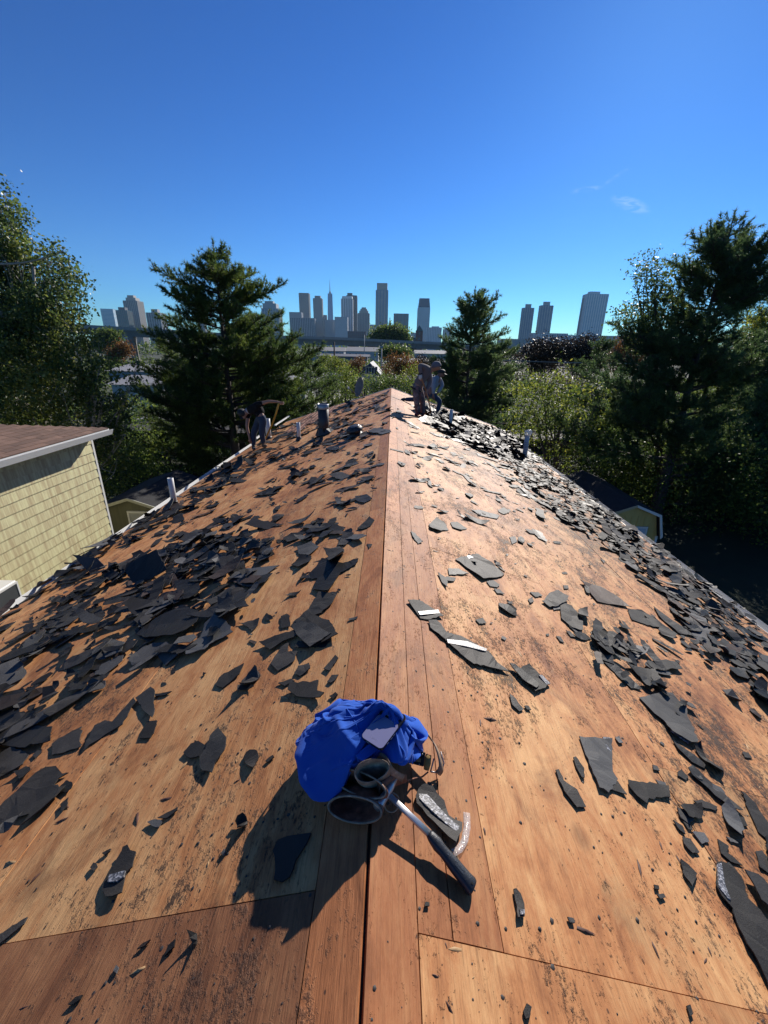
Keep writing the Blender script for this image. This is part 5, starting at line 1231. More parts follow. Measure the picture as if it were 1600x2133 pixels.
H('A', [(1350,790),(1400,735),(1412,745),(1375,800)], 'narrow dark scrap beside the first plank joint')
H('A', [(1365,845),(1385,818),(1412,815),(1395,840),(1380,850)], 'small chip below the narrow dark scrap')
H('A', [(1375,905),(1400,888),(1410,898),(1390,918)], 'small chip nearest above the hoodie')
H('A', [(995,600),(1085,583),(1075,610),(1050,635),(1030,615)], 'bat shaped scrap right of the big heap', curl=.03)
H('A', [(570,915),(635,870),(650,885),(645,925),(650,960),(640,998),(605,970)], 'granulated triangle of shingle near the long ragged strip', M_shg, lift=.005)
H('A', [(645,895),(680,890),(718,884),(690,900),(650,905)], 'thin dark sliver tipped onto the granulated triangle', M_shb)
H('A', [(1490,205),(1540,155),(1562,170),(1545,195),(1510,208)], 'leaf shaped scrap beside the ridge plank')
H('A', [(1180,245),(1215,225),(1275,222),(1250,245),(1200,265)], 'flat scrap right of the top of the heap')
H('A', [(1215,355),(1260,320),(1300,320),(1290,345),(1250,372)], 'scrap left of the one with chalk lines', curl=.02)
H('A', [(1480,70),(1530,62),(1552,80),(1520,98),(1488,92)], 'small dark square far up beside the ridge', M_shb)
H('A', [(1310,210),(1370,185),(1440,200),(1420,225),(1360,232)], 'rough scrap in the column left of the ridge', M_sh)
H('A', [(1240,285),(1300,262),(1330,280),(1290,320),(1245,310)], 'grey scrap in the column left of the ridge', M_shg)
H('A', [(1530,268),(1552,270),(1540,288)], 'tiny triangle beside the ridge plank joint')
H('A', [(550,420),(570,400),(700,355),(710,395),(620,430),(560,445)], 'long shingle standing up in the middle of the heap', M_sh, curl=.04, lift=.09, tilt=.5)
H('A', [(885,445),(920,410),(960,375),(1035,350),(1000,395),(910,450)], 'brownish shingle on top of the right end of the heap', M_shbr, lift=.06, curl=.03)
H('A', [(340,590),(380,588),(420,600),(490,640),(440,650),(370,632)], 'pale curled shingle arching over the front of the heap', M_shg, lift=.08, curl=.06)
H('A', [(395,820),(430,775),(520,735),(515,760),(440,822)], 'pale grey strip below the heap', M_shg, lift=.012)
H('A', [(430,700),(480,680),(530,690),(520,730),(450,755)], 'pale grey square scrap in front of the heap', M_shg, lift=.03)
H('A', [(540,760),(600,710),(650,688),(710,690),(700,725),(560,782)], 'large grey shingle in front of the pale torn wood', M_shg, lift=.014)
H('A', [(780,705),(840,660),(860,610),(905,580),(950,600),(975,640),(900,680),(860,720),(785,745)], 'dark pair of shingles at the lower right of the heap', M_shb, lift=.010, curl=.03)
H('A', [(575,660),(600,640),(660,600),(780,545),(850,570),(830,610),(790,650),(740,670),(620,672)], 'large black sheet of shingle backing in the heap', M_shb, lift=.03, curl=.03)
H('A', [(740,450),(830,430),(850,480),(800,520),(760,520)], 'dark square slab at the centre right of the heap', M_shb, lift=.04)
H('A', [(790,590),(870,560),(960,470),(1045,485),(1030,520),(1050,550),(960,560),(880,590)], 'long lined shingle sheet pointing at the ridge from the heap', M_shb, lift=.03, curl=.02)
H('A', [(1070,360),(1085,310),(1095,260),(1140,250),(1130,290),(1150,320)], 'fish tail shingle at the upper right of the heap', M_shb, lift=.01)
H('A', [(610,360),(680,330),(700,300),(785,265),(760,305),(700,345),(640,360)], 'wavy dark strip above the heap', M_shb, lift=.005)
H('A', [(845,290),(880,245),(940,228),(975,245),(920,280),(870,295)], 'oval shingle at the top right of the heap', M_sh, lift=.012)
H('A', [(365,360),(435,352),(440,375),(370,395)], 'black shingle scrap standing near the left gutter', M_shb, lift=.04, tilt=.9)
H('A', [(990,440),(1010,380),(1060,410),(1140,395),(1110,440),(1040,455)], 'dark boomerang shingle right of the heap', M_shb, lift=.01, curl=.02)
# --- mid right
H('B', [(295,332),(340,322),(385,315),(450,355),(500,395),(490,405),(408,420),(350,375)], 'large square shingle with a white paint band right of the ridge', M_sh, strip=[(342,322),(385,313),(392,322),(350,334)])
H('B', [(185,190),(200,175),(215,165),(250,185),(268,210),(225,218),(190,205)], 'rough rounded scrap right of the ridge near the tape', curl=.02)
H('B', [(275,180),(300,178),(345,205),(320,212),(285,200)], 'oval scrap right of the rough rounded one')
H('B', [(95,508),(130,506),(160,510),(215,550),(245,575),(180,585),(150,580)], 'shingle with a thick white band nearest the ridge', M_sh, strip=[(138,556),(222,548),(228,562),(146,570)], curl=.012)
H('B', [(182,590),(215,590),(235,605),(260,640),(320,655),(385,690),(430,720),(470,765),(515,805),(440,790),(370,775),(290,710),(260,680),(190,620)], 'long trailing shingle strip with a white crossband', M_sh, strip=[(258,672),(340,680),(425,712),(420,722),(330,700),(262,688)], lift=.003)
H('B', [(560,790),(600,772),(640,810),(688,855),(625,890)], 'grey shingle with silver tipped corner below the trailing strip', M_sh, strip=[(640,822),(652,820),(688,856),(672,862)], lift=.003)
H('B', [(515,775),(540,780),(600,825),(640,860),(625,880),(570,840)], 'dark batten like strip lying over the silver tipped shingle', M_shb, lift=.014)
H('B', [(812,425),(900,445),(970,490),(1020,535),(940,520),(885,510)], 'long brown tinged shingle high on the right slope', M_shbr)
H('B', [(730,520),(755,520),(780,530),(825,590),(822,635),(780,620),(735,580)], 'big shield shaped granulated shingle on the right slope', M_sh, lift=.006)
H('B', [(685,500),(735,510),(740,540),(705,545)], 'grey corner piece at the start of the diagonal trail', M_shg)
H('B', [(855,640),(900,650),(965,690),(968,715),(965,735),(920,740),(880,705)], 'rounded slab at the middle of the diagonal trail', M_sh, lift=.012, curl=.03)
H('B', [(475,515),(510,525),(545,545),(552,570),(520,565),(480,540)], 'shell shaped scrap alone on the bare right slope', curl=.02)
H('B', [(265,372),(310,372),(350,395),(270,398)], 'flat dark triangle left of the white banded square', M_shb)
H('B', [(222,390),(240,400),(262,410),(262,455),(240,430)], 'hooked scrap below the flat dark triangle')
H('B', [(258,405),(298,412),(290,425),(262,425)], 'small chip joined to the hooked scrap')
H('B', [(605,470),(640,470),(658,485),(630,492)], 'upper small oval between shell and trail')
H('B', [(598,500),(615,492),(622,510),(605,518)], 'lower round chip between shell and trail')
H('B', [(1010,540),(1070,545),(1130,580),(1180,620),(1120,615),(1030,585)], 'long flat scrap right of the brown tinged shingle', M_sh)
H('B', [(1120,530),(1200,590),(1250,620),(1300,660),(1220,640),(1140,570)], 'long diagonal slab near the right debris bank', M_sh, lift=.006)
H('B', [(920,640),(950,640),(980,660),(1010,700),(960,700)], 'dark scrap crossing the diagonal trail', M_sh, lift=.016)
H('B', [(1000,770),(1060,785),(1120,800),(1150,850),(1100,865),(1040,810)], 'wide slab in the lower part of the diagonal trail', M_sh, lift=.006, curl=.02)
H('B', [(425,425),(455,420),(480,440),(470,450),(440,445)], 'blue grey chip below the white banded square', M_shg)
H('B', [(455,455),(480,460),(500,478),(470,475)], 'narrow chip under the blue grey chip')
H('B', [(520,240),(545,238),(552,258),(535,270)], 'pale round chip on a straw line', M_shg)
H('B', [(110,215),(130,225),(160,262),(140,268),(118,240)], 'upright scrap beside the first right hand plank', curl=.04)
H('B', [(380,585),(410,578),(425,600),(395,602)], 'little winged chip right of the trailing strip')
H('B', [(755,630),(775,635),(800,660),(775,655)], 'slim chip left of the rounded slab')
H('B', [(715,652),(735,658),(750,682),(730,675)], 'lower slim chip left of the rounded slab')
H('B', [(745,440),(765,442),(768,455),(748,456)], 'tiny square chip near the brown tinged shingle')
H('B', [(360,125),(410,130),(480,150),(470,165),(400,150)], 'pale tape striped shingle far up the right slope', M_shg)
H('B', [(900,330),(920,338),(915,350)], 'tiny triangle chip near the debris bank')

# ---- procedural scraps, individual then joined
base_meshes = {}
g0 = random.Random(5)
def rand_poly(asp, n=None, g=g0):
    n = n or g.randint(5, 9); ph = g.uniform(0, 6.28); out = []
    for k in range(n):
        a = ph + 6.283 * (k + g.uniform(-.32, .32)) / n; r_ = g.uniform(.62, 1.08)
        out.append((math.cos(a) * r_ * asp, math.sin(a) * r_))
    return out
def strip_poly(asp, g=g0):
    x = asp; return [(-x, -1 * g.uniform(.6, 1)), (-x * .3, -1 * g.uniform(.8, 1.1)), (x * g.uniform(.7, 1), -g.uniform(.5, 1)), (x, g.uniform(.1, .8)), (x * g.uniform(.2, .6), g.uniform(.7, 1)), (-x * .5, g.uniform(.5, 1)), (-x * g.uniform(.9, 1.1), g.uniform(.2, .7))]
VAR = []
for k in range(44):
    g = random.Random(100 + k); pl = rand_poly(g.uniform(1.1, 2.3), g=g) if k % 3 else strip_poly(g.uniform(2.0, 3.8), g=g)
    s_ = .085
    pl = [(x * s_ * .8, y * s_ * .8) for x, y in pl]
    VAR.append((scrap_mesh(torn(pl, .011, g), .004, g.uniform(.0, .26) ** 2, g, SHM[k % len(SHM)]), k))
def inside(px, py, poly):
    c = False; j = len(poly) - 1
    for i in range(len(poly)):
        if ((poly[i][1] > py) != (poly[j][1] > py)) and (px < (poly[j][0] - poly[i][0]) * (py - poly[i][1]) / (poly[j][1] - poly[i][1]) + poly[i][0]): c = not c
        j = i
    return c
# zone: outline in the photo, side, scraps per m2, size (min,max metres across), layers height, tilt, label, group
ZON = [
 ('heap', [(-60,1400),(0,1340),(90,1270),(150,1210),(250,1175),(330,1150),(430,1120),(560,1118),(575,1150),(520,1215),(540,1260),(470,1330),(400,1400),(300,1425),(190,1440),(90,1500),(-80,1580)], -1, 72, (.04,.23), .03, .18, 'torn black shingle piece lying loose in the big heap on the left slope', 'shingle pieces of the left heap'),
 ('heap2', [(300,1150),(420,1115),(560,1118),(570,1150),(520,1215),(450,1210),(330,1200)], -1, 30, (.08,.24), .03, .2, 'torn black shingle piece lying loose in the big heap on the left slope', 'shingle pieces of the left heap'),
 ('edgeL', [(-80,1330),(0,1282),(200,1140),(350,1055),(470,975),(520,945),(540,960),(430,1040),(330,1100),(240,1160),(100,1240),(0,1310),(-60,1360)], -1, 26, (.10,.34), .03, .25, 'dark shingle strip along the left gutter', 'shingle strips along the left gutter'),
 ('leftlow', [(-80,1450),(0,1430),(120,1480),(130,1560),(150,1640),(60,1720),(-80,1760)], -1, 22, (.06,.20), .02, .15, 'shingle scrap at the left picture edge below the heap', 'scraps below the left heap'),
 ('leftmid', [(300,1430),(560,1260),(700,1130),(790,1130),(775,1300),(740,1420),(600,1460),(350,1500)], -1, 14, (.02,.11), .003, .08, 'small shingle scrap on the bare wood between heap and ridge', 'scraps between heap and ridge'),
 ('leftfar', [(330,1110),(470,1010),(560,950),(700,900),(790,890),(800,1000),(790,1130),(600,1140),(420,1150),(300,1140)], -1, 28, (.03,.24), .006, .12, 'dark shingle scrap on the upper left slope before the vent pipes', 'scraps on the upper left slope'),
 ('leftfar2', [(620,1070),(700,1040),(770,1040),(740,1100),(700,1190),(630,1200),(600,1140)], -1, 26, (.08,.22), .012, .12, 'dark shingle scrap in the column just left of the ridge', 'scraps in the column left of the ridge'),
 ('leftvfar', [(520,960),(560,900),(640,870),(740,840),(810,815),(812,900),(720,920),(600,960)], -1, 24, (.07,.30), .012, .14, 'shingle piece around the flue and vents on the far left slope', 'shingle pieces around the flue'),
 ('ridgeR', [(815,815),(860,880),(930,990),(900,1060),(830,1080),(808,1000)], 1, 8, (.05,.18), .004, .08, 'thin shingle scrap close to the ridge on the far right slope', 'scraps on the far right slope by the ridge'),
 ('rightfar', [(840,880),(940,910),(1060,980),(1180,1060),(1260,1130),(1200,1190),(1080,1130),(960,1080),(860,1060)], 1, 24, (.03,.20), .006, .1, 'shingle scrap scattered on the upper right slope', 'scraps on the upper right slope'),
 ('rightmid', [(860,1080),(1060,1130),(1250,1180),(1400,1300),(1330,1400),(1150,1400),(1000,1420),(880,1300)], 1, 13, (.015,.10), .003, .08, 'small scrap on the bare middle of the right slope', 'small scraps on the middle right slope'),
 ('bank', [(880,838),(960,870),(1060,905),(1130,950),(1190,985),(1290,1050),(1385,1130),(1490,1225),(1680,1400),(1680,1560),(1540,1420),(1440,1330),(1370,1230),(1290,1160),(1180,1090),(1120,1040),(1040,960),(960,920),(900,890)], 1, 90, (.05,.23), .03, .15, 'grey shingle piece piled in the long debris bank along the right eave', 'shingle pieces of the right eave bank'),
 ('bankhi', [(870,840),(930,860),(1000,890),(1060,905),(1100,960),(1030,950),(960,920),(890,885)], 1, 60, (.08,.34), .07, .3, 'large shingle strip heaped beside the workers on the right slope', 'shingle strips heaped beside the workers'),
 ('trail', [(1140,1250),(1190,1255),(1300,1330),(1400,1400),(1460,1470),(1440,1500),(1340,1450),(1240,1390),(1200,1330)], 1, 60, (.05,.20), .025, .14, 'shingle piece in the diagonal trail down the right slope', 'shingle pieces of the diagonal trail'),
 ('trail2', [(1200,1210),(1330,1270),(1500,1360),(1640,1470),(1680,1600),(1560,1530),(1440,1420),(1300,1320)], 1, 26, (.04,.20), .012, .1, 'shingle scrap between the diagonal trail and the debris bank', 'scraps between trail and bank'),
 ('rightlow', [(1400,1480),(1640,1560),(1680,1900),(1560,1880),(1480,1820),(1400,1760),(1380,1640)], 1, 24, (.03,.15), .008, .1, 'small shingle scrap in the cluster at the right picture edge', 'scraps at the right picture edge'),
 ('rightlow2', [(1330,1560),(1400,1500),(1440,1640),(1440,1760),(1380,1740)], 1, 12, (.02,.08), .004, .1, 'small shingle scrap in the cluster at the right picture edge', 'scraps at the right picture edge'),
]
cands = []
gz = random.Random(21)
for zi, (nm, poly, side, dens, (smin, smax), hh, tl, lab, grp) in enumerate(ZON):
    w3 = []
    for (a, b) in poly:
        d = ray(a, b); n_ = roof_n(side); t_ = -n_.dot(CAM) / n_.dot(d); w3.append(CAM + d * t_ if t_ > 0 else CAM + d * 20)
    us = [abs(q.x) / CT for q in w3]; ys_ = [q.y for q in w3]
    pu = [(abs(q.x) / CT if q.x * side > 0 else 0.0, q.y) for q in w3]
    u0, u1, ya, yb = max(0.02, min(us)), min(EAVE_U + .05, max(us)), max(.2, min(ys_)), min(Y1 - .05, max(ys_))
    area = (u1 - u0) * (yb - ya)
    for k in range(int(area * dens)):
        u, y = gz.uniform(u0, u1), gz.uniform(ya, yb)
        if not inside(u, y, pu): continue
        cl = mnoise.noise(Vector((u * 1.6 + zi * 7, y * .9, 0)))
        if hh < .02 and cl < -.02 and gz.random() < .7: continue
        f = gz.random(); s_ = smin + (smax - smin) * f * f
        cands.append([zi, side, u, y, s_, gz.random() * hh * (.5 + .5 * (s_ < smax * .5) + .4), gz.uniform(0, 6.283), tl, hh])
print('scrap candidates', len(cands))
for c_ in cands:
    p = roof_pt(c_[1], c_[2], c_[3]); q = proj(p)
    vis = -40 < q[0] < 1640 and -10 < q[1] < 2160
    d = (p - CAM).length; c_.append(c_[4] / d * (1 if vis else .01))
cands.sort(key=lambda c: -c[-1])
budget = 300 - NSC[0]
def place_matrix(c_):
    zi, side, u, y, s_, h_, an, tl, hh = c_[:9]
    n_ = roof_n(side); ex_ = Vector((CT, 0, -side * ST)); ey_ = Vector((0, 1, 0))
    M_ = Matrix((ex_, ey_, n_)).transposed().to_4x4()
    g = random.Random(int(u * 9999 + y * 777))
    t1, t2 = g.gauss(0, tl) * .55, g.gauss(0, tl) * .55
    lift = h_ + .002 + abs(math.sin(t1)) * s_ * .25 + abs(math.sin(t2)) * s_ * .25
    # pieces lie roughly along the slope
    a2 = an if g.random() < .4 else (g.gauss(.9 * side, .5))
    return Matrix.Translation(roof_pt(side, u, y, lift)) @ M_ @ Matrix.Rotation(t1, 4, 'X') @ Matrix.Rotation(t2, 4, 'Y') @ Matrix.Rotation(a2, 4, 'Z') @ Matrix.Scale(s_ / .17, 4)
TONE = {'granule_shingle': 'granulated charcoal', 'shingle_back': 'smooth black', 'grey_granule_shingle': 'pale grey', 'brown_shingle': 'brownish'}
LM = [(q[0], on_roof(q[1], q[2])[0]) for q in (
    ('curled pale shingle', 185, 1308), ('standing shingle', 315, 1205), ('brownish slab', 480, 1208), ('big black backing sheet', 360, 1300), ('grey slab below the heap', 312, 1370), ('pale grey strip', 228, 1390),
    ('lined long sheet', 470, 1262), ('fish tail shingle', 555, 1152), ('pale bare patch', 330, 1275), ('left gutter', 150, 1200), ('left picture edge', 10, 1400), ('standing black scrap', 200, 1190), ('oval shingle', 455, 1132),
    ('left gutter vent pipe', 364, 1052), ('lined ridge shingle', 690, 1200), ('pale grey stack slab', 650, 1328), ('spearhead scrap', 480, 1410), ('granulated triangle', 305, 1470), ('jagged left sheet', 70, 1660), ('steel flue', 675, 906), ('round ventilator', 742, 908),
    ('wavy dark strip', 350, 1160), ('dark square slab', 395, 1240), ('dark shingle pair', 440, 1335), ('broad edge slab', 60, 1540),
    ('ribbed vent pipe', 1092, 956), ('yellow shed', 1300, 1085), ('right far corner', 1560, 1330), ('white banded square', 1000, 1180), ('brown tinged shingle', 1260, 1240), ('shield shingle', 1190, 1280), ('rounded trail slab', 1255, 1345), ('wide trail slab', 1340, 1410),
    ('very large slab', 1400, 1480), ('diagonal slab', 1400, 1300), ('forked scrap', 1520, 1780), ('cup shaped scrap', 1495, 1655), ('huge edge sheet', 1520, 1880), ('ridge tape', 830, 1050), ('kneeling worker', 910, 868))]
USED = set()
for c_ in cands[:budget]:
    me, k = VAR[gz.randrange(len(VAR))]
    o_ = link('shingle_scrap', me); o_.matrix_world = place_matrix(c_)
    Z = ZON[c_[0]]; p = roof_pt(c_[1], c_[2], c_[3]); nm_, lp_ = min(LM, key=lambda l: (l[1] - p).length)
    dx_, dy_ = p.x - lp_.x, p.y - lp_.y
    rel = ('beyond' if dy_ > 0 else 'in front of') if abs(dy_) > abs(dx_) * 1.6 else (('right of' if dx_ > 0 else 'left of') if abs(dx_) > abs(dy_) * 1.6 else ('beyond and right of' if dx_ > 0 else 'beyond and left of') if dy_ > 0 else ('nearer and right of' if dx_ > 0 else 'nearer and left of'))
    if math.hypot(dx_, dy_) < .13: rel = 'close by'
    s_ = c_[4]; sz = 'large' if s_ > .24 else 'medium' if s_ > .17 else 'small' if s_ > .09 else 'tiny'
    shp = 'narrow torn strip' if k % 3 == 0 else 'torn scrap'
    lb_ = '%s %s %s %s the %s' % (sz, TONE.get(me.materials[0].name, 'dark'), shp, rel, nm_)
    for l2 in sorted(LM, key=lambda l: (l[1] - p).length)[1:4]:
        if lb_ not in USED: break
        lb_ = '%s %s %s between %s and %s' % (sz, TONE.get(me.materials[0].name, 'dark'), shp.replace('narrow torn strip', 'strip').replace('torn ', ''), nm_, l2[0])
    USED.add(lb_)
    setp(o_, lb_, 'shingle', Z[8])
# the rest: one stuff object per material
V_by = {}
for c_ in cands[budget:]:
    me, k = VAR[gz.randrange(len(VAR))]
    co = np.empty(len(me.vertices) * 3, np.float32); me.vertices.foreach_get('co', co); co = co.reshape(-1, 3)
    M_ = np.array(place_matrix(c_)); W = co @ M_[:3, :3].T + M_[:3, 3]
    V_by.setdefault(me.materials[0].name, []).append((W, [tuple(p.vertices) for p in me.polygons]))
for mn, lst in V_by.items():
    vs_, fs_ = [], []
    b = 0
    for W, fc in lst:
        vs_ += [tuple(x) for x in W]; fs_ += [tuple(b + i for i in f) for f in fc]; b += len(W)
    me = bpy.data.meshes.new('shingle_debris'); me.from_pydata(vs_, [], fs_); me.materials.append(bpy.data.materials[mn])
    setp(link('shingle_debris', me), kind='stuff')
# crumbs of tar, nails and splinters
def crumbs(nm, n, mat, smin, smax, yfun, elong=1.0, dens=None):
    P = []
    g = rng
    while len(P) < n:
        side = -1 if g.random() < .5 else 1; u = g.uniform(.02, EAVE_U - .05); y = .3 + 9 * g.random() ** 2.0
        k = mnoise.noise(Vector((side * u * 1.3, y * 1.1, 5.)))
        if side > 0: k += .12 * min(u, 2)
        if k + g.normal() * .25 < .05: continue
        P.append((side, u, y, g.uniform(0, 6.28), smin + (smax - smin) * g.random() ** 3))
    V, Fc = [], []
    for side, u, y, a, s_ in P:
        c_ = roof_pt(side, u, y, .0006); n_ = roof_n(side); ex_ = Vector((CT, 0, -side * ST)); ey_ = Vector((0, 1, 0))
        b = len(V); m = 5; h_ = s_ * g.uniform(.12, .35)
        for j in range(m):
            an = a + 6.283 * j / m; r_ = s_ * g.uniform(.6, 1.0) * .5
            x_, y_ = math.cos(an) * r_ * elong, math.sin(an) * r_ / max(1, elong * .8)
            ca, sa = math.cos(a * 3), math.sin(a * 3); x_, y_ = x_ * ca - y_ * sa, x_ * sa + y_ * ca
            V.append(tuple(c_ + ex_ * x_ + ey_ * y_))
        V.append(tuple(c_ + n_ * h_)); 
        for j in range(m): Fc.append((b + j, b + (j + 1) % m, b + m))
    setp(link(nm, mesh_np(nm, V, Fc, mat)), kind='stuff')
M_crumb = simple('tar_crumb', (.032, .028, .026), .7, var=.5, scale=60, bmp=0)
crumbs('shingle_crumbs', 9000, M_crumb, .003, .018, None)
crumbs('wood_splinters', 500, simple('splinter', (.45, .28, .13), .7, bmp=0), .004, .03, None, elong=2.6)
crumbs('dark_splinters', 700, simple('dark_splinter', (.10, .045, .03), .7, bmp=0), .004, .03, None, elong=2.6)

# ================================================================== HOODIE, TOOL BELT, HAMMER, PHONE
def Q(px, py, h): return on_roof(px, py, h)[0]       # point at height h over the deck
def cloth_mat(name, col, sheen=.3):
    m, t, b, o = nodes_of(name); g = geo_pos(t)
    n1 = noise(t, g, 5, 4, .6); n2 = noise(t, g, 420, 2, .7)
    f = mth(t, 'MULTIPLY_ADD', n1.outputs[0], .5); f.node.inputs[2].default_value = .75
    t.links.new(mix(t, 1.0, col, f, 'MULTIPLY'), b.inputs['Base Color']); b.inputs['Roughness'].default_value = .9; b.inputs['Specular IOR Level'].default_value = .15
    b.inputs['Sheen Weight'].default_value = sheen; b.inputs['Sheen Roughness'].default_value = .5
    bump(t, b, n2.outputs[0], .35, .0015); return m
M_blue = cloth_mat('cobalt_cotton', (.018, .088, .42), .10)
def capsules_mesh(name, caps, voxel, mat, disp=None, smooth_it=3):
    bm = bmesh.new()
    for pts, rad in caps:
        for i in range(len(pts) - 1):
            a, b = pts[i], pts[i + 1]; ra, rb = rad[i], rad[i + 1]; n_ = max(2, int((b - a).length / (min(ra, rb) * .35)) + 1)
            for k in range(n_ + 1):
                t_ = k / n_; c_ = a.lerp(b, t_); r_ = ra + (rb - ra) * t_
                bmesh.ops.create_icosphere(bm, subdivisions=2, radius=r_, matrix=Matrix.Translation(c_))
    me = bpy.data.meshes.new(name + '_tmp'); bm.to_mesh(me); bm.free()
    o_ = bpy.data.objects.new(name + '_tmp', me); COL.objects.link(o_)
    md = o_.modifiers.new('r', 'REMESH'); md.mode = 'VOXEL'; md.voxel_size = voxel
    sm = o_.modifiers.new('s', 'SMOOTH'); sm.iterations = smooth_it; sm.factor = .5
    dg = bpy.context.evaluated_depsgraph_get(); ev = o_.evaluated_get(dg); out = bpy.data.meshes.new_from_object(ev)
    bpy.data.objects.remove(o_); bpy.data.meshes.remove(me)
    if disp:
        nrm = [v.normal.copy() for v in out.vertices]
        for v, n_ in zip(out.vertices, nrm): v.co = disp(v.co.copy(), n_)
    out.name = name; out.materials.clear(); out.materials.append(mat)
    for p in out.polygons: p.use_smooth = True
    return out
C0 = Q(745, 1560, .08)
caps = [
    ([Q(654, 1545, .070), Q(642, 1590, .060), Q(650, 1635, .048), Q(680, 1672, .035), Q(694, 1690, .02)], [.054, .062, .058, .046, .02]),
    ([Q(648, 1535, .085), Q(690, 1518, .115), Q(728, 1496, .125), Q(760, 1484, .12)], [.036, .046, .040, .026]),
    ([Q(690, 1560, .085), Q(720, 1535, .11), Q(745, 1520, .118)], [.050, .050, .040]),
    ([Q(690, 1620, .055), Q(722, 1592, .085), Q(755, 1585, .10)], [.048, .042, .030]),
    ([Q(735, 1560, .080), Q(790, 1548, .090), Q(840, 1548, .075)], [.060, .056, .036]),
    ([Q(764, 1474, .165), Q(794, 1474, .192), Q(828, 1494, .195), Q(852, 1526, .170), Q(852, 1546, .14)], [.016, .020, .021, .019, .014]),
    ([Q(770, 1500, .10), Q(830, 1512, .095), Q(852, 1540, .08)], [.034, .036, .030]),
    ([Q(838, 1496, .120), Q(860, 1512, .105), Q(866, 1545, .09)], [.017, .024, .022]),
    ([Q(812, 1572, .120), Q(838, 1552, .140), Q(866, 1564, .115)], [.016, .020, .018]),
    ([Q(806, 1588, .112), Q(840, 1582, .122), Q(868, 1586, .108)], [.020, .026, .022]),
    ([Q(640, 1560, .05), Q(700, 1570, .04), Q(760, 1560, .04), Q(840, 1545, .045)], [.05, .06, .06, .04]),
    ([Q(672, 1500, .06), Q(720, 1480, .075), Q(770, 1478, .08)], [.030, .036, .03]),
    ([Q(690, 1606, .108), Q(722, 1592, .128), Q(756, 1592, .132)], [.010, .012, .009]),
    ([Q(640, 1520, .10), Q(668, 1548, .120), Q(700, 1560, .128)], [.016, .020, .012]),
    ([Q(700, 1495, .150), Q(716, 1530, .158), Q(740, 1560, .145)], [.014, .018, .014]),
    ([Q(655, 1600, .10), Q(690, 1590, .115), Q(725, 1570, .125)], [.014, .018, .012]),
]
def folds(co, n_):
    wv = Vector((mnoise.noise(co * 5 + Vector((3, 1, 8))), mnoise.noise(co * 5 + Vector((7, 9, 2))), 0)) * .035
    p = co + wv
    a1 = mnoise.noise(Vector((p.x * 9 + p.y * 5, p.y * 6 - p.x * 3, p.z * 8 + 4)))
    a2 = mnoise.noise(Vector((p.x * 5 - p.y * 11, p.y * 4 + p.x * 6, p.z * 9 + 14)))
    k = .007 * mnoise.noise(co * 7) - .013 * math.exp(-(a1 / .075) ** 2) - .009 * math.exp(-(a2 / .07) ** 2) + .004
    c_ = co + n_ * k
    zmin = roof_z(c_.x, .003)
    if c_.z < zmin: c_.z = zmin + (zmin - c_.z) * .02
    return c_
hood = empty('hoodie', (C0.x, C0.y, roof_z(C0.x)), 'crumpled cobalt blue hoodie thrown over the leather tool belt on the ridge', 'hoodie')
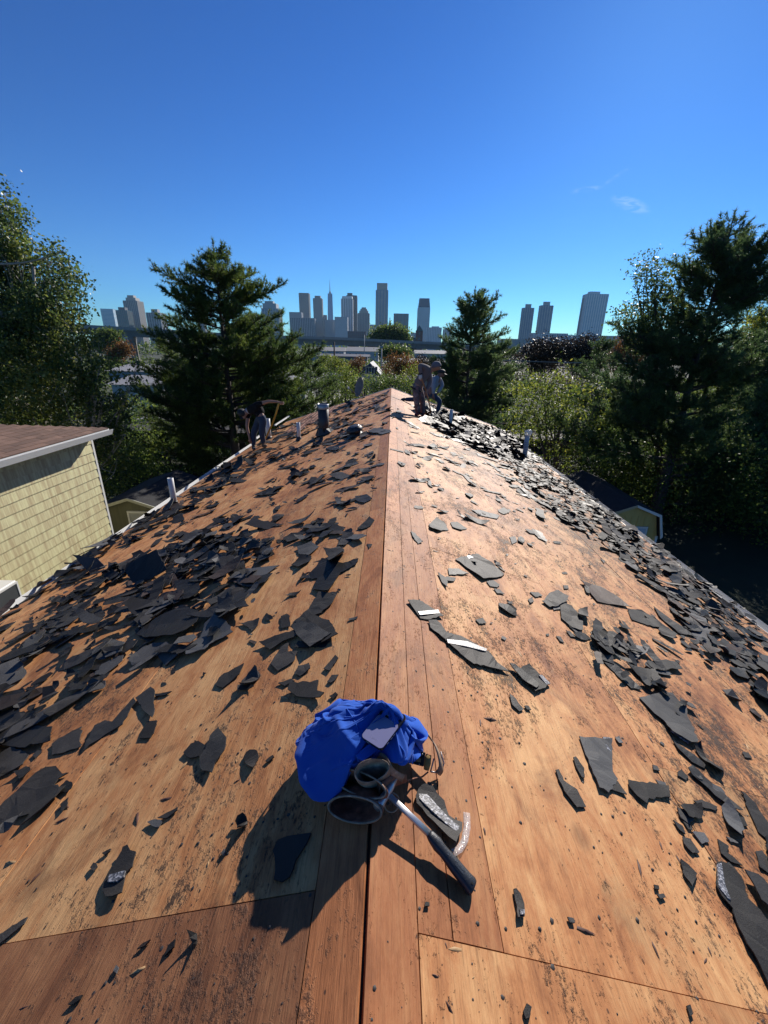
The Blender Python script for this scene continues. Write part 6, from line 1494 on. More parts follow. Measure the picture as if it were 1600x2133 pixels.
# the cloth is draped by a small position-based simulation over the lumps it hides
def drape():
    from mathutils.bvhtree import BVHTree
    sup = capsules_mesh('support', caps, .007, M_blue, None, 4)
    bv = BVHTree.FromPolygons([v.co for v in sup.vertices], [p.vertices for p in sup.polygons]); bpy.data.meshes.remove(sup)
    gx0_, gx1_, gy0_, gy1_, n = -.32, .32, .70, 1.40, 128
    xs, ys_ = np.linspace(gx0_, gx1_, n), np.linspace(gy0_, gy1_, n); Hf = np.zeros((n, n)); msk = np.zeros((n, n), bool)
    for i_, x in enumerate(xs):
        for k_, y in enumerate(ys_):
            h_ = bv.ray_cast(Vector((x, y, 1)), Vector((0, 0, -1)))
            zr = roof_z(x, .004)
            if h_[0] is not None and h_[0].z > zr: Hf[i_, k_] = h_[0].z; msk[i_, k_] = True
            else: Hf[i_, k_] = zr
    def H(x, y):
        fx = np.clip((x - gx0_) / (gx1_ - gx0_) * (n - 1), 0, n - 1.001); fy = np.clip((y - gy0_) / (gy1_ - gy0_) * (n - 1), 0, n - 1.001)
        a, b = fx.astype(int), fy.astype(int); u, v = fx - a, fy - b
        return Hf[a, b] * (1 - u) * (1 - v) + Hf[a + 1, b] * u * (1 - v) + Hf[a, b + 1] * (1 - u) * v + Hf[a + 1, b + 1] * u * v
    ii, kk = np.nonzero(msk); cx, cy = xs[ii].mean(), ys_[kk].mean()
    nb = 72; bd = np.zeros(nb)
    for q in range(nb):
        an = 2 * math.pi * q / nb
        for r_ in np.arange(.02, .4, .004):
            x, y = cx + math.cos(an) * r_, cy + math.sin(an) * r_
            a, b = int((x - gx0_) / (gx1_ - gx0_) * (n - 1)), int((y - gy0_) / (gy1_ - gy0_) * (n - 1))
            if 0 <= a < n and 0 <= b < n and msk[a, b]: bd[q] = r_
    bd = np.array([bd[(q - 1) % nb] * .25 + bd[q] * .5 + bd[(q + 1) % nb] * .25 for q in range(nb)])
    N_ = 104
    U, V_ = np.meshgrid(np.linspace(-1, 1, N_), np.linspace(-1, 1, N_), indexing='ij')
    sx = U * np.sqrt(1 - V_ ** 2 / 2); sy = V_ * np.sqrt(1 - U ** 2 / 2); rr = np.hypot(sx, sy); an = np.arctan2(sy, sx) % (2 * math.pi)
    rb = np.interp(an / (2 * math.pi) * nb, np.arange(nb + 1), np.append(bd, bd[0]))
    X_ = np.stack([cx + np.cos(an) * rr * rb * .985, cy + np.sin(an) * rr * rb * .985, np.zeros_like(an)], -1)
    g = np.random.default_rng(12)
    X_[..., 2] = H(X_[..., 0], X_[..., 1]) + .004
    P0 = X_.copy()
    # smooth random initial lift seeds the folds
    for _ in range(22):
        a, b = g.integers(8, N_ - 8, 2); dd = g.normal(size=2); dd /= np.linalg.norm(dd); L_ = g.uniform(14, 44)
        t_ = (np.arange(N_)[:, None] - a) * dd[0] + (np.arange(N_)[None, :] - b) * dd[1]; s_ = -(np.arange(N_)[:, None] - a) * dd[1] + (np.arange(N_)[None, :] - b) * dd[0]
        X_[..., 2] += .020 * np.exp(-(s_ / 4.6) ** 2) * np.exp(-(t_ / L_) ** 2)
    sc_ = 1.24
    def L0(di, dj):
        a = P0[max(0, -di) or None:, :] if False else None
    cons = []
    for di, dj, stiff in ((1, 0, 1), (0, 1, 1), (1, 1, .5), (1, -1, .5), (2, 0, .35), (0, 2, .35), (4, 0, .2), (0, 4, .2), (8, 0, .12), (0, 8, .12)):
        i0 = slice(0, N_ - di); i1 = slice(di, N_)
        if dj >= 0: j0, j1 = slice(0, N_ - dj), slice(dj, N_)
        else: j0, j1 = slice(-dj, N_), slice(0, N_ + dj)
        d0 = np.linalg.norm(P0[i1, j1] - P0[i0, j0], axis=-1)
        f = sc_ if max(abs(di), abs(dj)) == 1 else sc_ * (.985 if max(di, dj) == 2 else .93 if max(di, dj) == 4 else .86)
        # more slack along one direction so folds run in families
        cons.append((i0, i1, j0, j1, d0 * f, stiff))
    edge = np.zeros((N_, N_)); edge[0, :] = edge[-1, :] = edge[:, 0] = edge[:, -1] = 1
    Vv = np.zeros_like(X_)
    for it in range(150):
        Vv[..., 2] -= .0009; Vv *= .90
        Xp = X_ + Vv
        for k_ in range(9):
            D_ = np.zeros_like(Xp); W_ = np.zeros((N_, N_, 1)) + 1e-9
            for i0, i1, j0, j1, d0, st in cons:
                d = Xp[i1, j1] - Xp[i0, j0]; L_ = np.linalg.norm(d, axis=-1) + 1e-9
                c_ = (d * ((L_ - d0) / L_ * .5 * st)[..., None])
                D_[i0, j0] += c_; D_[i1, j1] -= c_; W_[i0, j0] += st; W_[i1, j1] += st
            Xp += D_ / W_ * 1.7
            Xp[edge > 0] = Xp[edge > 0] * .6 + P0[edge > 0] * .4
            hh = H(Xp[..., 0], Xp[..., 1]) + .003
            lowm = Xp[..., 2] < hh; Xp[..., 2] = np.where(lowm, hh, Xp[..., 2])
            # the phone presses the cloth flat
            q = Xp - np.array(PH_BL); u = q @ np.array(PH_X); v = q @ np.array(PH_Y); w_ = q @ np.array(PH_Z)
            under = (u > -.004) & (u < PH_W + .008) & (v > -.006) & (v < PH_W * 1.36) & (w_ > -.0135)
            Xp -= np.where(under, w_ + .0135, 0)[..., None] * np.array(PH_Z)
        Vv = np.clip(Xp - X_, -.01, .01); X_ = Xp
    idx = np.arange(N_ * N_).reshape(N_, N_)
    F_ = np.stack([idx[:-1, :-1].ravel(), idx[1:, :-1].ravel(), idx[1:, 1:].ravel(), idx[:-1, 1:].ravel()], 1)
    return mesh_np('cloth', X_.reshape(-1, 3), F_, M_blue, True)
_BL, _BR, _TL = Q(750, 1534, .168), Q(795, 1563, .168), Q(779, 1484, .168)
PH_BL = _BL; PH_X = (_BR - _BL).normalized(); PH_W = (_BR - _BL).length; PH_Z = PH_X.cross(_TL - _BL).normalized(); PH_Y = PH_Z.cross(PH_X)
hm = drape()
ho = link('cloth', hm, hood); ho.matrix_parent_inverse = Matrix.Translation(hood.location).inverted()
sl_ = ho.modifiers.new('thick', 'SOLIDIFY'); sl_.thickness = .0025; sl_.offset = -1
sb_ = ho.modifiers.new('smooth', 'SUBSURF'); sb_.levels = 1; sb_.render_levels = 1
# stitched seams
def seam(pts, r_=.0022):
    from mathutils.bvhtree import BVHTree
    bv = BVHTree.FromPolygons([v.co for v in hm.vertices], [p.vertices for p in hm.polygons])
    out = []
    for i in range(len(pts) - 1):
        for k in range(10):
            t_ = k / 10; px_, py_ = pts[i][0] + (pts[i + 1][0] - pts[i][0]) * t_, pts[i][1] + (pts[i + 1][1] - pts[i][1]) * t_
            h_ = bv.ray_cast(CAM, ray(px_, py_).normalized())
            if h_[0] is not None: out.append(h_[0] + h_[1] * .0006)
    if len(out) > 3:
        m_ = MB(); m_.tube(out, r_, 5); o_ = m_.build('seam', M_blue, hood, smooth=True)
seam([(722, 1476), (738, 1500), (748, 1522)]); seam([(832, 1552), (842, 1566), (845, 1580)]); seam([(690, 1606), (720, 1594), (752, 1590)])

def leather(name, col):
    m, t, b, o = nodes_of(name); g = geo_pos(t); n1 = noise(t, g, 30, 5, .65); n2 = noise(t, g, 260, 3, .6)
    r_ = ramp(t, [(.3, tuple(c * .45 for c in col)), (.55, col), (.75, tuple(min(1, c * 1.9) for c in col))]); t.links.new(n1.outputs[0], r_.inputs[0])
    t.links.new(r_.outputs[0], b.inputs['Base Color']); b.inputs['Roughness'].default_value = .6; b.inputs['Specular IOR Level'].default_value = .2; bump(t, b, n2.outputs[0], .35, .002); return m
M_lea = leather('brown_leather', (.24, .105, .065)); M_leag = leather('grey_brown_leather', (.34, .25, .18)); M_leak = leather('black_leather', (.03, .025, .022))
belt = empty('tool_belt', Q(760, 1640, 0), 'worn brown leather tool belt with open pouches lying under the blue hoodie', 'tool belt')
def bpart(nm, m_, mat, smooth=True, bevel=0):
    return m_.build(nm, mat, belt, smooth=smooth, bevel=bevel)
def cup(nm, c_, maj, mino, dep, th=.0035, n=36, taper=.75, mat=None, phase=0, rimw=1.0):
    m_ = MB(); b = 0; rows_ = []
    prof = [(1.0, 0.0), (1.03, .10), (1.0, .5), (taper, 1.0), (0.02, 1.02), (0.02, .98), (taper - .08, .93), (.93, .5), (.95, .08), (.94, 0.0)]
    for s_, t_ in prof:
        for k in range(n):
            a = 6.28318 * k / n; wob = 1 + .05 * math.sin(2 * a + phase) + .03 * math.sin(3 * a + 1)
            m_.v.append(c_ + maj * math.cos(a) * s_ * wob + mino * math.sin(a) * s_ * wob + dep * t_)
    L = len(prof)
    for i in range(L):
        i2 = (i + 1) % L
        for k in range(n):
            k2 = (k + 1) % n; m_.f.append((i * n + k, i * n + k2, i2 * n + k2, i2 * n + k))
    return bpart(nm, m_, mat or M_lea)
# ring that holds the hammer
def ring(nm, c_, a, b, r_, mat, n=28):
    m_ = MB(); m_.tube([c_ + a * math.cos(6.2832 * k / n) + b * math.sin(6.2832 * k / n) for k in range(n + 1)], r_, 7, cap=False); return bpart(nm, m_, mat)
# basis from bearings
cA = Q(738, 1686, .050); majA = (Q(794, 1690, .050) - Q(684, 1674, .050)) * .5; minA = Vector((0, -.016, -.030))
minA = Vector((.002, .022, .026)); depA = Vector((.004, .085, -.030))
oA = cup('pouch', cA, majA, minA, depA, taper=.7, th=.006)
ring('pouch_rim', cA, majA * 1.0, minA * 1.0, .003, M_leag)
cB = Q(748, 1632, .088); majB = (Q(800, 1652, .082) - Q(692, 1618, .090)) * .5; oB = cup('pouch', cB, majB, Vector((-.004, .024, .022)), Vector((0, .03, -.085)), taper=.85, phase=1)
ring('pouch_rim', cB, majB, Vector((-.004, .024, .022)), .0026, M_leag)
cC = Q(774, 1604, .118); majC = (Q(809, 1602, .118) - Q(740, 1612, .118)) * .5; oC = cup('holster', cC, majC, Vector((.004, .022, .026)), Vector((.012, .02, -.07)), taper=.8, phase=2, mat=M_leag)
# white paint flecks on the leather
for (a_, b_, z_) in ((694, 1634, .089), (716, 1648, .083), (731, 1660, .077), (742, 1665, .075), (708, 1662, .070)):
    pass
def ribbon(nm, pts, wvec, th, mat, seg=6):
    # smooth path, constant width vector(s)
    P = []
    for i in range(len(pts) - 1):
        p0 = pts[max(0, i - 1)]; p1 = pts[i]; p2 = pts[i + 1]; p3 = pts[min(len(pts) - 1, i + 2)]
        for k in range(seg):
            t_ = k / seg; P.append(.5 * ((2 * p1) + (p2 - p0) * t_ + (2 * p0 - 5 * p1 + 4 * p2 - p3) * t_ ** 2 + (3 * p1 - p0 - 3 * p2 + p3) * t_ ** 3))
    P.append(pts[-1]); m_ = MB(); n = len(P)
    for i, p in enumerate(P):
        t_ = (P[min(i + 1, n - 1)] - P[max(i - 1, 0)]).normalized(); f = i / (n - 1)
        w_ = wvec if isinstance(wvec, Vector) else wvec[0].lerp(wvec[1], f); nn = t_.cross(w_).normalized() * th * .5
        m_.v += [p - w_ * .5 - nn, p + w_ * .5 - nn, p + w_ * .5 + nn, p - w_ * .5 + nn]
    for i in range(n - 1):
        for k in range(4): m_.f.append((i * 4 + k, i * 4 + (k + 1) % 4, i * 4 + 4 + (k + 1) % 4, i * 4 + 4 + k))
    m_.f.append((0, 3, 2, 1)); q_ = (n - 1) * 4; m_.f.append((q_, q_ + 1, q_ + 2, q_ + 3))
    return bpart(nm, m_, mat)
ribbon('strap', [Q(862, 1512, .075), Q(882, 1522, .085), Q(903, 1546, .082), Q(915, 1574, .070), Q(919, 1600, .045), Q(912, 1612, .02)], [Vector((-.012, -.010, .036)) * 1.0, Vector((-.018, -.006, .026))], .004, M_leag)
ribbon('strap', [Q(790, 1573, .120), Q(802, 1582, .130), Q(812, 1600, .125), Q(822, 1612, .10), Q(840, 1622, .07)], [Vector((.010, .000, .024)), Vector((.008, .004, .028))], .004, M_leag)
ribbon('flap', [Q(790, 1646, .070), Q(812, 1630, .078), Q(838, 1622, .065), Q(846, 1622, .05)], [Vector((.004, .016, .045)), Vector((0, .012, .02))], .004, M_lea)
m_ = MB(); m_.tube([Q(838, 1620, .05), Q(850, 1626, .04), Q(862, 1622, .02), Q(880, 1618, .012), Q(892, 1608, .02)], .0028, 8); bpart('cord', m_, M_lea)
pl = Q(868, 1578, .070); m_ = MB(); R_ = Matrix.Rotation(R(-52), 3, 'X') @ Matrix.Rotation(R(12), 3, 'Y')
R_ = Matrix.Rotation(R(-14), 3, 'Z') @ Matrix.Rotation(R(38), 3, 'X')
m_.box(pl, (.056, .044, .006), R_); pa = bpart('hammer_plate', m_, M_leak, smooth=False, bevel=.002)
m_ = MB(); m_.box(pl + R_ @ Vector((0, -.006, .0035)), (.032, .011, .003), R_); bpart('slot', m_, simple('tan_suede', (.36, .20, .08), .8), smooth=False)
for dx_, dy_ in ((-.014, .014), (.018, .014), (-.016, -.017), (.012, -.018)):
    m_ = MB(); m_.lathe(pl + R_ @ Vector((dx_, dy_, .003)), [(.0028, 0), (.0024, .0016), (.0006, .0022)], 10, axis=R_ @ Vector((0, 0, 1))); bpart('rivet', m_, M_steel)
m_ = MB(); m_.tube([Q(893, 1572, .065), Q(890, 1590, .045), Q(888, 1604, .025)], [.010, .013, .009], 10, ell=.4); bpart('suede_tab', m_, simple('yellow_suede', (.30, .20, .07), .9))
for pts in ([Q(904, 1580, .062), Q(897, 1607, .030)], [Q(918, 1566, .072), Q(925, 1590, .05), Q(919, 1610, .02), Q(898, 1608, .02)], [Q(897, 1607, .025), Q(916, 1611, .012)]):
    m_ = MB(); m_.tube(pts, .0026, 8); bpart('buckle', m_, M_steel)
rc = Q(816, 1672, .040); ring('hammer_ring', rc, Vector((.024, .004, .0)), Vector((-.002, .016, .020)), .0024, M_leag)
m_ = MB(); m_.tube([Q(800, 1655, .06), Q(806, 1648, .066), Q(812, 1652, .06), Q(806, 1662, .055)], .003, 8); bpart('ring_bracket', m_, M_steel)

# hammer
hA, hB, hC = Q(812, 1658, .062), Q(893, 1736, .045), Q(986, 1851, .018)
hmr = empty('hammer', hA, 'steel shanked hammer with black rubber grip hanging out of the belt ring', 'hammer')
M_chrome = simple('polished_steel', (.50, .50, .51), .42, metal=.75, var=.15, scale=60, bmp=.05)
def hpart(nm, m_, mat, par=None, **k): return m_.build(nm, mat, hmr, **k)
d_ = (hB - hA).normalized(); s_ = d_.cross(Vector((0, 0, 1))).normalized(); u_ = s_.cross(d_)
def section_sweep(nm, secs, mat, n=16, pw=2.6):
    m_ = MB()
    for (p, hw, hh) in secs:
        for k in range(n):
            a = 6.2832 * k / n; ca, sa = math.cos(a), math.sin(a)
            m_.v.append(p + s_ * (hw * math.copysign(abs(ca) ** (2 / pw), ca)) + u_ * (hh * math.copysign(abs(sa) ** (2 / pw), sa)))
    for i in range(len(secs) - 1):
        for k in range(n): m_.f.append((i * n + k, i * n + (k + 1) % n, (i + 1) * n + (k + 1) % n, (i + 1) * n + k))
    m_.f.append(tuple(range(n))[::-1]); q_ = (len(secs) - 1) * n; m_.f.append(tuple(range(q_, q_ + n)))
    return hpart(nm, m_, mat, smooth=True)
section_sweep('shank', [(hA, .0085, .0055), (hA.lerp(hB, .5), .0085, .0055), (hB, .0095, .007)], M_chrome, pw=5)
L_ = (hC - hB)
prof = [(0, .0085, .0075), (.06, .0115, .010), (.2, .0145, .013), (.32, .0125, .0115), (.40, .0130, .012), (.6, .0155, .013), (.85, .0165, .0135), (.95, .0185, .0145), (.99, .0170, .013), (1.0, .012, .009)]
M_grip = simple('rubber_grip', (.020, .024, .030), .38, var=.4, scale=60, bmp=.3, bscale=400)
gr = section_sweep('grip', [(hB + L_ * t_, a_ * 1.28, b_ * 1.15) for t_, a_, b_ in prof], M_grip, pw=2.4)
hc2 = hA - d_ * .012
m_ = MB(); m_.tube([hc2 - s_ * .055 + u_ * .002, hc2 - s_ * .02, hc2 + s_ * .03, hc2 + s_ * .042, hc2 + s_ * .055], [.006, .012, .013, .015, .015], 14); hpart('head', m_, M_chrome, smooth=True)
hp_ = hB + L_ * .93
m_ = MB(); m_.lathe(hp_ + u_ * .0150 + s_ * .002, [(.0035, 0), (.0035, .0022), (.0015, .0024)], 12, axis=u_); hpart('hang_hole', m_, simple('hole_black', (.003, .003, .003), .9, bmp=0))
def text_mesh(body, size, extr, mat, name):
    cu = bpy.data.curves.new(name, 'FONT'); cu.body = body; cu.size = size; cu.extrude = extr; cu.align_x = 'CENTER'; cu.align_y = 'CENTER'; cu.space_character = 1.15
    to = bpy.data.objects.new(name, cu); COL.objects.link(to); dg = bpy.context.evaluated_depsgraph_get(); me = bpy.data.meshes.new_from_object(to.evaluated_get(dg))
    bpy.data.objects.remove(to); me.materials.clear(); me.materials.append(mat); return me
M_emb = simple('embossed_rubber', (.10, .12, .14), .4, bmp=0)
def on_grip(body, t_, size, side=0.0, rot=0):
    me = text_mesh(body, size, .0006, M_emb, 'lettering'); o_ = link('lettering', me, gr)
    X = L_.normalized(); Z = u_; Y = Z.cross(X)
    w_ = np.interp(t_, [p[0] for p in prof], [p[2] for p in prof])
    o_.matrix_world = Matrix.Translation(hB + L_ * t_ + u_ * (w_ * .98) + Y * side) @ Matrix((X, Y, Z)).transposed().to_4x4() @ Matrix.Rotation(rot, 4, 'Z')
    o_.matrix_parent_inverse = gr.matrix_world.inverted() if False else o_.matrix_parent_inverse
    return o_
def fix_parent(o_, par):
    mw = o_.matrix_world.copy(); o_.parent = par; o_.matrix_parent_inverse = Matrix(); o_.matrix_basis = par_world(par).inverted() @ mw
def par_world(o_):
    M_ = o_.matrix_basis
    if o_.parent: M_ = par_world(o_.parent) @ o_.matrix_parent_inverse @ M_
    return M_
for args in (('S', .41, .013), ('WEAR SAFETY', .67, .0062, .003), ('GOGGLES', .67, .0062, -.004), ('///', .16, .011)):
    body, t_, size = args[:3]; side = args[3] if len(args) > 3 else 0
    me = text_mesh(body, size, .0006, M_emb, 'lettering'); X = L_.normalized(); Z = u_; Y = Z.cross(X)
    w_ = float(np.interp(t_, [p[0] for p in prof], [p[2] for p in prof]))
    MW = Matrix.Translation(hB + L_ * t_ + u_ * (w_ * 1.135) + Y * side) @ Matrix((X, Y, Z)).transposed().to_4x4()
    o_ = bpy.data.objects.new('lettering', me); COL.objects.link(o_); o_.parent = gr; o_.matrix_basis = par_world(gr).inverted() @ MW

# phone in a lilac case
BL, BR, TL = _BL, _BR, _TL
X = (BR - BL).normalized(); Yv = (TL - BL); Z = X.cross(Yv).normalized(); Yv = Z.cross(X)
PW, PL_, PT = (BR - BL).length, (BR - BL).length * 1.62, .010
print('phone width', PW, 'visible len', (TL - BL).length)
def rrect(w_, h_, r_, n=6):
    out = []
    for cx_, cy_, a0 in ((w_ - r_, r_, -90), (w_ - r_, h_ - r_, 0), (r_, h_ - r_, 90), (r_, r_, 180)):
        for k in range(n + 1):
            a = R(a0 + 90 * k / n); out.append(Vector((cx_ + r_ * math.cos(a), cy_ + r_ * math.sin(a), 0)))
    return out
ph = empty('phone', BL, 'phone in a lilac grey case lying on the blue hoodie', 'phone'); ph.matrix_basis = Matrix.Translation(BL) @ Matrix((X, Yv, Z)).transposed().to_4x4()
M_case = simple('lilac_case', (.20, .20, .34), .38, var=.06, scale=20, bmp=0); M_phk = simple('phone_black', (.012, .012, .014), .2, bmp=0)
M_bright = simple('bright_metal', (.7, .7, .72), .2, metal=.8, bmp=0)
m_ = MB(); m_.prism(rrect(PW, PL_, PW * .16), (0, 0, -PT), (0, 0, -.0008)); link('frame', m_.mesh('frame', M_phk, bevel=.0008), ph)
m_ = MB(); m_.prism([v + Vector((.0016, .0016, 0)) for v in rrect(PW - .0032, PW * 1.12, PW * .15)], (0, 0, -.0008), (0, 0, .0006)); link('case_back', m_.mesh('case_back', M_case), ph)
m_ = MB(); m_.prism([v + Vector((PW * .06, PW * 1.16, 0)) for v in rrect(PW * .42, PW * .36, PW * .08)], (0, 0, -.0004), (0, 0, .0024)); cb_ = link('camera_block', m_.mesh('camera_block', M_phk), ph)
for dx_, dy_ in ((.17, .775), (.37, .80), (.17, .88)):
    m_ = MB(); m_.lathe((PW * dx_, PL_ * dy_, .0024), [(.0055, 0), (.0055, .0012), (.0042, .0014), (.004, .0006)], 16); link('lens', m_.mesh('lens', M_bright, True), cb_)
me = text_mesh('A9BBNI8', .0062, .0002, simple('white_print', (.8, .8, .85), .4, bmp=0), 'lettering'); o_ = link('lettering', me, ph); o_.location = (PW * .50, PL_ * .115, .0004)
m_ = MB(); m_.box((PW * .36, -.0004, -.005), (.012, .001, .0035)); link('charging_port', m_.mesh('charging_port', M_bright), ph)
for k, yy in enumerate((.22, .36, .46)):
    m_ = MB(); m_.box((PW + .0006, PL_ * yy, -.005), (.0014, PL_ * .07, .003)); link('side_button', m_.mesh('side_button', M_bright), ph)
    
# clear film strip beside the hammer
M_film = glassy('clear_film', (.85, .80, .76), .30, .1)
pts = [Q(972, 1694, .006), Q(973, 1725, .012), Q(968, 1755, .010), Q(958, 1778, .006), Q(945, 1784, .004)]
pts = [Vector((p.x, p.y, roof_z(p.x) + .004 + .004 * (k % 2))) for k, p in enumerate([on_roof(a, b)[0] for a, b in ((972, 1694), (973, 1725), (968, 1752), (957, 1772), (944, 1778))])]
m_ = MB()
for i, p in enumerate(pts):
    t_ = (pts[min(i + 1, 4)] - pts[max(i - 1, 0)]).normalized(); w_ = t_.cross(Vector((0, 0, 1))).normalized() * .011; m_.v += [p - w_, p + w_]
for i in range(4): m_.f.append((2 * i, 2 * i + 1, 2 * i + 3, 2 * i + 2))
me = m_.mesh('film_strip', M_film, True); o_ = link('film_strip', me); sd3 = o_.modifiers.new('t', 'SOLIDIFY'); sd3.thickness = .0008
setp(o_, 'bent strip of clear release film shining beside the hammer grip', 'film strip')

# ================================================================== PEOPLE
def skin_mesh(name, nodes, edges, mat, root=0, sub=2, smooth=True):
    me = bpy.data.meshes.new(name + '_t'); me.from_pydata([tuple(n_[0]) for n_ in nodes], edges, [])
    o_ = bpy.data.objects.new(name + '_t', me); COL.objects.link(o_)
    o_.modifiers.new('k', 'SKIN'); sl = me.skin_vertices[0].data
    for i, n_ in enumerate(nodes):
        r_ = n_[1]; sl[i].radius = (r_, r_) if not hasattr(r_, '__len__') else r_; sl[i].use_root = (i == root)
    s_ = o_.modifiers.new('s', 'SUBSURF'); s_.levels = sub
    dg = bpy.context.evaluated_depsgraph_get(); out = bpy.data.meshes.new_from_object(o_.evaluated_get(dg))
    bpy.data.objects.remove(o_); bpy.data.meshes.remove(me)
    out.name = name; out.materials.clear(); out.materials.append(mat)
    for p in out.polygons: p.use_smooth = True
    return out
def chain(lst):
    """lst of named chains -> nodes, edges; nodes: name -> (pos, r)"""
    pass
class Person:
    def __init__(s, lab, base, Y):
        s.o = empty('person', base, lab, 'person'); s.Y = Y; s.J = {}
    def j(s, nm, px, py, dy=0.0): s.J[nm] = at_y(px, py, s.Y + dy); return s.J[nm]
    def part(s, nm, spec, links, mat, root=0, sub=2):
        ks = list(spec); nodes = [(s.J[k] if isinstance(k, str) else k, spec[k]) for k in ks]; ix = {k: i for i, k in enumerate(ks)}
        me = skin_mesh(nm, nodes, [(ix[a], ix[b]) for a, b in links], mat, root, sub)
        q = link(nm, me, s.o); q.matrix_parent_inverse = Matrix.Translation(s.o.location).inverted(); return q
    def add(s, nm, m_, mat, **k): return m_.build(nm, mat, s.o, smooth=True, **k)
def hand_nodes(P, pre, wrist, tip, curl):
    """five short unequal fingers rooted in the palm"""
    w_, t_ = P.J[wrist], tip; d = (t_ - w_).normalized(); sd_ = d.cross(Vector((0, 1, .2))).normalized(); n_ = sd_.cross(d)
    palm = w_ + d * .07; P.J[pre + 'palm'] = palm; sp = {pre + 'palm': (.036, .020)}; lk = [(wrist, pre + 'palm')]
    for k, (off, L) in enumerate(((-.030, .062), (-.010, .075), (.010, .070), (.028, .055))):
        a = palm + sd_ * off + d * .035; b = a + d * L * .5 + n_ * curl * .5; c = b + d * L * .25 + n_ * curl
        for nm, q, r_ in (('a', a, .0105), ('b', b, .0095), ('c', c, .008)): P.J[pre + nm + str(k)] = q; sp[pre + nm + str(k)] = r_
        lk += [(pre + 'palm', pre + 'a%d' % k), (pre + 'a%d' % k, pre + 'b%d' % k), (pre + 'b%d' % k, pre + 'c%d' % k)]
    a = palm - sd_ * .035 - d * .01; b = a - sd_ * .022 + d * .03 + n_ * curl * .5
    P.J[pre + 'ta'] = a; P.J[pre + 'tb'] = b; sp[pre + 'ta'] = .013; sp[pre + 'tb'] = .010; lk += [(pre + 'palm', pre + 'ta'), (pre + 'ta', pre + 'tb')]
    return sp, lk
M_skin = simple('skin', (.30, .155, .105), .5, var=.12, scale=20, bmp=0); M_skind = simple('tanned_skin', (.22, .11, .075), .5, var=.12, scale=20, bmp=0)
def shoe(P, nm, ank, toe, mat, w_=.05):
    a, t_ = P.J[ank], toe; d = (t_ - a); d.z = 0; d.normalize()
    heel = a - d * .055; zf = lambda q: roof_z(q.x, .045) if abs(q.x) < HALF else q.z
    pts = [heel, a + d * .03, a + d * .12, a + d * .19]
    pts = [Vector((q.x, q.y, zf(q))) for q in pts]
    m_ = MB(); m_.tube([pts[0] - d * .02] + pts + [pts[-1] + d * .03], [.02, w_ * .9, w_, w_ * .92, w_ * .75, .02], 12, ell=.85)
    m_.tube([Vector((a.x, a.y, pts[1].z)), Vector((a.x, a.y, pts[1].z + .10))], [w_ * .95, w_ * .85], 10)
    return P.add(nm, m_, mat)
def head_extras(P, hc, face, r_, hairmat, hat=None, hatmat=None, brim=False, hatname='cap'):
    up = Vector((0, 0, 1)); up = (up - face * up.dot(face)).normalized(); sd_ = face.cross(up)
    # eyes, ears
    for s_ in (-1, 1):
        m_ = MB(); m_.lathe(hc + face * r_ * .86 + sd_ * s_ * r_ * .36 + up * r_ * .05, [(.004, 0), (.008, .004), (.004, .009)], 8, axis=face); P.add('eye', m_, simple('eye_dark', (.02, .015, .012), .2, bmp=0))
    if hat:
        m_ = MB(); tl = (up * .85 - face * .35).normalized()
        prof = [(1.10, -.25), (1.16, -.05), (1.15, .25), (1.02, .60), (.75, .90), (.38, 1.08), (.02, 1.14)] if hat == 'beanie' else [(1.08, .05), (1.12, .2), (1.06, .55), (.8, .85), (.4, 1.02), (.02, 1.06)]
        m_.lathe(hc, [(a * r_, b * r_) for a, b in prof], 18, axis=tl); P.add(hatname, m_, hatmat)
        if brim:
            m_ = MB(); b0 = hc + tl * r_ * .12 + face * r_ * .9; m_.add([b0 - sd_ * r_ * .75 - face * r_ * .2, b0 + sd_ * r_ * .75 - face * r_ * .2, b0 + sd_ * r_ * .5 + face * r_ * .7, b0 - sd_ * r_ * .5 + face * r_ * .7] + [q + tl * r_ * .08 for q in (b0 - sd_ * r_ * .75 - face * r_ * .2, b0 + sd_ * r_ * .75 - face * r_ * .2, b0 + sd_ * r_ * .5 + face * r_ * .7, b0 - sd_ * r_ * .5 + face * r_ * .7)],
                [(0, 1, 2, 3), (4, 7, 6, 5), (0, 4, 5, 1), (1, 5, 6, 2), (2, 6, 7, 3), (3, 7, 4, 0)]); P.add('peak', m_, hatmat)
HL = [('pel', 'spine'), ('spine', 'chest'), ('chest', 'neck'), ('neck', 'head'), ('head', 'crown'), ('head', 'nose'),
      ('chest', 'shL'), ('shL', 'elL'), ('elL', 'wrL'), ('chest', 'shR'), ('shR', 'elR'), ('elR', 'wrR'),
      ('pel', 'hiL'), ('hiL', 'knL'), ('knL', 'anL'), ('pel', 'hiR'), ('hiR', 'knR'), ('knR', 'anR')]
HR = dict(pel=(.13, .10), spine=(.12, .095), chest=(.14, .10), neck=.05, head=(.088, .098), crown=(.075, .08), nose=.018, shL=.062, elL=.042, wrL=.028, shR=.062, elR=.042, wrR=.028,
          hiL=.082, knL=.055, anL=.036, hiR=.082, knR=.055, anR=.036)
def build_body(P, skin, tipL, tipR, curl=.02):
    spec = dict(HR); lk = list(HL)
    for pre, w_, t_ in (('L_', 'wrL', tipL), ('R_', 'wrR', tipR)):
        sp, l2 = hand_nodes(P, pre, w_, t_, curl); spec.update(sp); lk += l2
    return P.part('body', spec, lk, skin, sub=1)

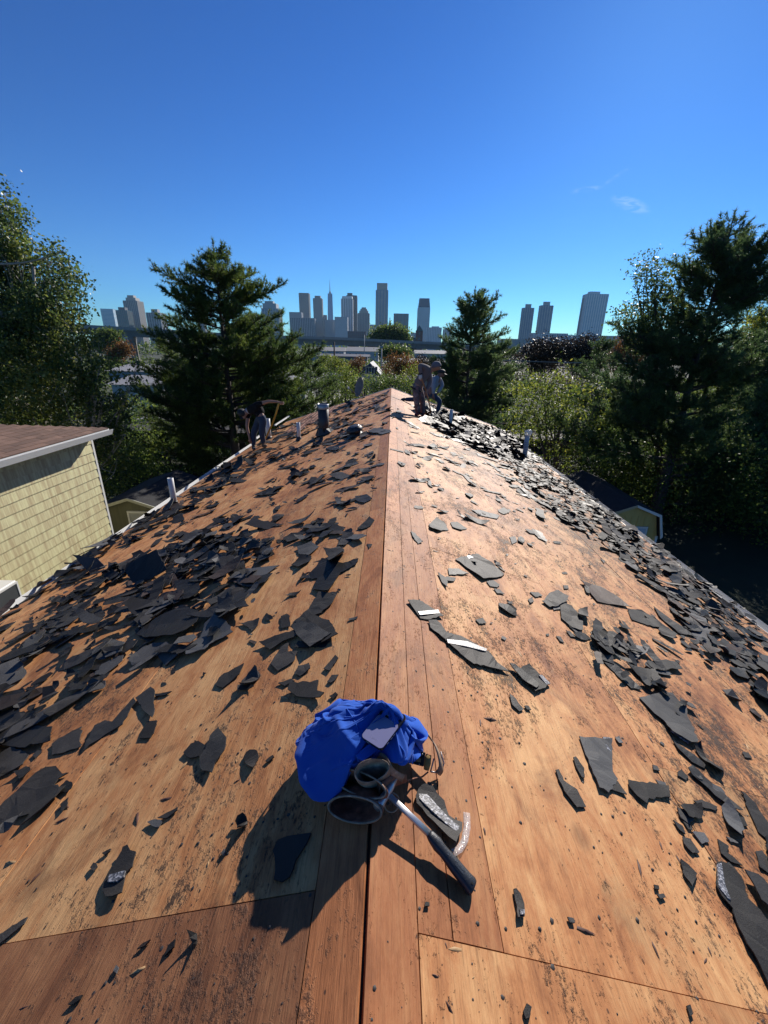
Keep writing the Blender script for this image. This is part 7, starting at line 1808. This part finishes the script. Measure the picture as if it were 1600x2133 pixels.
# --- worker in the hooded grey jacket, standing
M_jk = cloth_mat('grey_jacket', (.145, .125, .130), .1); M_band = cloth_mat('dark_band', (.015, .016, .022), .1)
def camo(name):
    m, t, b, o = nodes_of(name); n = noise(t, geo_pos(t), 9, 3, .6); r_ = ramp(t, [(.40, (.09, .065, .065)), (.47, (.17, .09, .09)), (.55, (.20, .165, .165)), (.62, (.11, .09, .095))], 'CONSTANT'); t.links.new(n.outputs[0], r_.inputs[0])
    t.links.new(r_.outputs[0], b.inputs['Base Color']); b.inputs['Roughness'].default_value = .9; return m
M_camo = camo('pink_camouflage'); M_redshoe = simple('red_shoe', (.19, .015, .018), .6, var=.2)
fp, _ = on_roof(877, 868)
P = Person('person in grey jacket, beanie, pinkish camouflage trousers and red shoes, bent over a shingle remover', fp, fp.y); Y = fp.y
for a in (('pel', 869, 806), ('spine', 875, 792), ('chest', 885, 776), ('neck', 898, 771), ('head', 908, 766, -.02), ('crown', 911, 757, -.02), ('nose', 919, 768, -.05),
          ('shL', 886, 765, -.16), ('elL', 874, 761, -.30), ('wrL', 876, 780, -.28), ('shR', 893, 772, .16), ('elR', 896, 795, .14), ('wrR', 889, 812, -.05),
          ('hiL', 866, 812, -.09), ('knL', 868, 836, -.12), ('anL', 870, 860, -.10), ('hiR', 874, 812, .09), ('knR', 881, 838, .06), ('anR', 881, 862, .05)): P.j(*a)
build_body(P, M_skin, at_y(878, 790, Y - .28), at_y(888, 822, Y - .05))
P.part('jacket', dict(pel=(.165, .14), spine=(.165, .135), chest=(.175, .135), neck=(.085, .075), shL=.085, elL=.068, wrL=.045, shR=.085, elR=.065, wrR=.045), [('pel', 'spine'), ('spine', 'chest'), ('chest', 'neck'), ('chest', 'shL'), ('shL', 'elL'), ('elL', 'wrL'), ('chest', 'shR'), ('shR', 'elR'), ('elR', 'wrR')], M_jk)
P.J['wst'] = P.J['pel'].lerp(P.J['spine'], .6)
P.part('trousers', dict(pel=.135, wst=.12, hiL=.105, knL=.078, anL=.062, hiR=.105, knR=.078, anR=.062), [('pel', 'wst'), ('pel', 'hiL'), ('hiL', 'knL'), ('knL', 'anL'), ('pel', 'hiR'), ('hiR', 'knR'), ('knR', 'anR')], M_camo)
P.J['h1'] = P.J['pel'] + Vector((-.10, 0, -.03))
m_ = MB(); c_ = P.J['pel'] + Vector((-.01, 0, -.02)); ax2 = (P.J['spine'] - P.J['pel']).normalized(); m_.lathe(c_ - ax2 * .05, [(.165, 0), (.17, .012), (.165, .03), (.158, .03)], 22, axis=ax2, cap=False); P.add('hem_band', m_, M_band)
for a, b in (('elL', 'wrL'),):
    d = (P.J[b] - P.J[a]).normalized(); m_ = MB(); m_.lathe(P.J[b] - d * .03, [(.050, 0), (.052, .02), (.046, .03)], 14, axis=d); P.add('cuff', m_, M_band)
m_ = MB(); m_.lathe(P.J['wrL'] + Vector((0, 0, -.10)), [(.02, -.02), (.042, .0), (.046, .04), (.038, .10), (.02, .12)], 14); P.add('glove', m_, simple('pale_glove', (.50, .48, .46), .8))
fd = (P.J['nose'] - P.J['head']).normalized()
head_extras(P, P.J['head'].lerp(P.J['crown'], .4), fd, .105, None, 'beanie', cloth_mat('grey_beanie', (.13, .125, .145), .2), hatname='beanie')
P.part('hood', {'neck': (.095, .08), 'chest': .10}, [('neck', 'chest')], M_jk)
shoe(P, 'shoe', 'anL', at_y(864, 872, Y - .4), M_redshoe); shoe(P, 'shoe', 'anR', at_y(886, 872, Y - .3), M_redshoe)
def stick(lab, a, b, mat, name='pry_bar', r_=.018, tipm=None):
    o_ = empty(name, b, lab, 'pry bar')
    mid = a.lerp(b, .5) + Vector((.03, 0, .0)); m_ = MB(); m_.tube([a, a.lerp(mid, .5) + Vector((.01, 0, 0)), mid, mid.lerp(b, .6), b.lerp(a, .12)], [r_ * 1.15, r_, r_, r_ * .95, r_], 10); m_.build('handle', mat, o_, smooth=True)
    m_ = MB(); d = (b - a).normalized(); e = b + Vector((.02, -.05, .0)); m_.prism([b.lerp(a, .13) + Vector((-.02, 0, 0)), b.lerp(a, .13) + Vector((.02, 0, 0)), e + Vector((.06, 0, -.0)), e + Vector((-.06, 0, 0))], (0, 0, 0), (0, .006, .004)); m_.build('blade', M_steel, o_); return o_
M_hand = simple('ash_handle', (.30, .14, .06), .5, var=.25, scale=20)
e_, _ = on_roof(900, 871)
stick('brown wooden shingle remover held by the hooded person', at_y(878, 787, Y - .30), Vector((e_.x, e_.y, e_.z + .02)), M_hand, name='shingle_remover')

# --- kneeling worker behind him
M_tee = cloth_mat('grey_shirt', (.26, .29, .33), .1); M_jean = cloth_mat('blue_jeans', (.035, .055, .095), .1); M_jean2 = cloth_mat('faded_jeans', (.035, .05, .08), .1)
fp, _ = on_roof(907, 866); Y = fp.y + .55
P = Person('person in grey long sleeved shirt, blue jeans and black cap, lunging behind the hooded one', Vector((fp.x, Y, fp.z)), Y)
for a in (('pel', 897, 816, .1), ('spine', 903, 803, .05), ('chest', 909, 790), ('neck', 914, 784), ('head', 919, 780), ('crown', 921, 773), ('nose', 926, 783, -.05),
          ('shL', 904, 789, -.17), ('elL', 903, 808, -.30), ('wrL', 903, 822, -.35), ('shR', 916, 791, .15), ('elR', 922, 803, .1), ('wrR', 912, 818, -.1),
          ('hiL', 899, 822, -.08), ('knL', 917, 835, -.25), ('anL', 911, 858, -.22), ('hiR', 893, 819, .12), ('knR', 864, 832, .25), ('anR', 843, 832, .35)): P.j(*a)
build_body(P, M_skind, at_y(904, 832, Y - .35), at_y(907, 824, Y - .15))
P.part('shirt', dict(pel=(.14, .115), spine=(.155, .125), chest=(.165, .125), neck=(.065, .06), shL=.082, elL=.062, wrL=.046, shR=.082, elR=.062, wrR=.046), [('pel', 'spine'), ('spine', 'chest'), ('chest', 'neck'), ('chest', 'shL'), ('shL', 'elL'), ('elL', 'wrL'), ('chest', 'shR'), ('shR', 'elR'), ('elR', 'wrR')], M_tee)
P.J['wst'] = P.J['pel'].lerp(P.J['spine'], .5)
P.part('jeans', dict(pel=.13, wst=.115, hiL=.108, knL=.080, anL=.058, hiR=.108, knR=.080, anR=.058), [('pel', 'wst'), ('pel', 'hiL'), ('hiL', 'knL'), ('knL', 'anL'), ('pel', 'hiR'), ('hiR', 'knR'), ('knR', 'anR')], M_jean)
head_extras(P, P.J['head'].lerp(P.J['crown'], .4), (P.J['nose'] - P.J['head']).normalized(), .105, None, 'cap', simple('black_cap', (.012, .014, .014), .7), True)
M_boot = simple('dark_boot', (.02, .022, .03), .6)
shoe(P, 'boot', 'anL', at_y(918, 868, Y - .5), M_boot)
a = P.J['anR']; m_ = MB(); m_.tube([a + Vector((.02, 0, .02)), a + Vector((-.07, 0, -.02)), a + Vector((-.12, 0, -.10)), a + Vector((-.12, 0, -.20))], [.05, .055, .05, .03], 12); P.add('boot', m_, M_boot)

# --- bent worker in black on the left
M_blk = cloth_mat('black_shirt', (.008, .008, .010), .0)
fp, _ = on_roof(541, 934); Y = fp.y
P = Person('person in black shirt, dark cap and jeans, bent double at the left eave', fp, Y)
for a in (('pel', 545, 868), ('spine', 538, 856), ('chest', 529, 849), ('neck', 516, 856), ('head', 507, 862), ('crown', 499, 860), ('nose', 509, 873, -.06),
          ('shL', 537, 843, -.12), ('elL', 560, 836, -.2), ('wrL', 578, 837, -.25), ('shR', 518, 858, .14), ('elR', 514, 888, .05), ('wrR', 520, 912, -.02),
          ('hiL', 549, 874, -.09), ('knL', 545, 900, -.14), ('anL', 549, 924, -.10), ('hiR', 540, 876, .10), ('knR', 528, 902, .05), ('anR', 528, 928, .05)): P.j(*a)
build_body(P, M_skin, at_y(588, 840, Y - .25), at_y(523, 926, Y - .02))
P.part('shirt', dict(pel=.145, spine=.155, chest=(.17, .13), neck=(.075, .07), shL=.088, m1=.062, shR=.088, m2=.062) if P.J.update(m1=P.J['shL'].lerp(P.J['elL'], .55), m2=P.J['shR'].lerp(P.J['elR'], .5)) is None else {}, [('pel', 'spine'), ('spine', 'chest'), ('chest', 'neck'), ('chest', 'shL'), ('shL', 'm1'), ('chest', 'shR'), ('shR', 'm2')], M_blk)
P.J['wst'] = P.J['pel'].lerp(P.J['spine'], .6)
P.part('jeans', dict(pel=.125, wst=.115, hiL=.108, knL=.082, anL=.062, hiR=.108, knR=.082, anR=.062), [('pel', 'wst'), ('pel', 'hiL'), ('hiL', 'knL'), ('knL', 'anL'), ('pel', 'hiR'), ('hiR', 'knR'), ('knR', 'anR')], M_jean2)
d = (P.J['neck'] - P.J['chest']).normalized(); m_ = MB(); m_.lathe(P.J['neck'] - d * .01, [(.074, 0), (.080, .006), (.072, .018)], 18, axis=d, cap=False); P.add('collar', m_, simple('white_collar', (.55, .55, .55), .8))
head_extras(P, P.J['head'].lerp(P.J['crown'], .4), (P.J['nose'] - P.J['head']).normalized(), .105, None, 'cap', simple('black_cap', (.012, .014, .014), .7), True)
shoe(P, 'boot', 'anL', at_y(560, 936, Y - .4), simple('tan_boot', (.16, .09, .05), .7)); shoe(P, 'boot', 'anR', at_y(532, 940, Y - .4), M_boot)
e_, _ = on_roof(549, 926)
stick('yellow handled shingle remover under the hand of the person in black', at_y(581, 839, Y - .27), Vector((e_.x, e_.y, e_.z + .02)), simple('yellow_handle', (.42, .25, .03), .5, var=.3), name='shingle_remover', r_=.022)
